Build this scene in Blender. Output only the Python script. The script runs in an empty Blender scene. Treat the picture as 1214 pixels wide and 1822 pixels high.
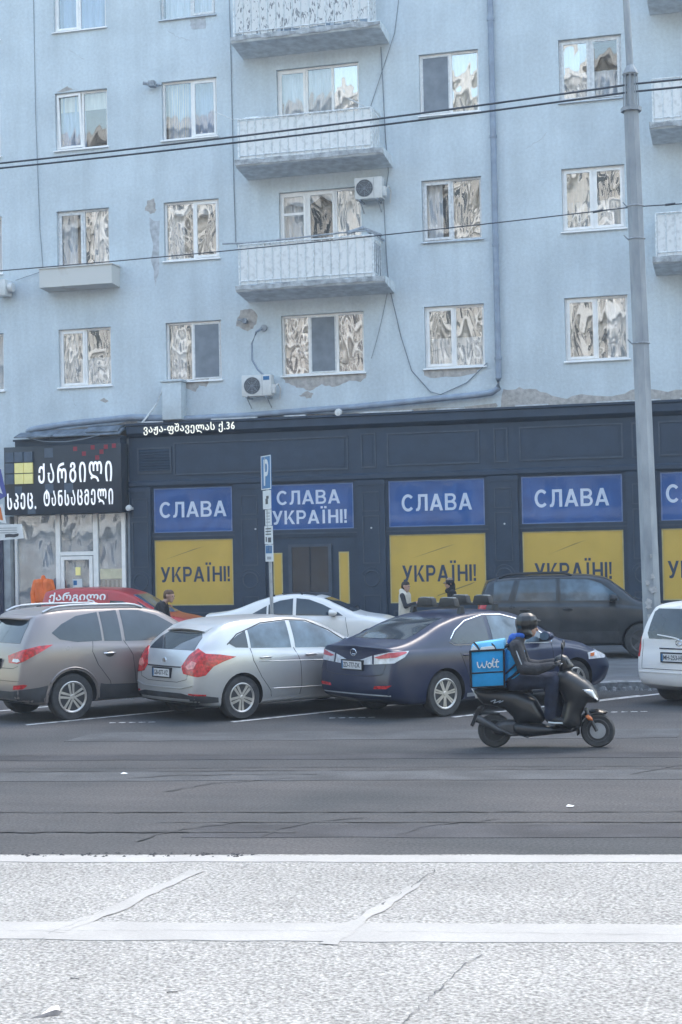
import bpy, bmesh, math, random
import numpy as np
from mathutils import Vector, Matrix
from mathutils.bvhtree import BVHTree

random.seed(7)
R = math.radians
SC = bpy.context.scene
COL = SC.collection

# ---------------------------------------------------------------- camera
# world axes: X along the facade (to the right), Y into the building, Z up; metres
CAM_F, CAM_YAW, CAM_H, CAM_ROLL, CAM_DIST = 2800.0, R(15.5), 2.4, 0.02, 38.4
cam_pitch = math.atan(72 / CAM_F)
fwd = Vector((-math.sin(CAM_YAW) * math.cos(cam_pitch), math.cos(CAM_YAW) * math.cos(cam_pitch), math.sin(cam_pitch)))
rt0 = Vector((math.cos(CAM_YAW), math.sin(CAM_YAW), 0))
up0 = rt0.cross(fwd)
rt = rt0 * math.cos(CAM_ROLL) - up0 * math.sin(CAM_ROLL)
up = up0 * math.cos(CAM_ROLL) + rt0 * math.sin(CAM_ROLL)
cam_data = bpy.data.cameras.new('camera')
cam_data.sensor_fit = 'HORIZONTAL'
cam_data.sensor_width = 36.0
cam_data.lens = 36.0 * CAM_F / 1214.0
cam_data.clip_end = 2000.0
cam = bpy.data.objects.new('camera', cam_data)
cam.matrix_world = Matrix(((rt.x, up.x, -fwd.x, CAM_DIST * math.sin(CAM_YAW)),
                           (rt.y, up.y, -fwd.y, -CAM_DIST * math.cos(CAM_YAW)),
                           (rt.z, up.z, -fwd.z, CAM_H), (0, 0, 0, 1)))
COL.objects.link(cam)
SC.camera = cam

# ---------------------------------------------------------------- sky, sun, exposure
SUN_EL, SUN_AZ = R(52), R(20)      # azimuth clockwise from +Y, as the sky texture measures it
world = bpy.data.worlds.new('World')
SC.world = world
world.use_nodes = True
wn = world.node_tree.nodes
sky = wn.new('ShaderNodeTexSky')
sky.sky_type = 'NISHITA'
sky.sun_disc = False
sky.sun_elevation = SUN_EL
sky.sun_rotation = SUN_AZ
sky.altitude = 450
sky.air_density = 2.0
sky.dust_density = 4.0
sky.ozone_density = 1.0
wn['Background'].inputs['Strength'].default_value = 0.15
world.node_tree.links.new(sky.outputs['Color'], wn['Background'].inputs['Color'])
sun_data = bpy.data.lights.new('sun', 'SUN')
sun_data.energy = 0.6
sun_data.angle = R(35)
sun_data.color = (1.0, 0.95, 0.88)
sun = bpy.data.objects.new('sun', sun_data)
sd = Vector((math.sin(SUN_AZ) * math.cos(SUN_EL), math.cos(SUN_AZ) * math.cos(SUN_EL), math.sin(SUN_EL)))
sun.rotation_euler = (-sd).to_track_quat('-Z', 'Y').to_euler()
sun.location = (0, -20, 40)
COL.objects.link(sun)
SC.view_settings.view_transform = 'Standard'
SC.view_settings.look = 'None'
SC.view_settings.exposure = 1.93
SC.view_settings.gamma = 1.0
SC.view_settings.use_curve_mapping = False
SC.render.engine = 'CYCLES'
SC.cycles.use_denoising = True
SC.cycles.max_bounces = 6
SC.cycles.transparent_max_bounces = 12
SC.cycles.caustics_reflective = False
SC.cycles.caustics_refractive = False

# ---------------------------------------------------------------- materials
MATS = {}
def mat(name, col, rough=0.7, metal=0.0, spec=0.4, var=0.10, vs=6.0, bump=0.0, bs=60.0, col2=None, lo=0.35, hi=0.65,
        coat=0.0, fine=0.0, fs=180.0, emit=0.0, detail=6.0, dist=0.0, rvar=0.0, stretch=None, streak=None, samt=0.05):
    """procedural paint/plaster/metal: large mottling, fine grain, relief"""
    if name in MATS: return MATS[name]
    m = bpy.data.materials.new(name); m.use_nodes = True
    nt = m.node_tree; n = nt.nodes; L = nt.links
    b = n['Principled BSDF']
    b.inputs['Roughness'].default_value = rough
    b.inputs['Metallic'].default_value = metal
    b.inputs['Specular IOR Level'].default_value = spec
    b.inputs['Coat Weight'].default_value = coat
    b.inputs['Coat Roughness'].default_value = 0.08
    tc = n.new('ShaderNodeTexCoord')
    src = tc.outputs['Object']
    if stretch:
        mp = n.new('ShaderNodeMapping'); mp.inputs['Scale'].default_value = stretch
        L.new(src, mp.inputs['Vector']); src = mp.outputs['Vector']
    nz = n.new('ShaderNodeTexNoise'); nz.inputs['Scale'].default_value = vs
    nz.inputs['Detail'].default_value = detail; nz.inputs['Distortion'].default_value = dist
    L.new(src, nz.inputs['Vector'])
    cr = n.new('ShaderNodeValToRGB')
    c1 = [max(0, c * (1 - var)) for c in col]; c2 = col2 or [min(1, c * (1 + var)) for c in col]
    cr.color_ramp.elements[0].position = lo; cr.color_ramp.elements[1].position = hi
    cr.color_ramp.elements[0].color = (*c1, 1); cr.color_ramp.elements[1].color = (*c2, 1)
    L.new(nz.outputs['Fac'], cr.inputs['Fac'])
    out = cr.outputs['Color']
    if fine:
        n2 = n.new('ShaderNodeTexNoise'); n2.inputs['Scale'].default_value = fs; n2.inputs['Detail'].default_value = 3
        L.new(tc.outputs['Object'], n2.inputs['Vector'])
        mr = n.new('ShaderNodeMapRange'); mr.inputs['From Min'].default_value = 0.3; mr.inputs['From Max'].default_value = 0.7
        mr.inputs['To Min'].default_value = 1 - fine; mr.inputs['To Max'].default_value = 1 + fine
        L.new(n2.outputs['Fac'], mr.inputs['Value'])
        mx = n.new('ShaderNodeVectorMath'); mx.operation = 'SCALE'
        L.new(out, mx.inputs[0]); L.new(mr.outputs['Result'], mx.inputs['Scale'])
        out = mx.outputs['Vector']
    if streak:
        m4 = n.new('ShaderNodeMapping'); m4.inputs['Scale'].default_value = streak[:3]; m4.inputs['Rotation'].default_value = (0, 0, streak[3])
        n4 = n.new('ShaderNodeTexNoise'); n4.inputs['Scale'].default_value = 1.0; n4.inputs['Detail'].default_value = 7; n4.inputs['Roughness'].default_value = 0.62
        L.new(tc.outputs['Object'], m4.inputs['Vector']); L.new(m4.outputs['Vector'], n4.inputs['Vector'])
        r4 = n.new('ShaderNodeMapRange'); r4.inputs['From Min'].default_value = 0.32; r4.inputs['From Max'].default_value = 0.66
        r4.inputs['To Min'].default_value = 1 - samt; r4.inputs['To Max'].default_value = 1 + samt * 0.6
        L.new(n4.outputs['Fac'], r4.inputs['Value'])
        x4 = n.new('ShaderNodeVectorMath'); x4.operation = 'SCALE'; L.new(out, x4.inputs[0]); L.new(r4.outputs['Result'], x4.inputs['Scale']); out = x4.outputs['Vector']
    L.new(out, b.inputs['Base Color'])
    if rvar:
        mr2 = n.new('ShaderNodeMapRange'); mr2.inputs['To Min'].default_value = max(0, rough - rvar)
        mr2.inputs['To Max'].default_value = min(1, rough + rvar)
        L.new(nz.outputs['Fac'], mr2.inputs['Value']); L.new(mr2.outputs['Result'], b.inputs['Roughness'])
    if bump:
        n3 = n.new('ShaderNodeTexNoise'); n3.inputs['Scale'].default_value = bs; n3.inputs['Detail'].default_value = 5
        L.new(tc.outputs['Object'], n3.inputs['Vector'])
        bp = n.new('ShaderNodeBump'); bp.inputs['Strength'].default_value = bump; bp.inputs['Distance'].default_value = 0.02
        L.new(n3.outputs['Fac'], bp.inputs['Height']); L.new(bp.outputs['Normal'], b.inputs['Normal'])
    if emit:
        b.inputs['Emission Color'].default_value = (*col, 1); b.inputs['Emission Strength'].default_value = emit
    MATS[name] = m
    return m

def glass_mat(name, fac, tint=(0.85, 0.9, 0.95), wav=0.12, ws=1.6, rough=0.02, gcol=(0.95, 0.97, 1.0)):
    """window pane: a wavy sheet that reflects the street and lets the room show through"""
    if name in MATS: return MATS[name]
    m = bpy.data.materials.new(name); m.use_nodes = True
    nt = m.node_tree; n = nt.nodes; L = nt.links
    n.remove(n['Principled BSDF'])
    tr = n.new('ShaderNodeBsdfTransparent'); tr.inputs['Color'].default_value = (*tint, 1)
    gl = n.new('ShaderNodeBsdfGlossy'); gl.inputs['Roughness'].default_value = rough; gl.inputs['Color'].default_value = (*gcol, 1)
    mx = n.new('ShaderNodeMixShader'); mx.inputs['Fac'].default_value = fac
    tc = n.new('ShaderNodeTexCoord')
    oi = n.new('ShaderNodeObjectInfo')
    vm = n.new('ShaderNodeVectorMath'); vm.operation = 'ADD'
    vs = n.new('ShaderNodeVectorMath'); vs.operation = 'SCALE'; vs.inputs[0].default_value = (37.0, 11.0, 23.0)
    L.new(oi.outputs['Random'], vs.inputs['Scale'])
    L.new(tc.outputs['Object'], vm.inputs[0]); L.new(vs.outputs['Vector'], vm.inputs[1])
    nz = n.new('ShaderNodeTexNoise'); nz.inputs['Scale'].default_value = ws; nz.inputs['Detail'].default_value = 0.6
    nz.inputs['Distortion'].default_value = 0.9
    mp = n.new('ShaderNodeMapping'); mp.inputs['Scale'].default_value = (2.4, 1.0, 0.8); mp.inputs['Rotation'].default_value = (0, 0.25, 0)
    L.new(vm.outputs['Vector'], mp.inputs['Vector']); L.new(mp.outputs['Vector'], nz.inputs['Vector'])
    bp = n.new('ShaderNodeBump'); bp.inputs['Strength'].default_value = 1.0; bp.inputs['Distance'].default_value = wav
    L.new(nz.outputs['Fac'], bp.inputs['Height']); L.new(bp.outputs['Normal'], gl.inputs['Normal'])
    L.new(tr.outputs[0], mx.inputs[1]); L.new(gl.outputs[0], mx.inputs[2])
    L.new(mx.outputs[0], n['Material Output'].inputs['Surface'])
    MATS[name] = m
    return m

# ---------------------------------------------------------------- mesh helpers
class MB:
    """collects shapes and links them as ONE mesh object"""
    def __init__(s): s.v = []; s.f = []; s.m = []
    def add(s, verts, faces, m=0):
        o = len(s.v); s.v += [tuple(v) for v in verts]
        for f in faces: s.f.append(tuple(i + o for i in f)); s.m.append(m)
        return s
    def box(s, x0, y0, z0, x1, y1, z1, m=0):
        x0, x1 = min(x0, x1), max(x0, x1); y0, y1 = min(y0, y1), max(y0, y1); z0, z1 = min(z0, z1), max(z0, z1)
        return s.add([(x0, y0, z0), (x1, y0, z0), (x1, y1, z0), (x0, y1, z0), (x0, y0, z1), (x1, y0, z1), (x1, y1, z1), (x0, y1, z1)],
                     [(0, 3, 2, 1), (4, 5, 6, 7), (0, 1, 5, 4), (1, 2, 6, 5), (2, 3, 7, 6), (3, 0, 4, 7)], m)
    def tube(s, pts, r, n=6, m=0, closed=False, r1=None):
        P = [Vector(p) for p in pts]; k = len(P); rings = []
        for i in range(k):
            if closed: t = P[(i + 1) % k] - P[i - 1]
            else: t = P[min(i + 1, k - 1)] - P[max(i - 1, 0)]
            if t.length < 1e-9: t = Vector((0, 0, 1))
            t.normalize()
            a = Vector((0, 0, 1)) if abs(t.z) < 0.9 else Vector((1, 0, 0))
            u = t.cross(a).normalized(); w = t.cross(u)
            rr = r if r1 is None else r + (r1 - r) * i / max(1, k - 1)
            rings.append([P[i] + u * (rr * math.cos(2 * math.pi * j / n)) + w * (rr * math.sin(2 * math.pi * j / n)) for j in range(n)])
        V = [p for rg in rings for p in rg]; Fc = []
        for i in range(k if closed else k - 1):
            a, b = i * n, ((i + 1) % k) * n
            for j in range(n): Fc.append((a + j, a + (j + 1) % n, b + (j + 1) % n, b + j))
        if not closed:
            Fc.append(tuple(range(n - 1, -1, -1))); Fc.append(tuple((k - 1) * n + j for j in range(n)))
        return s.add(V, Fc, m)
    def prism(s, poly, a0, a1, plane='xz', m=0):
        """extrude a 2-D outline; plane 'xz' extrudes along y, 'xy' along z, 'yz' along x"""
        n = len(poly)
        def P(u, v, w): return {'xz': (u, w, v), 'xy': (u, v, w), 'yz': (w, u, v)}[plane]
        V = [P(u, v, a0) for u, v in poly] + [P(u, v, a1) for u, v in poly]
        F = [tuple(range(n - 1, -1, -1)), tuple(range(n, 2 * n))] + [(i, (i + 1) % n, n + (i + 1) % n, n + i) for i in range(n)]
        return s.add(V, F, m)
    def lathe(s, prof, axis='z', n=16, c=(0, 0, 0), m=0):
        """prof: (radius, height) pairs along axis"""
        V = []; F = []
        for r, h in prof:
            for j in range(n):
                a = 2 * math.pi * j / n; p = (r * math.cos(a), r * math.sin(a), h)
                if axis == 'y': p = (p[0], p[2], p[1])
                if axis == 'x': p = (p[2], p[0], p[1])
                V.append((p[0] + c[0], p[1] + c[1], p[2] + c[2]))
        k = len(prof)
        for i in range(k - 1):
            for j in range(n): F.append((i * n + j, i * n + (j + 1) % n, (i + 1) * n + (j + 1) % n, (i + 1) * n + j))
        F.append(tuple(range(n - 1, -1, -1))); F.append(tuple((k - 1) * n + j for j in range(n)))
        return s.add(V, F, m)
    def build(s, name, mats, parent=None, smooth=None, world_space=False):
        me = bpy.data.meshes.new(name)
        me.from_pydata(s.v, [], s.f); me.validate()
        bm = bmesh.new(); bm.from_mesh(me); bmesh.ops.recalc_face_normals(bm, faces=bm.faces); bm.to_mesh(me); bm.free()
        if not isinstance(mats, (list, tuple)): mats = [mats]
        for m in mats: me.materials.append(m)
        if len(mats) > 1:
            for p, mi in zip(me.polygons, s.m): p.material_index = mi
        return link(name, me, parent, smooth)

def link(name, me, parent=None, smooth=None):
    if smooth is not None:
        me.shade_smooth()
        if smooth < 180: me.set_sharp_from_angle(angle=R(smooth))
    o = bpy.data.objects.new(name, me); COL.objects.link(o)
    if parent is not None:
        o.parent = parent
        if parent.name in WSB:                      # its parts are given in world coordinates
            o.matrix_parent_inverse = Matrix.Translation(-Vector(WSB[parent.name]))
    return o

def tag(o, label=None, cat=None, group=None, kind=None):
    if label: o['label'] = label
    if cat: o['category'] = cat
    if group: o['group'] = group
    if kind: o['kind'] = kind
    return o

WSB = {}
def thing(name, label, cat, loc=(0, 0, 0), rotz=0.0, group=None, ws=False):
    o = bpy.data.objects.new(name, None); COL.objects.link(o)
    if ws: WSB[o.name] = tuple(loc)
    o.empty_display_size = 0.2
    o.location = loc; o.rotation_euler = (0, 0, rotz)
    return tag(o, label, cat, group)

def bevel_mesh(o, w=0.01, seg=2, angle=40):
    bm = bmesh.new(); bm.from_mesh(o.data)
    es = [e for e in bm.edges if len(e.link_faces) == 2 and e.calc_face_angle(0) > R(angle)]
    bmesh.ops.bevel(bm, geom=es, offset=w, segments=seg, profile=0.5, affect='EDGES')
    bm.to_mesh(o.data); bm.free()
    o.data.shade_smooth(); o.data.set_sharp_from_angle(angle=R(35))
    return o

def text_verts(body, w, h, bold=0.0, depth=0.01, shear=0.0, res=3, space=1.0):
    """letters as a mesh in the x/z plane, lower left at the origin, facing -y"""
    cu = bpy.data.curves.new('lettering', 'FONT')
    cu.body = body; cu.size = 1.0; cu.offset = bold; cu.extrude = 0.02; cu.resolution_u = res; cu.shear = shear
    cu.space_line = 0.85; cu.space_character = space; cu.align_x = 'CENTER'
    o = bpy.data.objects.new('lettering', cu); COL.objects.link(o)
    dg = bpy.context.evaluated_depsgraph_get(); dg.update()
    me = bpy.data.meshes.new_from_object(o.evaluated_get(dg))
    V = np.array([v.co[:] for v in me.vertices]); F = [tuple(p.vertices) for p in me.polygons]
    bpy.data.objects.remove(o); bpy.data.curves.remove(cu); bpy.data.meshes.remove(me)
    lo = V.min(0); hi = V.max(0)
    V = (V - lo) / np.maximum(hi - lo, 1e-9)
    return [(p[0] * w, -p[2] * depth, p[1] * h) for p in V], F

def jag(pts, amp, sub=3, seed=1):
    """roughen a closed outline"""
    rn = random.Random(seed); out = []
    n = len(pts)
    for i in range(n):
        a, b = pts[i], pts[(i + 1) % n]
        for k in range(sub):
            t = k / sub
            out.append((a[0] + (b[0] - a[0]) * t + rn.uniform(-amp, amp), a[1] + (b[1] - a[1]) * t + rn.uniform(-amp, amp)))
    return out
# ---------------------------------------------------------------- the palette
m_wall = mat('pale_blue_stucco', (0.55, 0.615, 0.66), 0.9, var=0.07, vs=0.7, bump=0.3, bs=35, fine=0.06, fs=14, streak=(2.6, 2.6, 0.22, 0), samt=0.07, spec=0.2)
m_bare = mat('bare_cement', (0.42, 0.40, 0.385), 0.95, var=0.18, vs=9, bump=0.5, bs=40, spec=0.1)
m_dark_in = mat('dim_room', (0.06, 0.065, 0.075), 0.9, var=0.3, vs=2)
m_pvc = mat('white_window_frame', (0.84, 0.83, 0.82), 0.4, var=0.04, vs=8)
m_oldpvc = mat('weathered_frame', (0.66, 0.67, 0.68), 0.55, var=0.12, vs=14)
m_pane = glass_mat('wavy_pane', 0.20, wav=0.004, ws=1.2)
m_pane2 = glass_mat('very_wavy_pane', 0.40, wav=0.013, ws=1.2)
m_curtain = mat('net_curtain', (0.58, 0.59, 0.60), 0.9, var=0.15, vs=16, stretch=(1, 1, 0.12))
m_curtain2 = mat('cream_curtain', (0.60, 0.55, 0.47), 0.9, var=0.15, vs=12, stretch=(1, 1, 0.12))
m_curtain3 = mat('blue_curtain', (0.30, 0.38, 0.50), 0.9, var=0.15, vs=12, stretch=(1, 1, 0.12))
m_curtain4 = mat('rust_curtain', (0.36, 0.22, 0.17), 0.9, var=0.2, vs=5, stretch=(1, 1, 0.3))
m_screen = mat('insect_screen', (0.20, 0.225, 0.26), 0.8, var=0.12, vs=4)
m_sill = mat('tin_sill', (0.50, 0.54, 0.58), 0.5, metal=0.3, var=0.15, vs=8)
m_concrete = mat('old_concrete', (0.38, 0.40, 0.42), 0.95, var=0.3, vs=7, bump=0.7, bs=25, fine=0.12, fs=60)
m_slab = mat('painted_slab', (0.60, 0.65, 0.68), 0.95, var=0.15, vs=5, bump=0.5, bs=22)
m_bpanel = mat('white_balcony_board', (0.66, 0.67, 0.67), 0.6, var=0.10, vs=9, col2=(0.76, 0.77, 0.77), lo=0.3, hi=0.5)
m_bpeel = mat('peeling_balcony_board', (0.72, 0.73, 0.73), 0.7, vs=7, col2=(0.20, 0.21, 0.23), lo=0.56, hi=0.62, var=0.04, dist=1.2, stretch=(2.2, 1, 0.7))
m_bar = mat('railing_paint', (0.66, 0.69, 0.71), 0.6, var=0.2, vs=12)
m_rustbar = mat('worn_railing', (0.30, 0.33, 0.37), 0.7, var=0.25, vs=12)
m_pipe = mat('grey_blue_pipe', (0.26, 0.31, 0.39), 0.6, var=0.12, vs=4)
m_acw = mat('aircon_shell', (0.62, 0.63, 0.63), 0.5, var=0.06, vs=6)
m_acg = mat('aircon_grille', (0.10, 0.11, 0.125), 0.6, var=0.1)
m_cable = mat('grey_cable', (0.20, 0.23, 0.27), 0.7, var=0.1)
m_wire = mat('dark_wire', (0.04, 0.05, 0.065), 0.6, var=0.1)
m_shop = mat('slate_paint', (0.030, 0.049, 0.080), 0.55, var=0.10, vs=3, fine=0.08, fs=40, bump=0.06, bs=30)
m_shop2 = mat('slate_paint_edge', (0.055, 0.075, 0.105), 0.5, var=0.12, vs=5)
m_blackglass = mat('dark_door_glass', (0.02, 0.025, 0.035), 0.08, spec=0.6, var=0.2, vs=2)
m_blue = mat('blue_film', (0.024, 0.095, 0.285), 0.4, spec=0.25, var=0.14, vs=1.6, dist=1.0, bump=0.12, bs=2.2)
m_yellow = mat('yellow_film', (0.57, 0.385, 0.085), 0.5, spec=0.3, var=0.06, vs=1.2, bump=0.15, bs=1.8)
m_white_let = mat('white_lettering', (0.62, 0.68, 0.76), 0.5, var=0.03)
m_navy_let = mat('navy_lettering', (0.035, 0.055, 0.10), 0.5, var=0.03)
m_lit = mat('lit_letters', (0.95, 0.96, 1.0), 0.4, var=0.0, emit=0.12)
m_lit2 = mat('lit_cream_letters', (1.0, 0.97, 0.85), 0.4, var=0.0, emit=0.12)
m_signblk = mat('black_sign_face', (0.030, 0.038, 0.052), 0.4, var=0.1, vs=2)
m_tile = mat('grey_sign_tile', (0.075, 0.105, 0.15), 0.4, var=0.1)
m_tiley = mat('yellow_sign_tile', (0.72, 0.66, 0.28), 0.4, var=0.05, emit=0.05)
m_tiler = mat('red_sign_tile', (0.25, 0.03, 0.05), 0.5, var=0.1)
m_tin = mat('dull_sheet_metal', (0.17, 0.20, 0.24), 0.6, metal=0.4, var=0.3, vs=5, bump=0.2, bs=8)
m_asph = mat('asphalt', (0.058, 0.062, 0.068), 0.93, var=0.20, vs=0.4, col2=(0.075, 0.073, 0.076), streak=(0.22, 1.6, 1, -0.16), samt=0.16, fine=0.38, fs=38, bump=0.35, bs=140, spec=0.25)
m_asph_d = mat('asphalt_dark', (0.048, 0.049, 0.055), 0.93, var=0.22, vs=1.2, streak=(0.22, 1.6, 1, -0.16), samt=0.12, fine=0.32, fs=60, bump=0.35, bs=140, spec=0.25)
m_asph_l = mat('asphalt_pale', (0.070, 0.073, 0.079), 0.93, var=0.2, vs=1.4, streak=(0.22, 1.6, 1, -0.16), samt=0.14, fine=0.32, fs=60, bump=0.35, bs=140, spec=0.25)
m_white_c = mat('overexposed_concrete', (0.27, 0.267, 0.258), 0.95, streak=(0.35, 1.3, 1, -0.16), samt=0.07, var=0.07, vs=0.8, fine=0.50, fs=42, bump=1.0, bs=42, spec=0.2)  # overexposure put into the base colour as white
m_white_s = mat('smooth_overexposed_band', (0.31, 0.306, 0.298), 0.95, var=0.06, vs=2.0, fine=0.06, fs=50, bump=0.15, bs=50, spec=0.2)  # same overexposed white in the colour, with less grain
m_seam = mat('road_seam', (0.038, 0.039, 0.043), 0.95, var=0.3, vs=8)
m_crack = mat('crack', (0.10, 0.10, 0.105), 1.0, var=0.3, vs=20)
m_paint = mat('worn_road_paint', (0.58, 0.59, 0.60), 0.85, vs=9, col2=(0.15, 0.155, 0.165), lo=0.53, hi=0.68, var=0.06, fine=0.1)
m_kerb = mat('kerb_stone', (0.20, 0.205, 0.21), 0.95, var=0.3, vs=8, bump=0.8, bs=18)
m_walk = mat('sidewalk', (0.11, 0.113, 0.12), 0.95, var=0.2, vs=2, fine=0.15, fs=40)
m_pole = mat('weathered_pole', (0.27, 0.30, 0.335), 0.8, var=0.16, vs=3.5, bump=0.2, bs=20, col2=(0.36, 0.385, 0.41), stretch=(1, 1, 0.35), fine=0.06)
m_steel = mat('galvanised', (0.33, 0.36, 0.40), 0.45, metal=0.6, var=0.12, vs=8)
m_pblue = mat('sign_blue', (0.030, 0.15, 0.34), 0.4, var=0.05)
m_pwhite = mat('sign_white', (0.62, 0.65, 0.67), 0.5, var=0.06)
m_print = mat('sign_print', (0.06, 0.065, 0.075), 0.6, var=0.1)
m_black = mat('black_plastic', (0.020, 0.022, 0.027), 0.55, var=0.2, vs=10)
m_glass_car = mat('car_glass', (0.022, 0.032, 0.045), 0.04, spec=0.75, var=0.3, vs=2)
m_glass_mid = mat('car_glass_mid', (0.050, 0.072, 0.095), 0.04, spec=0.75, var=0.4, vs=2.5)
m_glass_sheen = mat('car_glass_painted_sheen', (0.075, 0.115, 0.155), 0.04, spec=0.75, var=0.5, vs=3)  # paler base colour stands in for reflections on the glass
m_rubber = mat('tyre_rubber', (0.040, 0.042, 0.046), 0.85, var=0.2, vs=12)
m_rim = mat('alloy_rim', (0.50, 0.49, 0.47), 0.35, metal=0.6, var=0.15, vs=9)
m_well = mat('wheel_well', (0.015, 0.016, 0.019), 0.9, var=0.2)
m_chrome = mat('chrome', (0.72, 0.75, 0.78), 0.15, metal=1.0, var=0.04)
m_taill = mat('red_lens', (0.42, 0.020, 0.025), 0.12, spec=0.6, var=0.5, vs=22)
m_clear = mat('clear_lens', (0.55, 0.58, 0.62), 0.10, spec=0.7, var=0.2, vs=14)
m_amber = mat('amber_lens', (0.55, 0.16, 0.05), 0.15, spec=0.6, var=0.15)
m_trim = mat('grey_cladding', (0.040, 0.043, 0.050), 0.7, var=0.2, vs=6)
m_plate = mat('plate_white', (0.62, 0.63, 0.64), 0.45, var=0.05)
def paint(name, col, metal=0.35, rough=0.32, dust=(0.20, 0.19, 0.18), damt=0.25):
    return mat(name, col, rough, metal=metal, coat=0.35, var=0.05, vs=2.2, col2=[c * (1 - damt) + d * damt for c, d in zip(col, dust)], lo=0.42, hi=0.75, rvar=0.12)
m_brown = paint('taupe_paint', (0.235, 0.21, 0.208))
m_silver = paint('silver_paint', (0.50, 0.51, 0.52), metal=0.45)
m_navy = paint('navy_paint', (0.008, 0.017, 0.055), metal=0.1, damt=0.12)
m_char = paint('charcoal_paint', (0.030, 0.036, 0.044), metal=0.3, damt=0.15)
m_carwhite = paint('white_paint', (0.76, 0.745, 0.73), metal=0.0, damt=0.10)
m_red = paint('red_paint', (0.42, 0.035, 0.035), metal=0.0, damt=0.12)
m_skin = mat('skin', (0.42, 0.26, 0.20), 0.55, var=0.08, vs=12)
m_hair = mat('brown_hair', (0.10, 0.055, 0.03), 0.6, var=0.3, vs=30)
m_hair2 = mat('dark_hair', (0.035, 0.026, 0.022), 0.6, var=0.3, vs=30)
m_blk_cloth = mat('black_cloth', (0.018, 0.019, 0.024), 0.9, var=0.3, vs=9, bump=1.0, bs=11)
m_grey_cloth = mat('charcoal_cloth', (0.035, 0.036, 0.042), 0.9, var=0.3, vs=9, bump=1.0, bs=11)
m_navy_cloth = mat('navy_cloth', (0.016, 0.022, 0.045), 0.9, var=0.3, vs=9, bump=1.0, bs=11)
m_cream_cloth = mat('cream_cloth', (0.55, 0.50, 0.42), 0.9, var=0.1, vs=9, bump=0.4, bs=14)
m_cyan = mat('bright_blue_cloth', (0.012, 0.26, 0.56), 0.75, var=0.12, vs=5, bump=0.25, bs=10)
m_royal = mat('royal_blue_cloth', (0.02, 0.10, 0.42), 0.8, var=0.15, vs=6, bump=0.3, bs=12)
m_reflect = mat('reflective_cloth', (0.60, 0.65, 0.68), 0.4, var=0.1, vs=6)
m_orange = mat('orange_cloth', (0.75, 0.17, 0.05), 0.85, var=0.12, vs=6)
m_scoot = mat('black_scooter_paint', (0.016, 0.017, 0.020), 0.35, coat=0.25, var=0.25, vs=5, rvar=0.15)
m_muff = mat('dull_muffler', (0.075, 0.078, 0.085), 0.5, metal=0.5, var=0.2, vs=8)
# ---------------------------------------------------------------- ground, road, pavements
def sheet(name, poly, z, m, parent=None, kind='structure'):
    mb = MB(); mb.prism(poly, z - 0.0035, z, 'xy') if z > 0 else mb.add([(x, y, z) for x, y in poly], [tuple(range(len(poly)))])
    o = mb.build(name, m, parent)
    if parent is None: tag(o, kind=kind)
    return o
def ribbon(pts, w0, w1=None, jit=0.0, seed=0, z=0.0):
    """flat strip along a ground polyline"""
    rn = random.Random(seed); w1 = w0 if w1 is None else w1; V = []; F = []
    n = len(pts)
    for i, p in enumerate(pts):
        a = Vector(pts[max(0, i - 1)]); b = Vector(pts[min(n - 1, i + 1)])
        d = (b - a).normalized(); nn = Vector((-d.y, d.x))
        w = (w0 + (w1 - w0) * i / (n - 1)) * (1 + rn.uniform(-jit, jit)) / 2
        V += [(p[0] + nn.x * w, p[1] + nn.y * w, z), (p[0] - nn.x * w, p[1] - nn.y * w, z)]
    for i in range(n - 1): F.append((2 * i, 2 * i + 1, 2 * i + 3, 2 * i + 2))
    return V, F
def wander(pts, amp, step=0.08, seed=0):
    rn = random.Random(seed); out = []
    for a, b in zip(pts[:-1], pts[1:]):
        a, b = Vector(a), Vector(b); k = max(2, int((b - a).length / step))
        for i in range(k): out.append(tuple(a.lerp(b, i / k) + Vector((rn.uniform(-amp, amp), rn.uniform(-amp, amp)))))
    out.append(tuple(pts[-1])); return out

ST = R(9.0)                                     # the street runs at a small angle to the facade
def street(x, y, ang=ST):                       # point on a line through (0, y) along the street
    return (x, y + x * math.tan(ang))
sheet('road', [(-110, -110), (110, -110), (110, 110), (-110, 110)], 0.0, m_asph)
# long repair strips and seams in the asphalt
for i, (ya, yb, x0, x1, m, sd_) in enumerate([
        (-24.62, -25.25, 5.3, 30, m_asph_d, 3), (-21.2, -21.9, -30, 30, m_asph_l, 5), (-19.75, -20.2, -30, 30, m_asph_d, 8),
        (-17.3, -18.3, 1.2, 9.0, m_asph_l, 9)]):
    top = wander([street(x0, ya), street(x1, ya)], 0.03, 0.5, sd_); bot = wander([street(x1, yb), street(x0, yb)], 0.03, 0.5, sd_ + 50)
    tag(sheet('road_patch', top + bot, 0.004, m), kind='structure')
mb = MB()
for k, (y, x0, x1, w) in enumerate([(-19.72, -20, 25, 0.03), (-20.9, -20, 25, 0.02), (-21.15, -2, 25, 0.03), (-23.95, -20, 25, 0.035), (-24.5, 4.8, 25, 0.03), (-25.0, -10, 6.2, 0.06)]):
    V, F = ribbon(wander([street(x0, y), street(x1, y)], 0.018, 0.12, 100 + k), w, jit=0.6, seed=k, z=0.008); mb.add(V, F)
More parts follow.
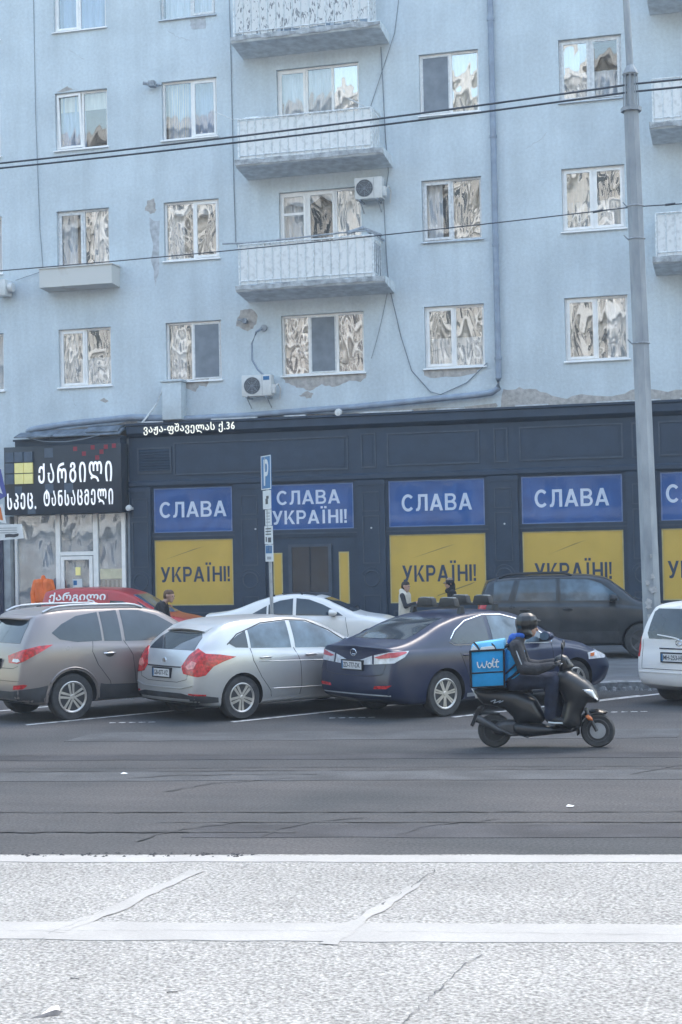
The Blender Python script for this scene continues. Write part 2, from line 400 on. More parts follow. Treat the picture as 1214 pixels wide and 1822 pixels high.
for k, pts in enumerate([[(5.0, -24.65), (5.05, -24.3), (5.25, -23.95), (5.6, -23.6)], [(6.0, -24.3), (6.03, -23.9), (6.2, -23.5), (6.6, -23.2)], [(4.2, -22.0), (4.5, -21.4), (5.2, -20.9)],
                         [(8.7, -20.2), (9.3, -19.2), (9.9, -18.6)], [(7.1, -24.0), (7.3, -23.5), (7.8, -23.1)], [(3.4, -21.2), (3.9, -20.9), (5.4, -20.6)]]):
    V, F = ribbon(wander(pts, 0.03, 0.1, 130 + k), 0.022, jit=0.6, seed=k, z=0.009); mb.add(V, F)
tag(mb.build('road_crack', m_seam), kind='structure')
# rough broken edge where the asphalt meets the overexposed paving
mb = MB()
for k in range(160):
    x = random.uniform(2.5, 6.2); y = street(0, 0)[1] + -25.13 + (x - 5) * 0.0 + math.tan(ST) * 0 + random.uniform(-0.10, 0.06) + (x) * math.tan(ST) - 0.92
    r = random.uniform(0.008, 0.022)
    mb.add([(x + r * math.cos(a) * random.uniform(0.6, 1.3), y + r * math.sin(a) * random.uniform(0.6, 1.3), 0.009) for a in [j * 1.05 for j in range(6)]] + [(x, y, 0.009 + r * 0.6)],
           [(j, (j + 1) % 6, 6) for j in range(6)])
o = mb.build('asphalt_crumbs', m_asph_d); tag(o, 'dark crumbs of broken asphalt along the overexposed paving edge', 'rubble', kind='stuff')

# overexposed foreground, its blown-out white put into a pale concrete colour
def wl(x, y0): return (x, y0 + (x - 4.11) * math.tan(R(9.6)))
edge = wander([wl(-60, -25.4), wl(-3, -25.4)], 0.02, 4.0, 1)[:-1] + wander([wl(-3, -25.4), wl(16, -25.4)], 0.012, 0.12, 2)[:-1] + wander([wl(16, -25.4), wl(60, -25.4)], 0.02, 4.0, 3)
sheet('overexposed_pavement', edge + [(60, -52), (-60, -52)], 0.006, m_white_c)
for name, y0, y1, sd_ in [('pavement_edge_band', -25.45, -25.72, 4), ('pavement_seam_band', -27.74, -28.22, 6)]:
    a = wander([wl(-20, y0), wl(30, y0)], 0.014, 0.3, sd_); b = wander([wl(30, y1), wl(-20, y1)], 0.018, 0.3, sd_ + 9)
    sheet(name, a + b, 0.010, m_white_s)
for k, (pts, w0, w1) in enumerate([([(5.95, -25.75), (5.9, -26.4), (5.86, -27.15), (5.74, -27.75)], 0.10, 0.12), ([(7.70, -25.9), (7.66, -26.4), (7.58, -27.05), (7.55, -27.72)], 0.06, 0.13)]):
    V, F = ribbon(wander(pts, 0.012, 0.12, 60 + k), w0, w1, 0.4, k, 0.0115); mb = MB(); mb.add(V, F)
    tag(mb.build('filled_crack', m_white_s), kind='structure')
mb = MB()
for k, (pts, w) in enumerate([([(7.73, -25.40), (7.70, -25.75), (7.69, -26.05)], 0.012), ([(7.63, -26.52), (7.62, -26.62)], 0.02), ([(8.51, -27.80), (8.45, -28.1), (8.43, -28.4), (8.39, -28.85), (8.36, -29.4)], 0.009),
                              ([(5.75, -27.9), (5.70, -28.3), (5.66, -28.4)], 0.006), ([(5.9, -25.85), (5.86, -26.1)], 0.008), ([wl(3, -28.0), wl(5.5, -28.0), wl(7.0, -27.96), wl(9.8, -28.02)], 0.004),
                              ([(7.66, -26.2), (7.64, -26.35)], 0.006), ([(5.80, -27.35), (5.76, -27.55), (5.72, -27.8)], 0.006)]):
    V, F = ribbon(wander(pts, 0.015, 0.05, 200 + k), w * 0.6, jit=0.8, seed=k, z=0.0125); mb.add(V, F)
tag(mb.build('pavement_crack', m_crack), kind='structure')

# raised pavement between the parking row and the shops
def kerb_line(x): return -12.1 + (x + 0.4) * math.tan(R(13.5))
KZ = 0.12
walk = [(-60, kerb_line(-60) + 0.16), (60, kerb_line(60) + 0.16)]
kx = 9.0
pw = MB()
pw.prism([(-60, -18), (-40, kerb_line(-40) + 0.2), (0, kerb_line(0) + 0.2), (26, kerb_line(26) + 0.2), (26, 0.3), (-60, 0.3)], -0.1, KZ, 'xy')
walk_o = tag(pw.build('sidewalk', m_walk), kind='structure')
rn = random.Random(5)
kmesh = []
for v in range(4):
    mb = MB(); h = KZ + 0.012
    mb.prism(jag([(0.0, 0.0), (0.78, 0.0), (0.78, 0.22), (0.0, 0.22)], 0.014, 2, v), -0.05, h, 'xy')
    mb.v = [(x, y, z + (rn.uniform(-0.02, 0.006) if z > 0 else 0)) for x, y, z in mb.v]
    me = bpy.data.meshes.new('kerb_stone'); me.from_pydata(mb.v, [], mb.f); me.materials.append(m_kerb); kmesh.append(me)
for i in range(24):
    x = -7 + i * 0.79 * math.cos(R(13.5))
    o = bpy.data.objects.new('kerb_stone', kmesh[i % 4]); COL.objects.link(o)
    o.location = (x, kerb_line(x) - 0.01 + rn.uniform(-0.015, 0.015), 0); o.rotation_euler = (rn.uniform(-0.03, 0.03), 0, R(13.5) + rn.uniform(-0.02, 0.02))
    o.parent = walk_o
mb = MB()
for k in range(60):                             # broken lumps at the foot of the kerb
    x = random.uniform(6.6, 8.6) if k < 34 else random.uniform(-1.5, 1.0); y = kerb_line(x) - random.uniform(0.02, 0.32); r = random.uniform(0.02, 0.06)
    ps = [(x + r * math.cos(j * 1.26) * random.uniform(0.6, 1.2), y + r * math.sin(j * 1.26) * random.uniform(0.6, 1.2)) for j in range(5)]
    mb.add([(p[0], p[1], 0.0) for p in ps] + [(x + (p[0] - x) * 0.6, y + (p[1] - y) * 0.6, r * random.uniform(0.6, 1.2)) for p in ps], [(5, 6, 7, 8, 9)] + [(j, (j + 1) % 5, 5 + (j + 1) % 5, 5 + j) for j in range(5)])
tag(mb.build('kerb_rubble', m_kerb), 'broken grey concrete lumps lying along the kerb behind the parked cars', 'rubble', kind='stuff')

# painted bay lines
PA = R(56)
for k, (x, y, L) in enumerate([(-3.4, -17.0, 4.6), (-0.26, -16.3, 4.6), (2.66, -15.65, 4.4), (5.7, -14.75, 4.2), (7.15, -12.75, 2.4), (10.9, -13.6, 4.0)]):
    pts = [(x + math.cos(PA) * L * t / 8, y + math.sin(PA) * L * t / 8) for t in range(9)]
    V, F = ribbon(pts, 0.10, jit=0.08, seed=k, z=0.0045); mb = MB(); mb.add(V, F)
    tag(mb.build('bay_line', m_paint), kind='structure')
mb = MB()
for cx, cy in [(1.15, -15.85), (4.2, -14.95), (8.0, -13.85)]:
    for j in range(5):
        x = cx + (j - 2) * 0.14; y = cy + (j - 2) * 0.035
        V, F = ribbon(wander([(x, y), (x + 0.09, y + 0.03)], 0.008, 0.03, j), 0.05, jit=0.5, seed=j, z=0.0045); mb.add(V, F)
tag(mb.build('worn_bay_number', m_paint), kind='structure')

# litter
def small(P, k=0.45, c=(6.52, -29.40)): return [(c[0] + (x - c[0]) * k, c[1] + (y - c[1]) * k, 0.008 + (z - 0.012) * k * 1.3) for x, y, z in P]
mb = MB(); mb.add(small([(6.42, -29.52, 0.016), (6.50, -29.46, 0.02), (6.575, -29.40, 0.022), (6.60, -29.33, 0.03), (6.545, -29.26, 0.06), (6.50, -29.36, 0.066), (6.46, -29.44, 0.04)]), [(0, 1, 6), (1, 2, 5, 6), (2, 3, 4, 5)])
o = mb.build('crumpled_wrapper', [mat('wrapper_paper', (0.70, 0.66, 0.62), 0.6, var=0.1)])
MB().add(small([(6.36, -29.60, 0.013), (6.52, -29.52, 0.013), (6.63, -29.42, 0.013), (6.64, -29.34, 0.028), (6.57, -29.38, 0.05), (6.49, -29.46, 0.035)]), [(0, 1, 5), (1, 2, 4, 5), (2, 3, 4)]).build('dark_fold', m_crack, o)
tag(o, 'crumpled white and dark scrap lying on the overexposed paving', 'litter')
for (x, y), lab in (((3.24, -20.86), 'small white paper scrap on the asphalt below the silver hatchback'), ((8.34, -22.34), 'small white paper scrap on the asphalt below the scooter')):
    mb = MB(); mb.add([(x - 0.035, y - 0.02, 0.008), (x + 0.03, y - 0.03, 0.010), (x + 0.04, y + 0.02, 0.010), (x - 0.02, y + 0.03, 0.020)], [(0, 1, 2, 3)])
    tag(mb.build('paper_scrap', m_pwhite), lab, 'litter')
for k, (x, y, a) in enumerate([(7.0, -28.9, 0.4), (6.35, -28.75, -0.2)]):
    mb = MB(); mb.tube([(x - 0.03 * math.cos(a), y - 0.03 * math.sin(a), 0.012), (x, y, 0.014), (x + 0.03 * math.cos(a), y + 0.03 * math.sin(a), 0.012)], 0.003, 5)
    tag(mb.build('twig', m_crack), ['short dark twig lying right of the crumpled wrapper', 'short dark twig lying on the paving just above the crumpled wrapper'][k], 'litter')
# ---------------------------------------------------------------- apartment building
GZ = KZ                                        # pavement level at the facade
BLD = thing('apartment_building', 'pale blue stuccoed apartment block with white windows and balconies', 'building', (0, 0, GZ), ws=True)
FL = 3.07                                      # storey height
COLS = {0: (-10.5, -9.02), 1: (-7.46, -6.0), 2: (-4.5, -3.02), 3: (-1.44, 0.67), 4: (2.18, 3.64), 5: (5.56, 7.03), 6: (8.75, 10.86)}
TOPS = [17.49, 14.41, 11.34, 8.28]
WH = 1.50
openings = {}
for c, (a, b) in COLS.items():
    for r, t in enumerate(TOPS):
        h = WH
        if c in (3, 6) and r < 3: h = 2.22
        openings[(c, r)] = (a, b, t - h, t)
WX0, WX1, WZ0, WZ1 = -26.0, 22.0, 0.0, 21.5
DEP = 0.085
xs = sorted({WX0, WX1} | {v for o in openings.values() for v in o[:2]})
zs = sorted({WZ0, WZ1, 5.0} | {v for o in openings.values() for v in o[2:]})
mb = MB()
for i in range(len(xs) - 1):
    for k in range(len(zs) - 1):
        cx, cz = (xs[i] + xs[i + 1]) / 2, (zs[k] + zs[k + 1]) / 2
        if any(o[0] < cx < o[1] and o[2] < cz < o[3] for o in openings.values()): continue
        mb.add([(xs[i], 0, zs[k]), (xs[i + 1], 0, zs[k]), (xs[i + 1], 0, zs[k + 1]), (xs[i], 0, zs[k + 1])], [(0, 1, 2, 3)])
for a, b, z0, z1 in openings.values():
    D = 0.9
    for q in (((a, 0, z0), (a, 0.3, z0), (a, 0.3, z1), (a, 0, z1)), ((b, 0, z0), (b, 0, z1), (b, 0.3, z1), (b, 0.3, z0)),
              ((a, 0, z1), (a, 0.3, z1), (b, 0.3, z1), (b, 0, z1)), ((a, 0, z0), (b, 0, z0), (b, 0.3, z0), (a, 0.3, z0))):
        mb.add(q, [(0, 1, 2, 3)])
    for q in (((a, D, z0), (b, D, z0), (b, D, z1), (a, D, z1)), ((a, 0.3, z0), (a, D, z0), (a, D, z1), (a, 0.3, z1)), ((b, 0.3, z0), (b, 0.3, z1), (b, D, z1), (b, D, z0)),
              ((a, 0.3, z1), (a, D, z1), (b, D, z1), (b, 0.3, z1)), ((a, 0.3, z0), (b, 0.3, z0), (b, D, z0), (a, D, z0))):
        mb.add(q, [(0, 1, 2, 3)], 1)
mb.box(WX0, 1.2, WZ0, WX1, 12, WZ1)
mb.add([(WX0, 0, WZ1), (WX1, 0, WZ1), (WX1, 1.2, WZ1), (WX0, 1.2, WZ1)], [(0, 1, 2, 3)])
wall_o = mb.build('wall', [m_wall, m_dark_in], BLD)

def curtain(x0, x1, z0, z1, y, m, parent, seed, amp=0.035):
    rn = random.Random(seed); n = max(8, int((x1 - x0) / 0.03)); V = []; F = []
    ph = rn.uniform(0, 6); f1 = rn.uniform(28, 45); f2 = rn.uniform(9, 15)
    for i in range(n + 1):
        x = x0 + (x1 - x0) * i / n
        for k, z in enumerate((z0, (z0 + z1) / 2, z1)):
            V.append((x + 0.01 * math.sin(f2 * x + k), y + amp * (math.sin(f1 * x + ph + 0.3 * k) + 0.5 * math.sin(f2 * x + ph * 2)) * (1.0 if k < 2 else 0.6), z))
    for i in range(n):
        for k in range(2): F.append((3 * i + k, 3 * i + 3 + k, 3 * i + 4 + k, 3 * i + 1 + k))
    return MB().add(V, F).build('curtain', m, parent, smooth=180)

def swag(x0, x1, z1, drop, y, m, parent):
    V = []; F = []; n = 14
    for i in range(n + 1):
        t = i / n; x = x0 + (x1 - x0) * t
        V += [(x, y, z1), (x, y - 0.02, z1 - drop * (0.35 + 0.65 * math.sin(math.pi * t)))]
    for i in range(n): F.append((2 * i, 2 * i + 1, 2 * i + 3, 2 * i + 2))
    return MB().add(V, F).build('swag', m, parent, smooth=180)

def window(key, leaves, curt='', wavy=0, old=False, bars=None):
    """leaves: list of (fraction, kind); kind p fixed pane, s sash, n insect screen, o sash tilted open, d door leaf with low vent"""
    a, b, z0, z1 = openings[key]
    fm = m_oldpvc if old else m_pvc
    y = DEP; t = 0.055
    mb = MB()
    mb.box(a + 0.004, y, z0, a + t, y + 0.07, z1 - 0.004); mb.box(b - t, y, z0, b - 0.004, y + 0.07, z1 - 0.004)
    mb.box(a + t, y, z1 - t, b - t, y + 0.07, z1 - 0.004); mb.box(a + t, y, z0 + 0.004, b - t, y + 0.07, z0 + t)
    tot = sum(l[0] for l in leaves); x = a + t; W = (b - a - 2 * t); edges = []
    for i, (fr, kd) in enumerate(leaves):
        x1 = x + W * fr / tot; edges.append((x, x1, kd))
        if i < len(leaves) - 1: mb.box(x1 - 0.03, y + 0.002, z0 + t, x1 + 0.03, y + 0.068, z1 - t)
        x = x1
    w = mb.build('window', fm, BLD)
    sd_ = key[0] * 10 + key[1]
    for i, (xa, xb, kd) in enumerate(edges):
        xa += 0.03 if i else 0; xb -= 0.03 if i < len(edges) - 1 else 0
        za, zb = z0 + t, z1 - t; gm = m_pane2 if (wavy >> i) & 1 else m_pane
        if kd in 'sod':
            s_ = 0.055; q = MB(); yy = y - 0.022
            q.box(xa, yy, za, xa + s_, yy + 0.05, zb); q.box(xb - s_, yy, za, xb, yy + 0.05, zb)
            q.box(xa + s_, yy, zb - s_, xb - s_, yy + 0.05, zb); q.box(xa + s_, yy, za, xb - s_, yy + 0.05, za + s_)
            if kd == 'd': q.box(xa + s_, yy, zb - 0.52, xb - s_, yy + 0.05, zb - 0.46)
            so = q.build('sash', fm, w)
            if kd == 'o':
                so.matrix_parent_inverse = Matrix.Identity(4)
                so.location = (0.02, 0, 0); so.rotation_euler = (R(1.2), R(-1.6), 0)
                so.location = Vector((xa, y, za)) - so.rotation_euler.to_matrix() @ Vector((xa, y, za)) + Vector((0.02, 0.0, 0))
            MB().add([(xa + s_, yy + 0.02, za + s_), (xb - s_, yy + 0.02, za + s_), (xb - s_, yy + 0.02, zb - s_), (xa + s_, yy + 0.02, zb - s_)], [(0, 1, 2, 3)]).build('pane', gm, w)
        elif kd == 'n':
            q = MB(); q.box(xa + 0.02, y - 0.012, za + 0.02, xb - 0.02, y - 0.006, zb - 0.02); q.build('insect_screen', m_screen, w)
            q = MB(); e = 0.03
            q.box(xa, y - 0.02, za, xa + e, y - 0.002, zb); q.box(xb - e, y - 0.02, za, xb, y - 0.002, zb); q.box(xa + e, y - 0.02, za, xb - e, y - 0.002, za + e); q.box(xa + e, y - 0.02, zb - e, xb - e, y - 0.002, zb)
            q.build('screen_frame', m_oldpvc, w)
        else:
            MB().add([(xa, y + 0.03, za), (xb, y + 0.03, za), (xb, y + 0.03, zb), (xa, y + 0.03, zb)], [(0, 1, 2, 3)]).build('pane', gm, w)
    # sill
    if not (key[0] in (3, 6) and key[1] < 3):
        MB().prism([(y - 0.01, z0 + 0.03), (-0.055, z0 - 0.005), (-0.06, z0 - 0.03), (-0.045, z0 - 0.032), (y - 0.01, z0 - 0.004)], a - 0.04, b + 0.04, 'yz').build('sill', fm if not old else m_sill, w)
    xa, xb = a + 0.05, b - 0.05; yc = y + 0.2
    for j, c in enumerate(curt):
        if c == 'f': curtain(xa, xb, z0, z1, yc, m_curtain, w, sd_)
        elif c == 'b': curtain(xa, xb, z0, z1, yc, m_curtain3, w, sd_)
        elif c == 'B': curtain(xa, (xa + xb) / 2, z0, z1, yc - 0.01, m_curtain3, w, sd_)
        elif c == 'l': curtain(xa, xa + (xb - xa) * 0.3, z0, z1, yc, m_curtain, w, sd_ + 1)
        elif c == 'r': curtain(xb - (xb - xa) * 0.34, xb, z0, z1, yc, m_curtain, w, sd_ + 2)
        elif c == 'c': curtain(xa, xb, z0, z1, yc, m_curtain2, w, sd_)
        elif c == 'C': curtain(xa, xa + (xb - xa) * 0.42, z0, z1, yc, m_curtain2, w, sd_)
        elif c == 'R': curtain(xa, xb, z0, z1, yc, m_curtain4, w, sd_)
        elif c == 's': swag(xa, (xa + xb) / 2, z1, 0.35, yc - 0.07, m_curtain, w); swag((xa + xb) / 2, xb, z1, 0.35, yc - 0.07, m_curtain, w)
        elif c == 'h': curtain(xa, xb, z0, z0 + 0.5 * (z1 - z0), yc, m_curtain, w, sd_ + 3)
        elif c == 'k': MB().box(xa, yc - 0.03, z1 - 0.45, xb, yc - 0.02, z1).build('blind', m_curtain2, w)
    return w

two = [(1, 'p'), (1, 's')]; twb = [(1, 's'), (1, 's')]; twl = [(1, 's'), (1, 'p')]; twp = [(1, 'p'), (1, 'p')]
window((1, 0), [(1, 's'), (1.1, 'p')], 'b'); window((1, 1), [(1, 'o'), (0.95, 'p')], 'Bk'); window((1, 2), twl, 'lr', 2, True); window((1, 3), twl, 'lh', 3)
window((2, 0), [(1.25, 'p'), (1, 's')], 'f', old=True); window((2, 1), [(1.15, 'p'), (1, 's')], 'Cb'); window((2, 2), [(1.15, 'p'), (1, 's')], 'sl', 3); window((2, 3), [(1, 'p'), (1.15, 'n')], 'l', 1)
window((3, 1), [(1.05, 's'), (1, 'p'), (0.95, 'p')], 'f', 4); window((3, 2), [(1, 'd'), (1.15, 's'), (0.95, 'p')], 'lsr', 4); window((3, 3), [(1, 'p'), (1.1, 'n'), (1, 'p')], 'R', 5)
window((3, 0), [(1.05, 's'), (1, 'p'), (0.95, 'p')], 'f')
window((4, 0), twp, 'f'); window((4, 1), [(1.1, 'n'), (1, 'p')], 'c', 2); window((4, 2), twl, 'l', 2, True); window((4, 3), twl, 'h', 3)
window((5, 0), twb, 'f'); window((5, 1), twb, 'lh', 1, True); window((5, 2), twb, 'Ch', 3); window((5, 3), twl, 'r', 3)
for r in range(4): window((0, r), twl, 'lr', 1)
for r in range(4): window((6, r), [(1.05, 's'), (1, 'p'), (0.95, 'p')], 'f')

# bare and repaired places in the stucco
def patch(pts, m, seed, amp=0.03, th=0.005, name='bare_patch'):
    return MB().prism(jag(pts, amp, 4, seed), -th, 0.002, 'xz').build(name, m, BLD)
patch([(-1.42, 6.78), (0.72, 6.76), (0.62, 6.56), (0.30, 6.60), (-0.05, 6.47), (-0.45, 6.52), (-0.75, 6.38), (-1.05, 6.50), (-1.35, 6.62)], m_bare, 1)
patch([(2.10, 6.76), (3.55, 6.78), (3.40, 6.62), (2.70, 6.55), (2.15, 6.60)], m_bare, 2)
patch([(3.98, 5.72), (8.6, 5.72), (8.6, 6.05), (7.9, 5.98), (7.2, 6.05), (6.6, 5.92), (5.9, 5.98), (5.45, 5.90), (4.95, 6.12), (4.45, 6.22), (4.05, 6.18)], m_bare, 3, 0.025)
patch([(8.6, 5.72), (14, 5.72), (14, 6.0), (11, 6.1), (8.6, 6.05)], m_bare, 4, 0.025)
patch([(-5.1, 5.72), (3.9, 5.72), (3.9, 5.86), (0.6, 5.80), (-1.6, 5.84), (-4.9, 5.82)], m_bare, 14, 0.03)
patch([(-8.3, 5.44), (-5.3, 5.44), (-5.3, 5.86), (-6.4, 5.74), (-8.0, 5.70)], m_bare, 5, 0.03)
patch([(-4.1, 6.80), (-3.35, 6.82), (-3.42, 6.62), (-3.62, 6.66), (-3.74, 6.50), (-3.98, 6.60)], m_bare, 6, 0.02)
m_stain = mat('faded_stucco', (0.44, 0.46, 0.49), 0.95, var=0.2, vs=8)
patch([(-4.92, 11.45), (-4.72, 11.47), (-4.70, 11.15), (-4.85, 11.1), (-5.0, 11.2)], m_bare, 7, 0.03)
patch([(-4.86, 10.95), (-4.62, 10.9), (-4.60, 9.9), (-4.72, 9.2), (-4.82, 9.6)], m_stain, 8, 0.05, 0.004)
patch([(-2.62, 8.10), (-2.50, 8.48), (-2.25, 8.52), (-2.05, 8.36), (-2.08, 8.10), (-2.30, 7.95)], m_bare, 9, 0.02)
patch([(-3.70, 15.92), (-3.28, 15.95), (-3.28, 15.66), (-3.66, 15.66)], m_stain, 10, 0.012, 0.004)
patch([(-7.40, 14.44), (-7.1, 14.56), (-6.9, 14.46)], m_bare, 11, 0.015)
patch([(-1.02, 6.28), (-0.80, 6.38), (-0.62, 6.30), (-0.75, 6.20)], m_bare, 12, 0.02)
patch([(-6.32, 6.40), (-6.22, 6.48), (-6.08, 6.36), (-6.2, 6.33)], m_bare, 13, 0.02)
mb = MB()
for cx, pts in enumerate([[(-7.05, 15.52), (-6.9, 15.42), (-6.78, 15.30), (-6.6, 15.22)], [(-4.3, 15.7), (-4.0, 15.5), (-3.7, 15.4)], [(-2.0, 6.5), (-1.9, 6.3)], [(4.75, 11.9), (5.1, 12.1), (5.25, 12.25)], [(-7.2, 6.7), (-7.0, 6.3)]]):
    P = wander(pts, 0.02, 0.06, cx)
    mb.tube([(p[0], 0.001, p[1]) for p in P], 0.006, 4)
mb.build('stucco_crack', m_stain, BLD)

# downpipe and the fat pipe along the top of the shop fronts
mb = MB(); mb.tube([(3.98, -0.13, 21.0), (3.98, -0.13, 6.45), (3.97, -0.14, 6.22), (3.82, -0.15, 6.12), (3.4, -0.15, 6.08), (0.5, -0.15, 5.93), (-2.4, -0.15, 5.84), (-4.1, -0.15, 5.82)], 0.075, 12)
for z in (18.2, 15.0, 12.2, 9.6, 6.9): mb.tube([(3.98, -0.13, z), (3.98, -0.13, z + 0.06)], 0.09, 12); mb.box(3.95, -0.13, z, 4.01, 0, z + 0.05)
mb.build('downpipe', m_pipe, BLD, smooth=50)
mb = MB(); mb.tube([(-4.4, -0.15, 5.86), (-5.4, -0.16, 5.92), (-7.2, -0.2, 5.82), (-8.1, -0.25, 5.72), (-8.3, -0.1, 5.68), (-8.32, 0.0, 5.68)], 0.08, 12); mb.build('fat_pipe', m_pipe, BLD, smooth=50)
mb = MB(); mb.box(-4.48, -0.38, 5.80, -3.97, 0, 6.74); mb.box(-4.52, -0.42, 6.74, -3.93, 0, 6.80); bevel_mesh(mb.build('ventilation_duct', m_wall, BLD), 0.015)
mb = MB(); mb.tube([(-4.55, -0.12, 6.6), (-4.72, -0.2, 6.2), (-5.05, -0.3, 5.76)], 0.025, 6); mb.build('drain_hose', m_bar, BLD)
mb = MB(); mb.lathe([(0.0, -0.02), (0.085, 0.0), (0.10, 0.06), (0.085, 0.12), (0.0, 0.14)], 'y', 12, (0.05, -0.28, 5.80)); mb.build('floodlight', m_acw, BLD, smooth=40)

# balconies
def balcony(x0, x1, zb, pm, bm_, style):
    d = 0.92; xw0, xw1 = x0 + 0.0, x1
    mb = MB(); th = 0.16
    mb.prism([(0.0, zb - 0.10), (-d, zb + 0.02), (-d - 0.03, zb + 0.06), (-d - 0.03, zb + th), (-d, zb + th + 0.02), (0.0, zb + th + 0.02)], x0 - 0.08, x1 + 0.22, 'yz')
    bmx = MB(); bmx.v = []
    # break up the front edge
    b = mb.build('balcony', m_slab, BLD)
    rn = random.Random(int(zb * 10 + x0)); mb = MB()
    n = 16
    top = [(x0 - 0.085 + (x1 - x0 + 0.31) * i / n, zb + th + rn.uniform(-0.01, 0.035)) for i in range(n + 1)]
    bot = [(x, zb + 0.05 + rn.uniform(-0.02, 0.03)) for x, _ in reversed(top)]
    mb.prism(top + bot, -d - 0.05, -d - 0.02, 'xz'); mb.build('slab_edge', m_concrete, b)
    zr0, zr1 = zb + 0.30, zb + 1.17; xr1 = x1 - 0.06
    np_ = 16; w = (xr1 - x0 - 0.04) / np_
    for i in range(np_):
        xa = x0 + 0.03 + i * w; j = rn.uniform(-0.012, 0.012)
        q = MB(); lo = zr0 - 0.06 + (rn.uniform(-0.05, 0.05) if style else 0)
        if style == 2: q.prism([(xa + 0.004, lo), (xa + w - 0.004, lo + rn.uniform(-0.02, 0.02)), (xa + w - 0.004, zr1 - 0.03 + j), (xa + 0.004, zr1 - 0.03)], -d + 0.045, -d + 0.055, 'xz')
        else: q.prism([(xa + 0.003, zr0 - 0.10), (xa + w - 0.003, zr0 - 0.10 + j), (xa + w - 0.003, zr1 - 0.035), (xa + 0.003, zr1 - 0.035)], -d + 0.045, -d + 0.055, 'xz')
        q.build('board', pm, b)
    q = MB(); q.prism([(-d + 0.05, zr0 - 0.08), (-0.03, zr0 - 0.08), (-0.03, zr1 - 0.04), (-d + 0.05, zr1 - 0.04)], xr1 - 0.045, xr1 - 0.035, 'yz'); q.build('side_board', pm, b)
    q = MB(); q.prism([(-d + 0.05, zr0 - 0.08), (-0.03, zr0 - 0.08), (-0.03, zr1 - 0.04), (-d + 0.05, zr1 - 0.04)], x0 + 0.035, x0 + 0.045, 'yz'); q.build('side_board', pm, b)
    q = MB()
    for z in (zr1, zr0 - 0.02):
        q.tube([(x0, 0, z), (x0, -d + 0.02, z), (xr1, -d + 0.02, z), (xr1, 0, z)], 0.022 if z == zr1 else 0.014, 6)
    for i in range(np_ + 1):
        xa = x0 + 0.01 + i * w; low = zb + 0.12 if i % 3 == 0 else zr0 - 0.16
        q.tube([(xa, -d + 0.02, low), (xa + rn.uniform(-0.004, 0.004), -d + 0.02, zr1)], 0.011, 5)
    for i in range(1, 5):
        for xe in (x0, xr1): q.tube([(xe, -d * i / 5, zr0 - 0.12), (xe, -d * i / 5, zr1)], 0.011, 5)
    for xe in (x0, xr1): q.tube([(xe, -d + 0.02, zb + 0.1), (xe, -d + 0.02, zr1)], 0.02, 6)
    q.build('railing', bm_, b)
    return b
balcony(-2.22, 1.24, 14.86, m_bpeel, m_bar, 2)
balcony(-2.16, 1.26, 11.82, m_bpanel, m_bar, 0)
b2 = balcony(-2.20, 1.24, 8.76, m_bpanel, m_bar, 1)
for z in (14.86, 11.82, 8.76): balcony(7.78, 11.2, z, m_bpanel, m_bar, 0)
# clutter fixed to the balconies: drying rails
q = MB(); q.tube([(-2.6, -0.95, 9.98), (-2.15, -0.9, 9.97), (-1.2, -0.85, 9.99), (0.4, -0.85, 10.05), (1.05, -0.85, 10.06)], 0.022, 6); q.tube([(-2.1, -0.6, 10.0), (-1.6, -0.75, 10.0), (-1.5, -0.8, 9.7)], 0.018, 6)
q.tube([(-1.75, -0.8, 9.6), (-1.65, -0.8, 9.98), (-1.5, -0.8, 10.0), (-1.38, -0.8, 9.85)], 0.018, 6); q.tube([(0.55, -0.9, 10.02), (0.85, -0.6, 10.18), (1.2, -0.2, 10.05)], 0.045, 8); q.tube([(1.05, -0.9, 10.02), (1.24, -0.1, 9.95)], 0.03, 6)
q.build('drying_rail', m_rustbar, b2)
q = MB()
q.box(0.98, -0.80, 9.05, 1.16, -0.1, 9.80); q.build('stored_crate', m_rustbar, b2)
q = MB(); q.tube([(-2.75, -0.9, 13.25), (-2.3, -0.9, 13.02), (-1.6, -0.85, 13.02)], 0.012, 5); q.tube([(-2.0, -0.8, 13.05), (-1.5, -0.85, 13.03)], 0.02, 5); q.build('drying_rail', m_bar, BLD)
q = MB(); q.tube([(0.6, -0.8, 13.28), (1.25, -0.3, 13.0)], 0.014, 5); q.build('drying_rail', m_bar, BLD)

# window box below the second window of the left column
mb = MB(); mb.prism([(-0.52, 9.30), (0, 9.26), (0, 9.84), (-0.52, 9.78)], -7.72, -5.72, 'yz'); mb.box(-7.75, -0.55, 9.775, -5.69, 0, 9.80)
wb = mb.build('window_box', mat('rusty_white_box', (0.62, 0.62, 0.60), 0.75, vs=2.2, col2=(0.36, 0.27, 0.20), lo=0.60, hi=0.80, var=0.05, stretch=(1, 1, 0.4)))
tag(wb, 'white rust-stained window box below a window in the left column', 'window box')

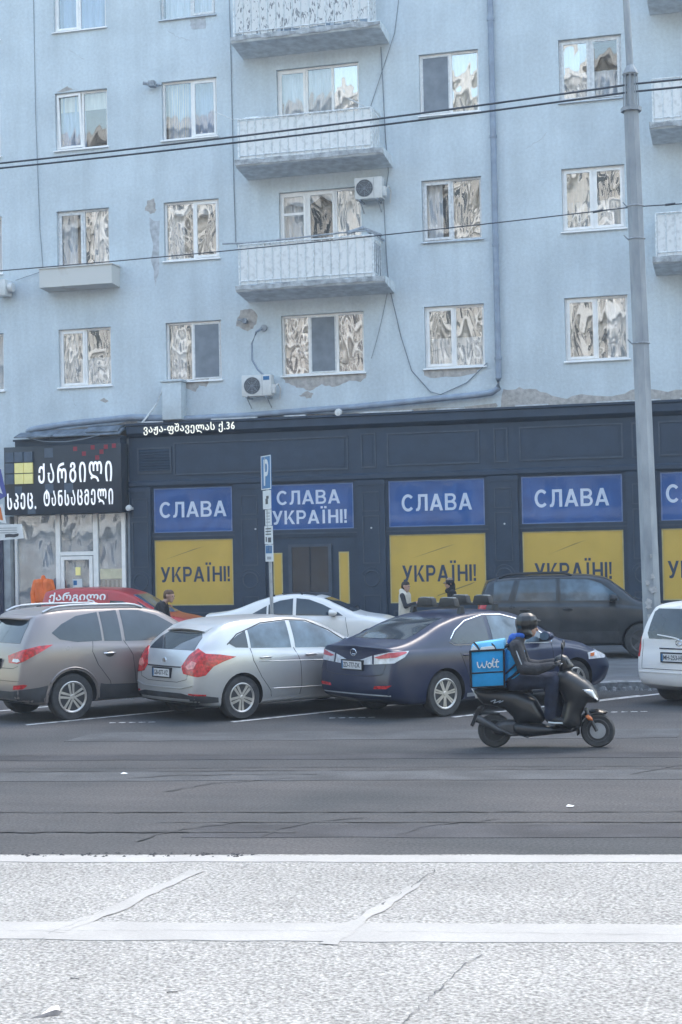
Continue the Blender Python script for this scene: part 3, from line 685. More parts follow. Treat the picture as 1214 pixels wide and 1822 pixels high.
# air conditioners
def aircon(name, label, x, z, w=0.78, h=0.54, y=-0.42, badge=False):
    t = thing(name, label, 'air conditioner', (x, y, z), group='air conditioners on the facade')
    mb = MB(); mb.box(0, 0, 0, w, 0.28, h); bevel_mesh(mb.build('casing', m_acw, t), 0.015)
    cx, cz, r = w * 0.36, h * 0.5, h * 0.41
    mb = MB(); mb.lathe([(0, 0.0), (r, 0.0), (r, 0.012), (0, 0.012)], 'y', 24, (cx, -0.006, cz)); fan = mb.build('fan_grille', m_acg, t)
    mb = MB()
    for k in range(1, 6):
        rr = r * k / 5.2; mb.tube([(cx + rr * math.cos(a * 0.2618), -0.012, cz + rr * math.sin(a * 0.2618)) for a in range(24)], 0.0035, 4, closed=True)
    for a in range(8): mb.tube([(cx, -0.012, cz), (cx + r * math.cos(a * 0.785), -0.012, cz + r * math.sin(a * 0.785))], 0.004, 4)
    mb.build('grille_ring', m_rustbar, fan)
    mb = MB(); mb.box(w * 0.70, -0.006, 0.02, w * 0.705, 0, h - 0.02); mb.build('panel_gap', m_acg, t)
    if badge: MB().box(w * 0.74, -0.004, h * 0.74, w * 0.95, 0, h * 0.92).build('badge', m_pblue, t)
    for xx in (0.12, w - 0.12): mb = MB(); mb.box(xx - 0.02, -0.02, -0.045, xx + 0.02, -y, -0.002); mb.tube([(xx, 0.05, -0.04), (xx, -y - 0.02, -0.26)], 0.014, 6); mb.build('bracket', m_rustbar, t)
    mb = MB(); mb.box(w, 0.06, 0.06, w + 0.07, 0.2, 0.28); mb.tube([(w + 0.05, 0.1, 0.2), (w + 0.13, 0.15, 0.3), (w + 0.15, 0.3, 0.2), (w + 0.1, -y - 0.02, -0.05)], 0.018, 6); mb.build('valve_cover', m_acw, t)
    return t
aircon('air_conditioner', 'white air conditioner fixed above the right end of a balcony door', 0.62, 10.92, 0.68, 0.52)
aircon('air_conditioner', 'white air conditioner under a curved hose, left of the rust-curtained window', -2.36, 6.28, 0.76, 0.52, badge=True)
mb = MB(); mb.tube([(-1.92, -0.05, 8.0), (-2.05, -0.12, 7.9), (-2.16, -0.16, 7.6), (-2.15, -0.18, 7.2), (-2.0, -0.2, 6.95), (-1.78, -0.25, 6.75)], 0.028, 8)
tag(mb.build('aircon_hose', m_pipe, None, smooth=60), 'grey curved hose running from the wall down to the lower air conditioner', 'hose')
mb = MB(); mb.lathe([(0.0, 0), (0.07, 0.0), (0.07, 0.16), (0, 0.16)], 'y', 10, (-2.36, -0.15, 8.2)); mb.tube([(-2.36, -0.1, 8.2), (-2.5, -0.2, 8.22)], 0.03, 8)
mb.build('vent_stub', m_rustbar, BLD)
mb = MB(); mb.lathe([(0.0, 0), (0.085, 0.0), (0.085, 0.06), (0, 0.06)], 'y', 10, (-1.88, -0.06, 8.0)); mb.build('hose_rose', m_rustbar, BLD)
mb = MB(); mb.box(-4.78, -0.22, 14.28, -4.62, -0.05, 14.42); mb.tube([(-4.9, -0.25, 14.36), (-4.62, -0.1, 14.32)], 0.045, 8); mb.tube([(-4.62, -0.1, 14.34), (-4.5, 0, 14.34)], 0.02, 6)
tag(mb.build('wall_bracket', m_rustbar), 'dark bracket lump beside the upper window of the second column', 'bracket')
mb = MB(); mb.box(-9.05, -0.4, 9.2, -8.75, 0, 9.62); mb.lathe([(0, 0), (0.13, 0.0), (0.13, 0.14), (0, 0.14)], 'x', 12, (-8.75, -0.2, 9.42)); tag(bevel_mesh(mb.build('wall_box', m_acw), 0.02), 'pale utility box on the wall at the left edge', 'box')

# cables down the facade
def cable(label, pts, r=0.010, m=None, group='cables on the facade'):
    mb = MB(); mb.tube([(x, y, z) for x, y, z in pts], r, 5); tag(mb.build('cable', m or m_cable), label, 'cable', group)
def sagline(p, q, sag, n=14, y=-0.03):
    return [(p[0] + (q[0] - p[0]) * i / n, y, p[1] + (q[1] - p[1]) * i / n - sag * 4 * (i / n) * (1 - i / n)) for i in range(n + 1)]
cable('thin cable dropping down the wall left of the leftmost window column', [(-8.02, -0.02, 21), (-8.0, -0.02, 14), (-7.93, -0.02, 11), (-7.86, -0.02, 9.95), (-7.95, -0.03, 9.8), (-8.6, -0.1, 9.62)], 0.008)
cable('thin cable dropping down the wall just left of the balconies', [(-2.68, -0.02, 21), (-2.62, -0.02, 15), (-2.60, -0.02, 11.5), (-2.58, -0.02, 10.2), (-2.5, -0.05, 10.02), (-2.3, -0.5, 10.0)], 0.010)
cable('thin slanting cable right of the upper balcony', [(2.05, -0.02, 18), (1.6, -0.02, 15.0), (0.9, -0.02, 13.1)], 0.008)
cable('thin cable hanging down right of the balconies to the shop cornice', [(1.25, -0.02, 14.7), (1.32, -0.03, 12.5), (1.38, -0.04, 11.6), (1.25, -0.05, 10.9), (1.28, -0.03, 9.6), (1.32, -0.03, 8.9), (1.6, -0.03, 7.6), (1.85, -0.03, 6.75), (2.3, -0.03, 6.22), (2.55, -0.04, 6.14), (3.2, -0.03, 6.4), (3.7, -0.03, 6.85)], 0.012)
cable('short slack cable between wall pins right of the rust-curtained window', sagline((0.85, 7.1), (1.3, 8.75), 0.1), 0.007)
# ---------------------------------------------------------------- bold sans capitals as cut shapes
def rect(x0, z0, x1, z1): return [(x0, z0), (x1, z0), (x1, z1), (x0, z1)]
def arc(cx, cz, rx, rz, t, a0, a1, n=14):
    A = [R(a0 + (a1 - a0) * i / n) for i in range(n + 1)]
    return [(cx + rx * math.cos(a), cz + rz * math.sin(a)) for a in A] + [(cx + (rx - t) * math.cos(a), cz + (rz - t) * math.sin(a)) for a in reversed(A)]
GL = {
 'С': (0.80, [arc(0.42, 0.5, 0.42, 0.52, 0.175, 42, 318, 22)]),
 'Л': (0.76, [rect(0.15, 0.84, 0.76, 1.0), rect(0.58, 0, 0.76, 0.84), [(0.15, 0.84), (0.32, 0.84), (0.31, 0.40), (0.27, 0.14), (0.18, 0.01), (0.0, -0.01), (0.0, 0.14), (0.08, 0.16), (0.13, 0.28), (0.15, 0.5)]]),
 'А': (0.86, [[(0, 0), (0.19, 0), (0.53, 1), (0.33, 1)], [(0.67, 0), (0.86, 0), (0.53, 1), (0.33, 1)], rect(0.20, 0.21, 0.66, 0.36)]),
 'В': (0.74, [rect(0, 0, 0.18, 1), rect(0.18, 0.85, 0.44, 1), rect(0.18, 0.44, 0.46, 0.585), rect(0.18, 0, 0.46, 0.155), arc(0.43, 0.735, 0.27, 0.265, 0.155, -90, 90), arc(0.45, 0.29, 0.29, 0.29, 0.155, -90, 90)]),
 'У': (0.78, [[(0.59, 1), (0.78, 1), (0.45, 0.17), (0.38, 0.04), (0.26, -0.02), (0.10, 0.0), (0.10, 0.15), (0.20, 0.14), (0.27, 0.20), (0.30, 0.28)], [(0, 1), (0.20, 1), (0.43, 0.46), (0.33, 0.23)]]),
 'К': (0.77, [rect(0, 0, 0.18, 1), [(0.18, 0.34), (0.53, 1), (0.75, 1), (0.36, 0.50), (0.18, 0.30)], [(0.27, 0.50), (0.40, 0.62), (0.78, 0), (0.56, 0)]]),
 'Р': (0.70, [rect(0, 0, 0.18, 1), rect(0.18, 0.84, 0.42, 1), rect(0.18, 0.36, 0.42, 0.52), arc(0.41, 0.68, 0.29, 0.32, 0.16, -90, 90)]),
 'Ї': (0.40, [rect(0.11, 0, 0.29, 1), rect(-0.02, 1.10, 0.15, 1.26), rect(0.25, 1.10, 0.42, 1.26)]),
 'Н': (0.74, [rect(0, 0, 0.18, 1), rect(0.56, 0, 0.74, 1), rect(0.18, 0.43, 0.56, 0.58)]),
 'І': (0.18, [rect(0, 0, 0.18, 1)]),
 '!': (0.18, [[(0.03, 0.28), (0.15, 0.28), (0.18, 1), (0, 1)], rect(0, 0, 0.18, 0.18)]),
}
def slogan(word, x, y, z, w, h, m, parent, d=0.003):
    gap = 0.13; tot = sum(GL[c][0] for c in word) + gap * (len(word) - 1); k = w / tot; u = 0.0; q = MB()
    for c in word:
        for i, poly in enumerate(GL[c][1]): q.prism([(x + (u + px_) * k, z + pz_ * h) for px_, pz_ in poly], y - d - 0.0004 * i, y, 'xz')
        u += GL[c][0] + gap
    return q.build('lettering', m, parent)

# ---------------------------------------------------------------- dark panelled shop front
SX0, SX1 = -5.52, 13.2
SHOP = thing('shopfront', 'dark slate panelled shop front filling the ground floor right of the sign', 'shopfront', (2, -0.2, GZ), ws=True)
YF = -0.10                                      # face of the panelling
bays = [(-4.87, -2.78), (-1.84, 0.34), (1.22, 3.57), (4.45, 6.81), (7.68, 10.04), (10.9, 13.0)]
pils = [(-5.50, -4.93), (-2.70, -1.92), (0.44, 1.14), (3.66, 4.38), (6.90, 7.60), (10.12, 10.82)]
mb = MB(); mb.box(SX0, YF, 4.30, SX1, 0.02, 5.40); mb.build('frieze', m_shop, SHOP)
mb = MB()
mb.prism([(0.0, 5.40), (YF, 5.40), (YF - 0.10, 5.46), (YF - 0.14, 5.50), (YF - 0.14, 5.68), (YF - 0.18, 5.70), (YF - 0.18, 5.75), (0, 5.78)], SX0, SX1, 'yz'); mb.build('cornice', m_shop, SHOP)
mb = MB(); mb.prism([(0.0, 4.14), (YF - 0.02, 4.14), (YF - 0.05, 4.18), (YF - 0.05, 4.27), (YF, 4.30), (0, 4.30)], SX0, SX1, 'yz'); mb.build('architrave', m_shop, SHOP)
mb = MB()
for x in np.arange(SX0 + 0.4, SX1, 1.9): MB().box(x, YF - 0.19, 5.752, x + random.uniform(0.5, 1.5), YF - 0.05, 5.785).build('flashing', m_sill, SHOP)

def frame_strip(mb, x0, x1, z0, z1, y, w=0.035, d=0.022):
    mb.box(x0, y - d, z0, x0 + w, y + 0.004, z1); mb.box(x1 - w, y - d, z0, x1, y + 0.004, z1)
    mb.box(x0 + w, y - d, z0, x1 - w, y + 0.004, z0 + w); mb.box(x0 + w, y - d, z1 - w, x1 - w, y + 0.004, z1)
for x0, x1, z0, z1 in [(-4.30, 0.24, 4.42, 5.24), (1.21, 3.48, 4.46, 5.26), (4.43, 6.85, 4.47, 5.28), (7.66, 10.0, 4.48, 5.28), (10.9, 13.0, 4.48, 5.28),
                       (0.56, 0.94, 4.44, 5.28), (3.82, 4.16, 4.46, 5.28), (7.05, 7.45, 4.46, 5.28)]:
    mb = MB(); frame_strip(mb, x0, x1, z0, z1, YF); fo = mb.build('frieze_panel', m_shop2, SHOP)
    MB().box(x0 + 0.09, YF - 0.008, z0 + 0.09, x1 - 0.09, YF + 0.003, z1 - 0.09).build('field', m_shop, fo)
for i, (x0, x1) in enumerate(pils):
    mb = MB(); mb.box(x0, YF - 0.06, GZ + 0.25, x1, 0, 4.14); mb.box(x0 - 0.03, YF - 0.09, GZ, x1 + 0.03, 0, GZ + 0.25); mb.box(x0 - 0.02, YF - 0.08, 4.02, x1 + 0.02, YF - 0.055, 4.10)
    p = mb.build('pilaster', m_shop, SHOP)
    cx = (x0 + x1) / 2; yy = YF - 0.06; hw = 0.21
    for z0, z1 in ((3.38, 3.86), (2.12, 3.28), (GZ + 0.35, 1.36)):
        mb = MB(); frame_strip(mb, cx - hw, cx + hw, z0, z1, yy, 0.022, 0.018); mb.build('moulding', m_shop2, p)
    mb = MB(); mb.tube([(cx + 0.19 * math.cos(a * R(15)), yy - 0.006, 1.76 + 0.19 * math.sin(a * R(15))) for a in range(24)], 0.016, 6, closed=True)
    mb.tube([(cx + 0.27 * math.cos(R(200 + a * 14)), yy - 0.004, 1.76 - 0.27 * math.sin(R(200 + a * 14)) * 1) for a in range(11)], 0.010, 5)
    mb.build('ring_moulding', m_shop2, p)
for x0, x1 in zip([p[1] for p in pils], [p[0] for p in pils[1:]] + [SX1]):
    i = [p[1] for p in pils].index(x0)
    if i == 1: continue
    mb = MB(); mb.box(x0, YF + 0.02, GZ, x1, 0, 1.10); so = mb.build('stall_riser', m_shop, SHOP)
    mb = MB(); frame_strip(mb, x0 + 0.15, x1 - 0.15, GZ + 0.15, 0.98, YF + 0.02); mb.build('moulding', m_shop2, so)
# window surrounds
for i, (x0, x1) in enumerate(bays):
    mb = MB(); a, b = pils[i][1], (pils[i + 1][0] if i + 1 < len(pils) else SX1); y = YF + 0.01
    mb.box(a, y, 1.10, x0, 0, 4.14); mb.box(x1, y, 1.10, b, 0, 4.14); mb.box(x0, y, 2.80, x1, 0, 2.975); mb.box(x0, y, 4.10, x1, 0, 4.14)
    if i != 1: mb.box(x0, y, 1.10, x1, 0, 1.15)
    wf = mb.build('window_surround', m_shop, SHOP)
    mb = MB(); mb.box(a + 0.01, y - 0.012, 2.965, b - 0.01, y, 2.985); mb.box(a + 0.01, y - 0.02, 2.87, b - 0.01, y, 2.90); mb.build('transom_bead', m_shop2, wf)
# the entrance in the second bay
x0, x1 = bays[1]; y = YF + 0.04
mb = MB(); mb.box(x0, y, GZ, x1, 0.01, 2.80)
ent = mb.build('entrance_panel', m_shop, SHOP)
mb = MB(); mb.box(-1.34, y - 0.05, GZ, -1.25, y, 2.62); mb.box(-0.32, y - 0.05, GZ, -0.23, y, 2.62); mb.box(-1.25, y - 0.05, 2.55, -0.32, y, 2.62); mb.box(-1.25, y - 0.05, 1.38, -0.32, y, 1.44); mb.build('door_frame', m_shop2, ent)
mb = MB(); mb.box(-1.25, y - 0.02, 1.44, -0.80, y - 0.004, 2.55); mb.box(-0.77, y - 0.02, 1.44, -0.32, y - 0.004, 2.55); mb.build('door_glass', m_blackglass, ent)
mb = MB(); mb.box(-1.25, y - 0.03, GZ, -0.32, y - 0.004, 1.38); frame_strip(mb, -1.15, -0.42, 0.4, 1.25, y - 0.03); mb.build('door_leaf', m_shop, ent)
# louvre
mb = MB(); mb.box(-5.28, YF - 0.03, 4.48, -5.24, YF, 5.14); mb.box(-4.40, YF - 0.03, 4.48, -4.36, YF, 5.14); mb.box(-5.24, YF - 0.03, 5.10, -4.40, YF, 5.14); mb.box(-5.24, YF - 0.03, 4.48, -4.40, YF, 4.52)
mb.box(-5.24, YF - 0.004, 4.52, -4.40, YF + 0.001, 5.10)
lo_ = mb.build('louvre', m_shop2, SHOP)
for k in range(8):
    z = 4.55 + k * 0.068; MB().prism([(YF - 0.005, z + 0.05), (YF - 0.045, z), (YF - 0.045, z + 0.012), (YF - 0.005, z + 0.062)], -5.24, -4.40, 'yz').build('slat', m_shop, lo_)
V, F = text_verts('ვაჟა-ფშაველას ქ.36', 2.42, 0.27, 0.004, 0.03, space=1.12)
dz = 0.03
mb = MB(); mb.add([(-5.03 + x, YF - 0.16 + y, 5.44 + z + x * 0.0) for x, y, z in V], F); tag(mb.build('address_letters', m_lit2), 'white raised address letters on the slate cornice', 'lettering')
mb = MB()
for x, z in [(-2.15, 3.02), (0.80, 2.98), (4.05, 3.0), (7.25, 3.0)]: mb.lathe([(0, 0), (0.022, 0.0), (0.022, 0.03), (0, 0.03)], 'y', 8, (x, YF - 0.09, z))
mb.build('fixing_stub', m_pwhite, SHOP)

# posters filling the shop windows
def poster(label, x0, x1, z0, z1, m, words, lm, tw=None, th=0.3, tz=None, group=None, tx=None):
    t = MB(); t.box(x0 + 0.02, YF + 0.035, z0 + 0.02, x1 - 0.02, YF + 0.045, z1 - 0.02)
    o = t.build('poster', m); tag(o, label, 'poster', group)
    e = MB(); frame_strip(e, x0 + 0.001, x1 - 0.001, z0 + 0.001, z1 - 0.001, YF + 0.034, 0.03, 0.006); e.build('pale_border', mat('film_edge_' + m.name, [min(0.8, c * 1.5 + 0.03) for c in m.diffuse_color[:3]] if False else ((0.13, 0.20, 0.38) if m is m_blue else (0.50, 0.42, 0.20)), 0.5), o)
    if words:
        for wd, w, h, x, z in words:
            slogan(wd, x, YF + 0.0348, z, w, h * (0.98 if 'Ї' not in wd else 0.76), lm, o)
    return o
BZ0, BZ1, YZ0, YZ1 = 2.975, 4.10, 1.15, 2.80
poster('blue poster with white СЛАВА in the first window from the left', -4.87, -2.78, BZ0, BZ1, m_blue, [('СЛАВА', 1.78, 0.40, -4.72, 3.36)], m_white_let)
poster('blue poster with two lines of white words above the dark entrance', -1.84, 0.34, BZ0, BZ1, m_blue, [('СЛАВА', 1.62, 0.35, -1.62, 3.60), ('УКРАЇНІ!', 1.90, 0.44, -1.74, 3.12)], m_white_let)
poster('blue poster with white СЛАВА directly above the woman in the cream vest', 1.22, 3.57, BZ0, BZ1, m_blue, [('СЛАВА', 1.72, 0.41, 1.54, 3.36)], m_white_let)
poster('blue poster with white СЛАВА above the charcoal SUV', 4.45, 6.81, BZ0, BZ1, m_blue, [('СЛАВА', 1.74, 0.42, 4.76, 3.37)], m_white_let)
poster('blue poster cut by the right edge beside the lamp post', 7.68, 10.04, BZ0, BZ1, m_blue, [('СЛАВА', 1.74, 0.42, 7.80, 3.40)], m_white_let)
poster('yellow poster with navy word in the first window from the left', -4.87, -2.78, YZ0, YZ1, m_yellow, [('УКРАЇНІ!', 1.84, 0.50, -4.72, 1.74)], m_navy_let)
poster('narrow yellow strip left of the dark entrance door', -1.74, -1.50, YZ0, 2.42, m_yellow, None, None)
poster('narrow yellow strip right of the dark entrance door', -0.06, 0.20, YZ0, 2.42, m_yellow, None, None)
poster('yellow poster with navy word behind the woman in the cream vest', 1.22, 3.57, YZ0, YZ1, m_yellow, [('УКРАЇНІ!', 1.80, 0.52, 1.52, 1.66)], m_navy_let)
poster('yellow poster with navy word half hidden by the charcoal SUV', 4.45, 6.81, YZ0, YZ1, m_yellow, [('УКРАЇНІ!', 1.80, 0.52, 4.72, 1.66)], m_navy_let)
poster('yellow poster cut by the right edge beside the lamp post', 7.68, 10.04, YZ0, YZ1, m_yellow, [('УКРАЇНІ!', 1.80, 0.52, 7.80, 1.66)], m_navy_let)
for x0, x1 in bays: MB().add([(x0 + 0.005, YF + 0.022, BZ0), (x1 - 0.005, YF + 0.022, BZ0), (x1 - 0.005, YF + 0.022, BZ1), (x0 + 0.005, YF + 0.022, BZ1)], [(0, 1, 2, 3)]).build('transom_pane', glass_mat('flat_pane', 0.03, tint=(0.95, 0.97, 1.0), wav=0.0015, ws=1.0), SHOP)
# slanting creases in the yellow film
mcr = mat('film_crease', (0.24, 0.19, 0.07), 0.6)
for x, z, l in [(-4.62, 2.30, 1.1), (1.75, 2.22, 1.1), (5.05, 2.25, 0.9)]:
    MB().prism([(x, z), (x + l, z + 0.33), (x + l * 0.7, z + 0.25)], YF + 0.031, YF + 0.0347, 'xz').build('film_crease', mcr, SHOP)
MB().prism([(2.35, 1.30), (3.2, 1.58), (3.3, 1.64), (2.4, 1.34)], YF + 0.031, YF + 0.0347, 'xz').build('film_crease', mcr, SHOP)

# ---------------------------------------------------------------- the neighbouring shop: sign, canopy, glazed entrance
SG = thing('shop_sign', 'black box sign with white lettering, yellow tiles and red squares', 'sign', (-7.2, -0.3, 3.5), ws=True)
YS = -0.50
mb = MB(); mb.box(-8.80, YS, 3.52, -5.56, -0.03, 5.26); bevel_mesh(mb.build('sign_box', m_signblk, SG), 0.012)
mb = MB(); mb.box(-8.50, YS + 0.04, 5.264, -5.60, -0.03, 5.42); mb.box(-8.55, YS + 0.02, 5.40, -5.56, -0.03, 5.45); mb.build('top_fascia', m_shop, SG)
for k, (x, z) in enumerate([(x, z) for z in (4.34, 4.62, 4.90) for x in (-8.74, -8.48, -8.22)]):
    yel = x > -8.6 and z < 4.8
    MB().box(x, YS - 0.05, z - 0.03, x + 0.24, YS - 0.002, z + 0.225).build('logo_tile', m_tiley if yel else m_tile, SG)
for x, z, s_ in [(-7.66, 4.96, 0.24), (-7.66, 4.05, 0.24), (-7.12, 4.05, 0.24), (-8.15, 3.54, 0.22), (-8.5, 4.05, 0.2)]:
    MB().box(x, YS - 0.006, z, x + s_, YS - 0.001, z + s_).build('grey_square', m_tile, SG)
for x, z in [(-6.86, 5.10), (-6.62, 4.97), (-6.38, 5.12), (-6.14, 5.00), (-6.02, 5.12), (-5.80, 5.14), (-6.26, 4.86)]:
    MB().box(x, YS - 0.008, z, x + 0.11, YS - 0.001, z + 0.11).build('red_square', m_tiler, SG)
for wd, x, z, w, h, yo in [('ᲥᲐᲠᲒᲘᲚᲘ', -7.82, 4.30, 2.02, 0.52, 0), ('ᲡᲞᲔᲪ.', -8.70, 3.66, 0.80, 0.42, 0), ('ᲢᲐᲜᲡᲐᲪᲛᲔᲚᲘ', -7.68, 3.72, 1.90, 0.42, 0)]:
    V, F = text_verts(wd, w, h, 0.006, 0.03, space=1.3)
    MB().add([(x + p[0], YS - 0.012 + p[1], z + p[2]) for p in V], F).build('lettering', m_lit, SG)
mb = MB(); V = []
prof = [(0.0, 5.74), (-0.25, 5.68), (-0.62, 5.50), (-0.64, 5.455)]
rn = random.Random(11)
mb.prism([(-0.02, 5.70), (-0.30, 5.66), (-0.60, 5.50), (-0.60, 5.47), (-0.28, 5.60), (-0.02, 5.64)], -8.05, -5.55, 'yz')
mb.prism([(-0.05, 5.76), (-0.35, 5.70), (-0.55, 5.57), (-0.55, 5.55), (-0.05, 5.73)], -6.5, -5.62, 'yz')
mb.prism([(-0.30, 5.64), (-0.68, 5.50), (-0.68, 5.47), (-0.3, 5.60)], -8.42, -7.4, 'yz')
tag(mb.build('tin_canopy', m_tin), 'battered grey tin canopy above the black shop sign', 'canopy')
mb = MB(); mb.tube([(-8.1, -0.62, 5.48), (-7.6, -0.64, 5.36), (-7.0, -0.66, 5.33), (-6.5, -0.66, 5.38), (-6.1, -0.64, 5.46)], 0.012, 5); tag(mb.build('cable', m_cable), 'slack cable drooping over the top of the black sign', 'cable')
mb = MB(); mb.lathe([(0, 0), (0.07, 0.02), (0.085, 0.07), (0.07, 0.12), (0, 0.14)], 'y', 12, (-5.42, -0.45, 3.62)); mb.box(-5.45, -0.33, 3.58, -5.39, -0.15, 3.64)
tag(mb.build('security_camera', m_acw, None, smooth=40), 'white round security camera at the lower right of the black sign', 'camera')

SE = thing('shop_entrance', 'white framed glazed shop entrance under the black sign', 'entrance', (-7.1, -0.1, GZ), ws=True)
y = -0.06; mb = MB()
for x, w in [(-8.72, 0.07), (-7.56, 0.12), (-6.52, 0.13), (-5.74, 0.10)]: mb.box(x, y - 0.08, GZ, x + w, y, 3.52)
mb.box(-7.44, y - 0.07, 2.46, -6.52, y - 0.005, 2.56)
mb.build('frame', m_pvc, SE)
mb = MB(); mb.box(-7.42, y - 0.10, GZ + 0.05, -7.33, y - 0.05, 2.44); mb.box(-6.63, y - 0.10, GZ + 0.05, -6.54, y - 0.05, 2.44); mb.box(-7.33, y - 0.10, 2.35, -6.63, y - 0.05, 2.44); mb.box(-7.33, y - 0.10, GZ + 0.05, -6.63, y - 0.05, 0.45); mb.box(-6.68, y - 0.14, 1.1, -6.65, y - 0.10, 1.5)
dr = mb.build('door', m_pvc, SE)
MB().add([(-7.33, y - 0.07, 0.45), (-6.63, y - 0.07, 0.45), (-6.63, y - 0.07, 2.35), (-7.33, y - 0.07, 2.35)], [(0, 1, 2, 3)]).build('pane', m_pane, dr)
MB().box(-7.10, y - 0.082, 1.62, -6.84, y - 0.075, 1.86).build('blue_notice', m_pwhite, dr)
MB().box(-7.08, y - 0.086, 1.70, -6.98, y - 0.082, 1.82).build('notice_mark', m_pblue, dr)
MB().box(-7.02, y - 0.082, 1.95, -6.88, y - 0.075, 2.16).build('yellow_notice', m_tiley, dr)
for x0, x1, z0, z1 in [(-7.44, -6.52, 2.56, 3.50), (-6.39, -5.74, GZ + 0.1, 3.50), (-8.65, -7.56, GZ + 0.1, 3.50)]:
    MB().add([(x0, y - 0.03, z0), (x1, y - 0.03, z0), (x1, y - 0.03, z1), (x0, y - 0.03, z1)], [(0, 1, 2, 3)]).build('pane', m_pane, SE)
MB().box(-6.36, y - 0.024, 1.85, -5.76, y - 0.018, 2.10).build('yellow_band', mat('pale_yellow_film', (0.62, 0.58, 0.34), 0.5), SE)
for k in range(5): MB().box(-6.36 + k * 0.12, y - 0.024, 1.45, -6.30 + k * 0.12, y - 0.018, 1.82).build('dark_stripe', m_print, SE)
mb = MB(); mb.box(-8.72, -0.02, GZ, -5.62, -0.015, 3.5); mb.build('back_panel', mat('shop_interior', (0.26, 0.29, 0.32), 0.8, var=0.35, vs=1.6), SE)
mb = MB(); mb.box(-9.6, -0.30, GZ, -8.76, 0.0, 3.5); tag(bevel_mesh(mb.build('stone_pier', mat('grey_pier', (0.30, 0.32, 0.34), 0.9, var=0.15, vs=4)), 0.02), 'grey stone pier at the left edge beside the shop entrance', 'pier')
mb = MB(); mb.box(-9.3, -0.36, GZ, -8.95, -0.30, 2.9); tag(mb.build('dark_blue_door', m_navy), 'narrow dark blue door leaf on the pier at the left edge', 'door')

# ---------------------------------------------------------------- lamp post with cage head, wires
LP = (8.06, -8.2)
lp = thing('lamp_post', 'tall tapered grey lamp post with a barred collar near the top', 'lamp post', (LP[0], LP[1], KZ))
mb = MB(); n = 8
H1 = 10.2
prof = [(0.0, 0.185), (0.5, 0.18), (1.0, 0.168), (H1, 0.138)]
for i in range(len(prof) - 1): pass
V = []; F = []
for z, r in prof:
    for j in range(n): V.append((r * math.cos((j + 0.5) * math.pi / 4) - 0.016 * z, r * math.sin((j + 0.5) * math.pi / 4), z))
for i in range(len(prof) - 1):
    for j in range(n): F.append((i * n + j, i * n + (j + 1) % n, (i + 1) * n + (j + 1) % n, (i + 1) * n + j))
F.append(tuple((len(prof) - 1) * n + j for j in range(n)))
mb.add(V, F); mb.build('shaft', m_pole, lp, smooth=30)
lx = -0.016 * H1
mb = MB(); mb.tube([(lx, 0, H1 - 0.02), (lx, 0, H1 + 0.05)], 0.19, 8); mb.build('flange', m_pole, lp)
for j in range(8):
    a = j * math.pi / 4
    mb = MB(); mb.tube([(lx + 0.135 * math.cos(a), 0.135 * math.sin(a), H1 + 0.05), (lx + 0.12 * math.cos(a), 0.12 * math.sin(a), H1 + 0.66)], 0.013, 6); mb.build('collar_bar', m_pole, lp)
mb = MB(); mb.lathe([(0.13, 0), (0.15, 0.03), (0.05, 0.22), (0.045, 0.3)], 'z', 8, (lx, 0, H1 + 0.64)); mb.build('cap', m_pole, lp)
mb = MB(); mb.tube([(lx, 0, H1), (lx - 0.005, 0, H1 + 0.9), (lx - 0.06, 0, H1 + 2.6), (lx - 0.12, -0.2, H1 + 4.5), (lx - 0.2, -1.6, H1 + 5.2)], 0.075, 10, r1=0.045); mb.build('upper_tube', m_pole, lp, smooth=60)
mb = MB(); mb.prism([(-2.35, 15.24), (-1.55, 15.30), (-1.55, 15.44), (-2.3, 15.40)], lx - 0.34, lx - 0.06, 'yz'); mb.build('lamp_head', m_pole, lp)
for z in (7.85, 5.95, 8.45):
    r = 0.185 - (0.185 - 0.138) * z / H1
    mb = MB(); mb.tube([(-0.016 * z + (r) * math.cos(a * R(30)), (r) * math.sin(a * R(30)), z) for a in range(12)], 0.012, 5, closed=True)
    mb.tube([(-0.016 * z - r, -0.02, z), (-0.016 * z - r - 0.07, -0.05, z + 0.08)], 0.012, 5); mb.build('band', m_rustbar, lp)
for x, z, w, h, s_ in [(-0.04, 1.25, 0.10, 0.16, 1), (0.05, 1.5, 0.12, 0.10, 2), (0.0, 0.95, 0.13, 0.2, 3), (0.04, 1.75, 0.05, 0.09, 4), (-0.06, 1.62, 0.06, 0.1, 5), (0.02, 2.1, 0.04, 0.06, 6)]:
    MB().prism(jag([(x - w / 2 - 0.02, z - h / 2), (x + w / 2 - 0.02, z - h / 2), (x + w / 2 - 0.02, z + h / 2), (x - w / 2 - 0.02, z + h / 2)], 0.02, 3, s_), -0.172, -0.150, 'xz').build('torn_paper', mat('torn_paper', (0.42, 0.42, 0.43), 0.9, var=0.15, vs=20), lp)
def wirepts(p, q, sag, n=24):
    return [(p[0] + (q[0] - p[0]) * i / n, p[1] + (q[1] - p[1]) * i / n, p[2] + (q[2] - p[2]) * i / n - 4 * sag * (i / n) * (1 - i / n)) for i in range(n + 1)]
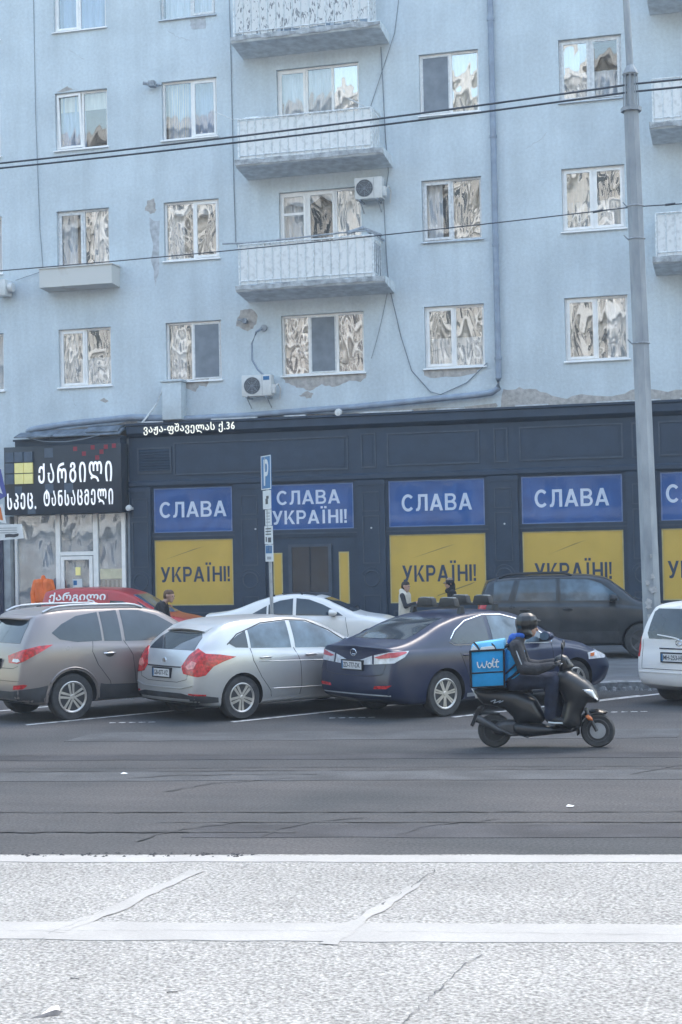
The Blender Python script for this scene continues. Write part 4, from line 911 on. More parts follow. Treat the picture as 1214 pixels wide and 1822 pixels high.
for lab, zl, zp, zr, r in [('upper of the two thick overhead wires crossing above the middle balcony', 10.40, 10.80, 11.05, 0.019), ('lower of the two thick overhead wires crossing above the middle balcony', 10.30, 10.66, 10.92, 0.019),
                           ('thin overhead wire crossing at the height of the lowest balcony', 8.22, 8.56, 8.55, 0.011)]:
    P = wirepts((-24, -8.6, zl - 0.35), (-4.8, -8.35, zl), 0.0, 6)[:-1] + wirepts((-4.8, -8.35, zl), (7.9, -8.2, zp), 0.06) + wirepts((7.92, -8.2, zp), (24, -8.0, zr), 0.05, 8)[1:]
    mb = MB(); mb.tube(P, r, 6)
    o = mb.build('overhead_wire', m_wire); tag(o, lab, 'wire', 'overhead wires on the lamp post')
    if r < 0.015:
        for x in (7.25, 8.55): MB().tube([(x - 0.09, -8.2, zp - 0.01 - (0.03 if x < 8 else 0.0)), (x + 0.09, -8.2, zp - (0.02 if x < 8 else 0.0))], 0.022, 6).build('insulator', m_wire, o)

# ---------------------------------------------------------------- parking sign on its post
PS = (1.33, -9.6)
ps = thing('parking_sign', 'blue parking sign over four small white plates on a thin post', 'sign', (PS[0], PS[1], KZ))
mb = MB(); mb.tube([(0, 0, 0), (-0.03, 0, 2.2), (-0.075, 0, 4.05)], 0.032, 10); mb.build('post', m_steel, ps, smooth=60)
PAng = R(-51)                                    # plates face along the street
def plate(x, z, w, h, m, name='plate', yoff=-0.045, ang=PAng):
    mb = MB(); mb.box(-w / 2, -0.006, 0, w / 2, 0.006, h); o = mb.build(name, m, ps); o.location = (x, yoff, z); o.rotation_euler = (0, 0, ang); return o
def on(o, x0, z0, x1, z1, m, name='print'):
    MB().box(x0, -0.009, z0, x1, -0.0055, z1).build(name, m, o)
p1 = plate(-0.06, 3.46, 0.50, 0.62, m_pblue, 'parking_plate')
on(p1, -0.25, 0.0, 0.25, 0.018, m_pwhite, 'edge'); on(p1, -0.25, 0.602, 0.25, 0.62, m_pwhite, 'edge'); on(p1, -0.25, 0.018, -0.225, 0.602, m_pwhite, 'edge'); on(p1, 0.225, 0.018, 0.25, 0.602, m_pwhite, 'edge')
slogan('Р', -0.11, -0.0062, 0.07, 0.24, 0.48, m_pwhite, p1)
p2 = plate(-0.055, 3.10, 0.40, 0.34, m_pwhite); on(p2, -0.06, 0.09, 0.06, 0.19, m_print); on(p2, -0.02, 0.19, 0.10, 0.24, m_print)
p3 = plate(-0.035, 2.80, 0.30, 0.29, m_pwhite); [on(p3, -0.09, 0.05 + k * 0.055, 0.09, 0.07 + k * 0.055, m_steel) for k in range(4)]
p4 = plate(-0.035, 2.46, 0.40, 0.33, m_pwhite); [on(p4, -0.14, 0.17 + k * 0.05, 0.14, 0.19 + k * 0.05, m_print) for k in range(3)]; on(p4, -0.02, 0.03, 0.13, 0.12, m_print); on(p4, -0.14, 0.04, -0.08, 0.13, m_print)
p5 = plate(-0.03, 2.14, 0.38, 0.31, m_pwhite); on(p5, -0.16, 0.15, 0.16, 0.29, m_pblue); on(p5, -0.10, 0.18, -0.02, 0.27, m_pwhite); on(p5, 0.02, 0.18, 0.10, 0.27, m_pwhite); on(p5, -0.10, 0.04, 0.10, 0.09, m_steel)

ls = thing('road_sign', 'road sign post with blue sign and white plate at the left edge', 'sign', (-4.55, -9.0, KZ))
mb = MB(); mb.tube([(0.0, 0, 0), (0.0, 0, 4.3)], 0.032, 10); mb.build('post', m_steel, ls, smooth=60)
mb = MB(); mb.prism([(-0.34, 3.52), (0.0, 3.40), (0.26, 3.52), (0.14, 4.05), (-0.2, 4.1)], -0.055, -0.04, 'xz'); bp = mb.build('blue_plate', mat('sign_violet_blue', (0.07, 0.09, 0.30), 0.4), ls)
MB().prism([(0.05, 3.62), (0.18, 3.56), (0.10, 3.78), (0.04, 3.80)], -0.060, -0.054, 'xz').build('arrow', m_pwhite, bp)
mb = MB(); mb.prism([(-0.45, 2.62), (0.62, 2.68), (0.58, 2.96), (-0.45, 2.96)], -0.06, -0.045, 'xz'); wp = mb.build('white_plate', m_pwhite, ls)
for k in range(3): MB().box(-0.4, -0.065, 2.88 - k * 0.045, 0.48, -0.059, 2.895 - k * 0.045).build('print', m_steel, wp)
MB().prism(jag([(0.22, 2.70), (0.52, 2.72), (0.50, 2.78), (0.22, 2.76)], 0.012, 3, 3), -0.065, -0.059, 'xz').build('print', m_print, wp)
mb = MB(); mb.prism([(0.06, 3.02), (0.24, 2.98), (0.16, 3.36), (0.04, 3.36)], -0.05, -0.035, 'xz'); MBo = mb.build('small_plate', m_pwhite, ls)
MB().prism([(0.10, 3.06), (0.18, 3.04), (0.13, 3.30), (0.08, 3.30)], -0.055, -0.049, 'xz').build('print', m_amber, MBo)

# ---------------------------------------------------------------- invented building opposite, out of view, sized to fill the window reflections
OB = thing('reflection_building', 'invented pale stone apartment house across the street, seen only in window reflections', 'building', (6, -66, 0), R(9) )
m_ob = mat('pale_stone', (0.46, 0.445, 0.42), 0.9, var=0.1, vs=1)
mb = MB(); mb.box(-85, -10, 0, 60, 0, 35.0); mb.build('wall', m_ob, OB)
mb = MB()
for z in (4.4, 7.7, 11.0, 14.3, 17.6, 20.9, 24.2, 27.5, 30.8, 34.1): mb.box(-85, 0, z, 60, 0.5, z + 0.55)
mb.build('string_course', mat('white_stone', (0.66, 0.66, 0.65), 0.9), OB)
wm = None
for i in range(26):
    for k in range(10):
        if wm is None:
            q = MB(); q.box(-0.8, 0, 0, 0.8, 0.06, 2.0); o = q.build('window', m_blackglass, OB); wm = o.data
            q = MB(); q.box(-0.9, 0, -0.12, 0.9, 0.14, 0); q.box(-0.9, 0, 2.0, 0.9, 0.14, 2.14); q.box(-0.9, 0, 0, -0.8, 0.14, 2.0); q.box(0.8, 0, 0, 0.9, 0.14, 2.0); q.box(-0.04, 0.06, 0, 0.04, 0.12, 2.0); fm_ = q.build('frame', m_pvc, o); fmm = fm_.data
        else:
            o = bpy.data.objects.new('window', wm); COL.objects.link(o); o.parent = OB
            f_ = bpy.data.objects.new('frame', fmm); COL.objects.link(f_); f_.parent = o
        o.location = (-49.5 + i * 3.6, 0.0, 1.6 + k * 3.3)
# ---------------------------------------------------------------- vehicles
def pchip(pts):
    xs_ = np.array([p[0] for p in pts], float); ys_ = np.array([p[1] for p in pts], float)
    h = np.diff(xs_); d = np.diff(ys_) / h; m = np.zeros(len(xs_))
    m[0], m[-1] = d[0], d[-1]
    for i in range(1, len(xs_) - 1):
        if d[i - 1] * d[i] > 0: m[i] = 3 * (h[i - 1] + h[i]) / ((2 * h[i] + h[i - 1]) / d[i - 1] + (h[i] + 2 * h[i - 1]) / d[i])
    def f(x):
        x = min(max(x, xs_[0]), xs_[-1]); i = min(int(np.searchsorted(xs_, x, 'right')) - 1, len(h) - 1); i = max(i, 0)
        t = (x - xs_[i]) / h[i]
        return ((1 + 2 * t) * (1 - t) ** 2) * ys_[i] + t * (1 - t) ** 2 * h[i] * m[i] + t * t * (3 - 2 * t) * ys_[i + 1] + t * t * (t - 1) * h[i] * m[i + 1]
    return f

class Car:
    """body lofted from cross-sections; glass, lamps and trim are sheets laid on its surface. x forward from the rear axle, y left, z up"""
    def __init__(s, name, label, cat_, pos, heading, body_m, xr, xf, W, top, belt, rs, fs_, zb, wb, wr, tumble=0.34, arch=0.05, rear_round=0.13, bulge=0.05, track=None, z=0.0, group=None):
        s.W, s.wb, s.wr, s.xr, s.xf = W, wb, wr, xr, xf
        s.root = thing(name, label, cat_, (pos[0], pos[1], z), R(heading), group)
        ft, fb, frs, ffs = pchip(top), pchip(belt), pchip(rs), pchip(fs_)
        st = [xr + d for d in (0, 0.012, 0.035, 0.075, 0.13, 0.2, 0.29)] + list(np.arange(xr + 0.38, xf - 0.36, 0.075)) + [xf - d for d in (0.29, 0.2, 0.13, 0.075, 0.035, 0.012, 0)]
        def half(x):
            a = min(1, max(0, (x - xr) / 0.42)); b = min(1, max(0, (xf - x) / 0.75))
            hw = W * (1 - rear_round * (1 - math.sqrt(1 - (1 - a) ** 2))) * (1 - 0.22 * (1 - math.sqrt(1 - (1 - b) ** 2)))
            zt, zs_ = ft(x), fb(x); zs_ = min(zs_, zt - 0.02)
            lift = 0.10 * (1 - a) ** 2 + 0.08 * (1 - b) ** 2; z0 = zb + lift
            ze = max(zs_ + 0.008, zt - 0.075); ys = hw * 0.945; ye = ys - tumble * (ze - zs_) - 0.012
            zm = z0 + (zs_ - z0) * 0.58
            P = [(0, z0), (hw * 0.55, z0), (hw * 0.86, z0), (hw * 0.935, z0 + 0.03), (hw * 0.965, z0 + 0.10), (hw * 0.985, z0 + 0.22), (hw, zm), (hw * 0.996, zm + (zs_ - zm) * 0.4), (hw * 0.985, zm + (zs_ - zm) * 0.75), (hw * 0.965, zs_ - 0.015), (ys, zs_)]
            for k in range(1, 5): t = k / 4; P.append((ys + (ye - ys) * t + 0.02 * math.sin(math.pi * t) * min(1, (ze - zs_) * 3), zs_ + (ze - zs_) * t))
            P += [(ye * 0.955, ze + (zt - ze) * 0.5), (ye * 0.86, ze + (zt - ze) * 0.75), (ye * 0.62, ze + (zt - ze) * 0.92), (ye * 0.3, ze + (zt - ze) * 0.99), (0, zt)]
            return P
        def shift(x, z):
            a = min(1, max(0, 1 - (x - xr) / 1.15)) ** 2; b = min(1, max(0, 1 - (xf - x) / 1.15)) ** 2
            return x + a * frs(z) - b * ffs(z)
        V = []; F = []; rings = []
        for x in st:
            H = half(x); ring = []
            for y, z_ in H: ring.append(len(V)); V.append((shift(x, z_), -y, z_))
            for y, z_ in reversed(H[1:-1]): ring.append(len(V)); V.append((shift(x, z_), y, z_))
            rings.append(ring)
        n = len(rings[0])
        for a, b in zip(rings[:-1], rings[1:]):
            for j in range(n): F.append((a[j], a[(j + 1) % n], b[(j + 1) % n], b[j]))
        nh = len(half(xr))
        for ring, sg, x in ((rings[0], -1, xr), (rings[-1], 1, xf)):
            H = half(x); M = 8; rows = []
            for i in range(nh):
                y, z_ = H[i]
                if i in (0, nh - 1): rows.append([ring[i]] * (M + 1)); continue
                row = [ring[i]]
                for k in range(1, M):
                    c = 1 - 2 * k / M; row.append(len(V)); V.append((shift(x, z_) + sg * (bulge if sg < 0 else 0.16) * (1 - c * c), -y * c, z_))
                row.append(ring[n - i]); rows.append(row)
            for i in range(nh - 1):
                for k in range(M):
                    q = [rows[i][k], rows[i][k + 1], rows[i + 1][k + 1], rows[i + 1][k]]
                    q = [v for j, v in enumerate(q) if v not in q[:j]]
                    if len(q) > 2: F.append(tuple(q))
        mb = MB(); mb.add(V, F); o = mb.build('body', [body_m, m_well], s.root)
        md = o.modifiers.new('sub', 'SUBSURF'); md.levels = 1; md.render_levels = 1
        tr = track or (W - 0.03)
        cut = MB()
        for xa in (0, wb):
            for sg in (-1, 1):
                pr = [(wr + arch) * math.cos(R(a)) for a in range(0, 360, 12)], [(wr + arch) * math.sin(R(a)) for a in range(0, 360, 12)]
                cut.prism([(xa + u, wr + v) for u, v in zip(*pr)], sg * (W - 0.30), sg * (W + 0.2), 'xz', 1)
        co = cut.build('cutter', [body_m, m_well])
        for p in co.data.polygons: p.material_index = 1
        co.matrix_world = s.root.matrix_basis
        bpy.context.view_layer.update()
        bo = o.modifiers.new('cut', 'BOOLEAN'); bo.object = co; bo.operation = 'DIFFERENCE'; bo.solver = 'EXACT'
        try: bo.material_mode = 'INDEX'
        except Exception: pass
        dg = bpy.context.evaluated_depsgraph_get(); dg.update()
        me = bpy.data.meshes.new_from_object(o.evaluated_get(dg)); me.name = 'body'
        o.modifiers.clear(); o.data = me; bpy.data.objects.remove(co)
        me.shade_smooth(); me.set_sharp_from_angle(angle=R(38))
        bm = bmesh.new(); bm.from_mesh(me); s.bvh = BVHTree.FromBMesh(bm); bm.free()
        s.body = o
    def cast(s, o, d):
        h = s.bvh.ray_cast(Vector(o), Vector(d), 8.0)
        return (h[0], h[1]) if h[0] is not None else (None, None)
    def sheet(s, name, poly, m, side='R', eps=0.004, grid=0.08, parent=None, th=0.008, ang=45):
        """lay an outline on the surface. side R/L: poly in (x, z); B (rear) / F (front): poly in (y, z) with y seen positive to the left; C corner rear right, D corner rear left: poly in (u from the corner, z)"""
        if side == 'R': O = lambda u, v: (u, -3, v); d = (0, 1, 0)
        elif side == 'L': O = lambda u, v: (u, 3, v); d = (0, -1, 0)
        elif side == 'B': O = lambda u, v: (-5, u, v); d = (1, 0, 0)
        elif side == 'F': O = lambda u, v: (8, u, v); d = (-1, 0, 0)
        elif side == 'T': O = lambda u, v: (u, v, 4); d = (0, 0, -1)
        else:
            sg = -1 if side in 'CE' else 1; fr = side in 'EG'; a = R(ang); q = 0.7071
            cx, cy = (s.xf, sg * s.W) if fr else (s.xr, sg * s.W)
            dx = -math.cos(a) if fr else math.cos(a); d = (dx, -sg * math.sin(a), 0)
            ux = (math.sin(a)); O = lambda u, v: (cx + ux * u - d[0] * 4, cy + (sg * math.cos(a) * u if not fr else -sg * math.cos(a) * u) - d[1] * 4, v)
        bm = bmesh.new()
        f = bm.faces.new([bm.verts.new((u, v, 0)) for u, v in poly])
        us = [p[0] for p in poly]; vs_ = [p[1] for p in poly]
        for ax, lo, hi in ((0, min(us), max(us)), (1, min(vs_), max(vs_))):
            k = int((hi - lo) / grid)
            for i in range(1, k + 1):
                c = lo + (hi - lo) * i / (k + 1)
                bmesh.ops.bisect_plane(bm, geom=bm.verts[:] + bm.edges[:] + bm.faces[:], plane_co=(c, 0, 0) if ax == 0 else (0, c, 0), plane_no=(1, 0, 0) if ax == 0 else (0, 1, 0), dist=1e-5)
        dv = Vector(d); V1 = []; V2 = []
        bm.verts.index_update(); last = None
        hits = []
        for v in bm.verts: hits.append(s.cast(O(v.co.x, v.co.y), d))
        good = [h for h in hits if h[0] is not None]
        if not good: bm.free(); return None
        for v, (p, nn) in zip(bm.verts, hits):
            if p is None:
                q = Vector(O(v.co.x, v.co.y)); g = min(good, key=lambda h: ((h[0] - q) - dv * (h[0] - q).dot(dv)).length)
                p = q + dv * (g[0] - q).dot(dv); nn = g[1]
            if nn.dot(dv) > 0: nn = -nn
            V1.append(p + nn * eps); V2.append(p - nn * th)
        n = len(V1); fs = [tuple(v.index for v in f.verts) for f in bm.faces]
        be = [(e.verts[0].index, e.verts[1].index) for e in bm.edges if len(e.link_faces) == 1]
        bm.free()
        mb = MB(); mb.add(V1 + V2, fs + [tuple(i + n for i in reversed(f)) for f in fs] + [(a, b, b + n, a + n) for a, b in be])
        return mb.build(name, m, parent or s.root, smooth=50)
    def both(s, name, poly, m, **k):
        s.sheet(name, poly, m, 'R', **k); return s.sheet(name, poly, m, 'L', **k)
    def seam(s, pts, side='R', r=0.005, m=None, name='panel_gap', step=0.06, off=-0.001):
        P = []
        for a, b in zip(pts[:-1], pts[1:]):
            k = max(1, int(math.dist(a, b) / step))
            P += [(a[0] + (b[0] - a[0]) * i / k, a[1] + (b[1] - a[1]) * i / k) for i in range(k)]
        P.append(pts[-1]); Q = []
        for u, v in P:
            o, d = {'R': ((u, -3, v), (0, 1, 0)), 'L': ((u, 3, v), (0, -1, 0)), 'B': ((-5, u, v), (1, 0, 0)), 'F': ((8, u, v), (-1, 0, 0)), 'T': ((u, v, 4), (0, 0, -1))}[side]
            h, nn = s.cast(o, d)
            if h is not None: Q.append(h - Vector(d) * off)
        if len(Q) > 1: return MB().tube(Q, r, 5).build(name, m or m_black, s.root)
    def wheels(s, style, rim_m=None, dirty=True, width=0.20):
        if not hasattr(s, 'W'): return
        R_ = s.wr; rr = R_ * 0.66; w = width; rim_m = rim_m or m_rim
        mb = MB(); mb.lathe([(rr * 0.98, -w * 0.42), (rr * 1.05, -w / 2), (R_ * 0.93, -w / 2), (R_ * 0.985, -w * 0.42), (R_, -w * 0.25), (R_, w * 0.25), (R_ * 0.985, w * 0.42), (R_ * 0.93, w / 2), (rr, w / 2)], 'y', 36)
        tyre = None
        q = MB()
        # rim lip, dark back, hub, spokes (outer face at -y)
        yo = -w * 0.46
        ring = []
        n = 36; V = []; F = []
        for rad, y in ((rr * 1.03, yo - 0.006), (rr * 0.98, yo - 0.012), (rr * 0.90, yo), (rr * 0.88, yo + 0.05)):
            for j in range(n): V.append((rad * math.cos(2 * math.pi * j / n), y, rad * math.sin(2 * math.pi * j / n)))
        for i in range(3):
            for j in range(n): F.append((i * n + j, i * n + (j + 1) % n, (i + 1) * n + (j + 1) % n, (i + 1) * n + j))
        q.add(V, F, 0)
        q.lathe([(0, yo + 0.055), (rr * 0.93, yo + 0.055), (rr * 0.93, yo + 0.07), (0, yo + 0.07)], 'y', 24, m=1)
        q.lathe([(0.0, yo - 0.004), (rr * 0.13, yo - 0.004), (rr * 0.20, yo + 0.012), (rr * 0.22, yo + 0.05)], 'y', 16)
        ns, dbl, wi, wo = style
        for k in range(ns):
            a = 2 * math.pi * k / ns + math.pi / 2
            for off in ((-dbl, dbl) if dbl else (0,)):
                ca, sa = math.cos(a), math.sin(a)
                def pt(rad, t, y): return (rad * ca - t * sa, y, rad * sa + t * ca)
                i0, o0 = off * rr * 0.55, off * rr
                a0, a1 = i0 - wi * rr, i0 + wi * rr; b0, b1 = o0 - wo * rr, o0 + wo * rr
                P = [pt(rr * 0.14, a0, yo + 0.004), pt(rr * 0.14, a1, yo + 0.004), pt(rr * 0.93, b1, yo + 0.002), pt(rr * 0.93, b0, yo + 0.002)]
                P2 = [(x, y + 0.04, z) for x, y, z in P]
                q.add(P + P2, [(0, 1, 2, 3), (7, 6, 5, 4), (0, 4, 5, 1), (1, 5, 6, 2), (2, 6, 7, 3), (3, 7, 4, 0)])
        tm = rm = None
        for xa in (0, s.wb):
            for sg in (-1, 1):
                if tm is None:
                    t = mb.build('wheel', m_rubber, s.root, smooth=40); r_ = q.build('rim', [rim_m, m_well], t, smooth=35); tm, rm = t.data, r_.data
                else:
                    t = link('wheel', tm, s.root); r_ = link('rim', rm, t)
                t.location = (xa, sg * (s.W - 0.03 - w / 2), s.wr)
                t.rotation_euler = (0, random.uniform(0, 6), 0) if sg < 0 else (0, random.uniform(0, 6), math.pi)
    def handle(s, x, z, m, side='R', L=0.2):
        sg = -1 if side == 'R' else 1
        h, nn = s.cast((x, sg * 3, z), (0, -sg, 0))
        if h is None: return
        y = h.y
        s.sheet('handle_recess', [(x + L * 0.5 * math.cos(R(a)) * 0.75, z - 0.012 + 0.045 * math.sin(R(a))) for a in range(0, 360, 30)], m_black if m is m_chrome else m, side, eps=0.003)
        MB().tube([(x - L / 2, y + 0.0 * sg, z), (x - L / 2 + 0.03, y + sg * 0.028, z), (x, y + sg * 0.034, z + 0.004), (x + L / 2 - 0.03, y + sg * 0.028, z), (x + L / 2, y, z)], 0.013, 8).build('door_handle', m, s.root, smooth=60)
    def mirror(s, x, z, m, cap=None):
        for sg in (-1, 1):
            h, nn = s.cast((x, sg * 3, z), (0, -sg, 0)); y = (h.y if h is not None else sg * s.W * 0.9)
            mb = MB()
            V = []; F = []; n = 12
            for i, (dx, r) in enumerate(((-0.06, 0.8), (-0.05, 0.95), (0.0, 1.0), (0.06, 0.8), (0.10, 0.35))):
                for j in range(n): a = 2 * math.pi * j / n; V.append((x + dx, y + sg * (0.15 + 0.115 * r * math.cos(a)), z + 0.07 + 0.075 * r * math.sin(a)))
            for i in range(4):
                for j in range(n): F.append((i * n + j, i * n + (j + 1) % n, (i + 1) * n + (j + 1) % n, (i + 1) * n + j))
            F += [tuple(range(n)), tuple(4 * n + j for j in range(n))]
            mb.add(V, F); o = mb.build('wing_mirror', m, s.root, smooth=50)
            MB().box(x - 0.02, y - sg * 0.03, z - 0.01, x + 0.05, y + sg * 0.13, z + 0.035).build('mirror_foot', m_black, o)
            MB().add([(x - 0.063, y + sg * 0.15 + 0.095 * math.cos(j * R(30)), z + 0.07 + 0.058 * math.sin(j * R(30))) for j in range(12)], [tuple(range(12))]).build('mirror_glass', m_glass_sheen, o)
    def plate(s, z, words, y0=0.0, w=0.46, h=0.115, frame=True):
        hit, nn = s.cast((-5, y0, z), (1, 0, 0)); x = hit.x - 0.012
        for yy in (-w / 2, w / 2):
            for zz in (-h / 2, h / 2):
                h2, _ = s.cast((-5, y0 + yy, z + zz), (1, 0, 0))
                if h2 is not None: x = min(x, h2.x - 0.012)
        mb = MB(); mb.box(x - 0.006, y0 - w / 2, z - h / 2, x + 0.05, y0 + w / 2, z + h / 2); p = mb.build('number_plate', m_plate, s.root)
        mb = MB(); e = 0.018
        for a in ((-w / 2 - e, -h / 2 - e, w / 2 + e, -h / 2), (-w / 2 - e, h / 2, w / 2 + e, h / 2 + e), (-w / 2 - e, -h / 2, -w / 2, h / 2), (w / 2, -h / 2, w / 2 + e, h / 2)):
            mb.box(x - 0.009, y0 + a[0], z + a[1], x + 0.05, y0 + a[2], z + a[3])
        mb.build('plate_frame', m_black, p)
        V, F = text_verts(words, w * 0.84, h * 0.62, 0.012, 0.002)
        MB().add([(x - 0.0065 + q[1], y0 + w * 0.42 - q[0], z - h * 0.31 + q[2]) for q in V], F).build('lettering', m_print, p)
        MB().box(x - 0.0075, y0 + w * 0.44, z - h / 2 + 0.003, x - 0.005, y0 + w / 2, z + h / 2 - 0.003).build('flag_band', m_pblue, p)
    def emblem(s, y0, z, r, kind):
        hit, nn = s.cast((-5, y0, z), (1, 0, 0)); x = hit.x - 0.004; mb = MB()
        mb.tube([(x, y0 + r * 1.2 * math.cos(a * R(20)), z + r * 0.9 * math.sin(a * R(20))) for a in range(18)], 0.006, 5, closed=True)
        if kind == 'L': mb.tube([(x - 0.002, y0 - r * 0.1, z + r * 0.6), (x - 0.002, y0 + r * 0.4, z - r * 0.4), (x - 0.002, y0 - r * 0.7, z - r * 0.45)], 0.007, 5)
        elif kind == 'star': [mb.tube([(x, y0, z), (x, y0 + r * math.sin(R(a)), z + r * 0.9 * math.cos(R(a)))], 0.006, 5) for a in (0, 120, 240)]
        else: mb.lathe([(0, -0.004), (r * 0.8, -0.004), (r * 0.8, 0.01), (0, 0.01)], 'x', 14, (x, y0, z))
        mb.build('emblem', m_chrome, s.root)

def lens_wave(c): pass
HD = 53.5
# ---- taupe compact SUV ------------------------------------------------------
def place(px, py, hd, W):
    """root position from the right rear wheel's contact point"""
    a = R(hd); return (px - math.sin(a) * (W - 0.13), py + math.cos(a) * (W - 0.13))
W = 0.885
c = Car('taupe_suv', 'taupe compact SUV with roof rails parked leftmost of the angled row', 'car', place(0.08, -15.55, HD, W), HD, m_brown, -0.86, 3.5, W,
        [(-0.86, 1.575), (-0.5, 1.63), (0.3, 1.665), (1.1, 1.66), (1.6, 1.59), (2.0, 1.38), (2.45, 1.12), (3.1, 1.02), (3.5, 0.86)],
        [(-0.86, 1.13), (0.0, 1.13), (1.0, 1.07), (2.2, 1.02), (3.5, 0.80)],
        [(0.2, 0.10), (0.4, 0.0), (0.6, 0.0), (0.85, 0.05), (1.05, 0.10), (1.2, 0.17), (1.6, 0.44)], [(0.2, 0.12), (0.5, 0.0), (0.7, 0.03), (0.9, 0.15), (1.2, 0.3)], 0.24, 2.64, 0.345, arch=0.055)
c.wheels((5, 0.16, 0.06, 0.085))
c.both('side_window', [(-0.30, 1.30), (-0.12, 1.42), (0.15, 1.53), (0.52, 1.575), (0.52, 1.15), (0.10, 1.15), (-0.18, 1.20)], m_glass_car)
c.both('side_window', [(0.56, 1.575), (0.86, 1.59), (0.86, 1.13), (0.56, 1.145)], m_glass_car)
c.both('side_window', [(0.92, 1.59), (1.25, 1.575), (1.55, 1.49), (1.80, 1.35), (2.08, 1.155), (2.06, 1.10), (0.92, 1.125)], m_glass_car)
c.sheet('rear_window', [(-0.62, 1.16), (0.62, 1.16), (0.56, 1.42), (0.50, 1.50), (-0.50, 1.50), (-0.56, 1.42)], m_glass_car, 'B')
c.sheet('windscreen', [(-0.62, 1.16), (0.62, 1.16), (0.50, 1.55), (-0.50, 1.55)], m_glass_car, 'F')
for sd_ in 'CD': c.sheet('tail_light', [(-0.30, 0.98), (-0.27, 0.88), (-0.10, 0.87), (0.02, 0.91), (0.22, 1.03), (0.36, 1.13), (0.20, 1.12), (-0.05, 1.06)], m_taill, sd_, eps=0.008, grid=0.05)
c.sheet('reversing_lens', [(-0.20, 0.90), (-0.10, 0.89), (-0.04, 0.91), (-0.08, 0.94), (-0.18, 0.94)], m_clear, 'C', eps=0.013)
for sd_ in 'CD': c.sheet('bumper_reflector', [(-0.16, 0.50), (0.0, 0.51), (0.06, 0.56), (0.02, 0.575), (-0.15, 0.56)], m_taill, sd_, eps=0.007, grid=0.05)
c.sheet('lower_bumper', [(-0.80, 0.30), (0.80, 0.30), (0.80, 0.49), (0.6, 0.47), (-0.6, 0.47), (-0.80, 0.49)], m_trim, 'B', eps=0.006)
for sd_ in 'CD': c.sheet('bumper_corner', [(-0.10, 0.30), (0.42, 0.30), (0.40, 0.56), (0.2, 0.52), (-0.10, 0.49)], m_trim, sd_, eps=0.006, grid=0.06)
c.both('sill_cladding', [(0.43, 0.28), (2.22, 0.28), (2.2, 0.44), (0.55, 0.50), (0.46, 0.52)], m_trim, eps=0.006)
for sg in (-1, 1):
    V = []; F = []
    for xa in (0,):
        pts = [(xa + (0.345 + 0.045 + 0.045) * math.cos(R(a)), 0.345 + (0.345 + 0.045 + 0.045) * math.sin(R(a))) for a in range(-5, 190, 8)]
        P = []
        for u, v in pts:
            h, nn = c.cast((u, sg * 3, v), (0, -sg, 0))
            if h is not None: P.append(h + Vector((0, sg * 0.004, 0)))
        if len(P) > 3: MB().tube(P, 0.016, 6).build('arch_trim', m_brown, c.root, smooth=60)
for p in ([(0.36, 1.15), (0.33, 1.0), (0.42, 0.80), (0.62, 0.55), (0.66, 0.42)], [(0.89, 1.14), (1.02, 0.92), (1.07, 0.50), (1.06, 0.40)], [(2.12, 1.08), (2.16, 0.6), (2.1, 0.40)]): c.seam(p); c.seam(p, 'L')
for x in (0.62, 1.38): c.handle(x, 0.96, m_chrome); c.handle(x, 0.96, m_chrome, 'L')
c.seam([(-0.72, 0.84), (-0.60, 0.80), (0.60, 0.80), (0.72, 0.84)], 'B'); c.seam([(-0.78, 0.62), (0.78, 0.62)], 'B')
c.mirror(1.98, 1.10, m_brown)
c.plate(0.86, 'HN-304-TV')
for sg in (-1, 1):
    mb = MB(); P = []
    for x in np.linspace(-0.35, 1.35, 14):
        h, nn = c.cast((x, sg * 0.60, 4), (0, 0, -1)); e = min(1, (x + 0.35) / 0.25, (1.35 - x) / 0.25); P.append((x, sg * 0.60, h.z + 0.01 + 0.04 * max(0, e) ** 0.5))
    mb.tube(P, 0.021, 8); mb.build('roof_rail', m_steel, c.root, smooth=60)
mb = MB(); V = []; F = []
for i, y in enumerate(np.linspace(-0.56, 0.56, 9)):
    e = 1 - 0.25 * (y / 0.56) ** 4
    for dx, dz in ((-0.50 + 0.0, 1.565), (-0.66 * e, 1.528), (-0.66 * e, 1.508), (-0.44, 1.525)): V.append((dx + 0.05 * (abs(y) / 0.56) ** 2, y, dz - 0.025 * (y / 0.56) ** 2))
for i in range(8):
    for k in range(4): F.append((4 * i + k, 4 * i + (k + 1) % 4, 4 * i + 4 + (k + 1) % 4, 4 * i + 4 + k))
F += [(0, 1, 2, 3), (35, 34, 33, 32)]
mb.add(V, F); mb.build('spoiler', m_brown, c.root, smooth=40)
mb = MB(); mb.tube([(-0.52, 0.1, 1.22), (-0.60, -0.15, 1.19), (-0.57, -0.42, 1.20)], 0.010, 5); mb.build('rear_wiper', m_black, c.root)
c.emblem(0.0, 1.06, 0.045, 'o')

# ---- silver hatchback -------------------------------------------------------
W = 0.88
c = Car('silver_hatchback', 'silver hatchback with large red tail light parked beside the taupe SUV', 'car', place(2.62, -15.25, HD, W), HD, m_silver, -0.80, 3.48, W,
        [(-0.80, 1.29), (-0.45, 1.39), (0.2, 1.465), (0.9, 1.48), (1.4, 1.43), (1.85, 1.24), (2.35, 1.0), (3.0, 0.88), (3.48, 0.70)],
        [(-0.80, 1.02), (0.0, 1.0), (1.0, 0.94), (2.2, 0.89), (3.48, 0.66)],
        [(0.2, 0.12), (0.38, 0.0), (0.62, 0.0), (0.82, 0.05), (0.95, 0.10), (1.05, 0.17), (1.34, 0.50)], [(0.2, 0.12), (0.5, 0.0), (0.7, 0.06), (0.9, 0.25), (1.2, 0.4)], 0.19, 2.65, 0.32, arch=0.045)
c.wheels((5, 0.15, 0.07, 0.10))
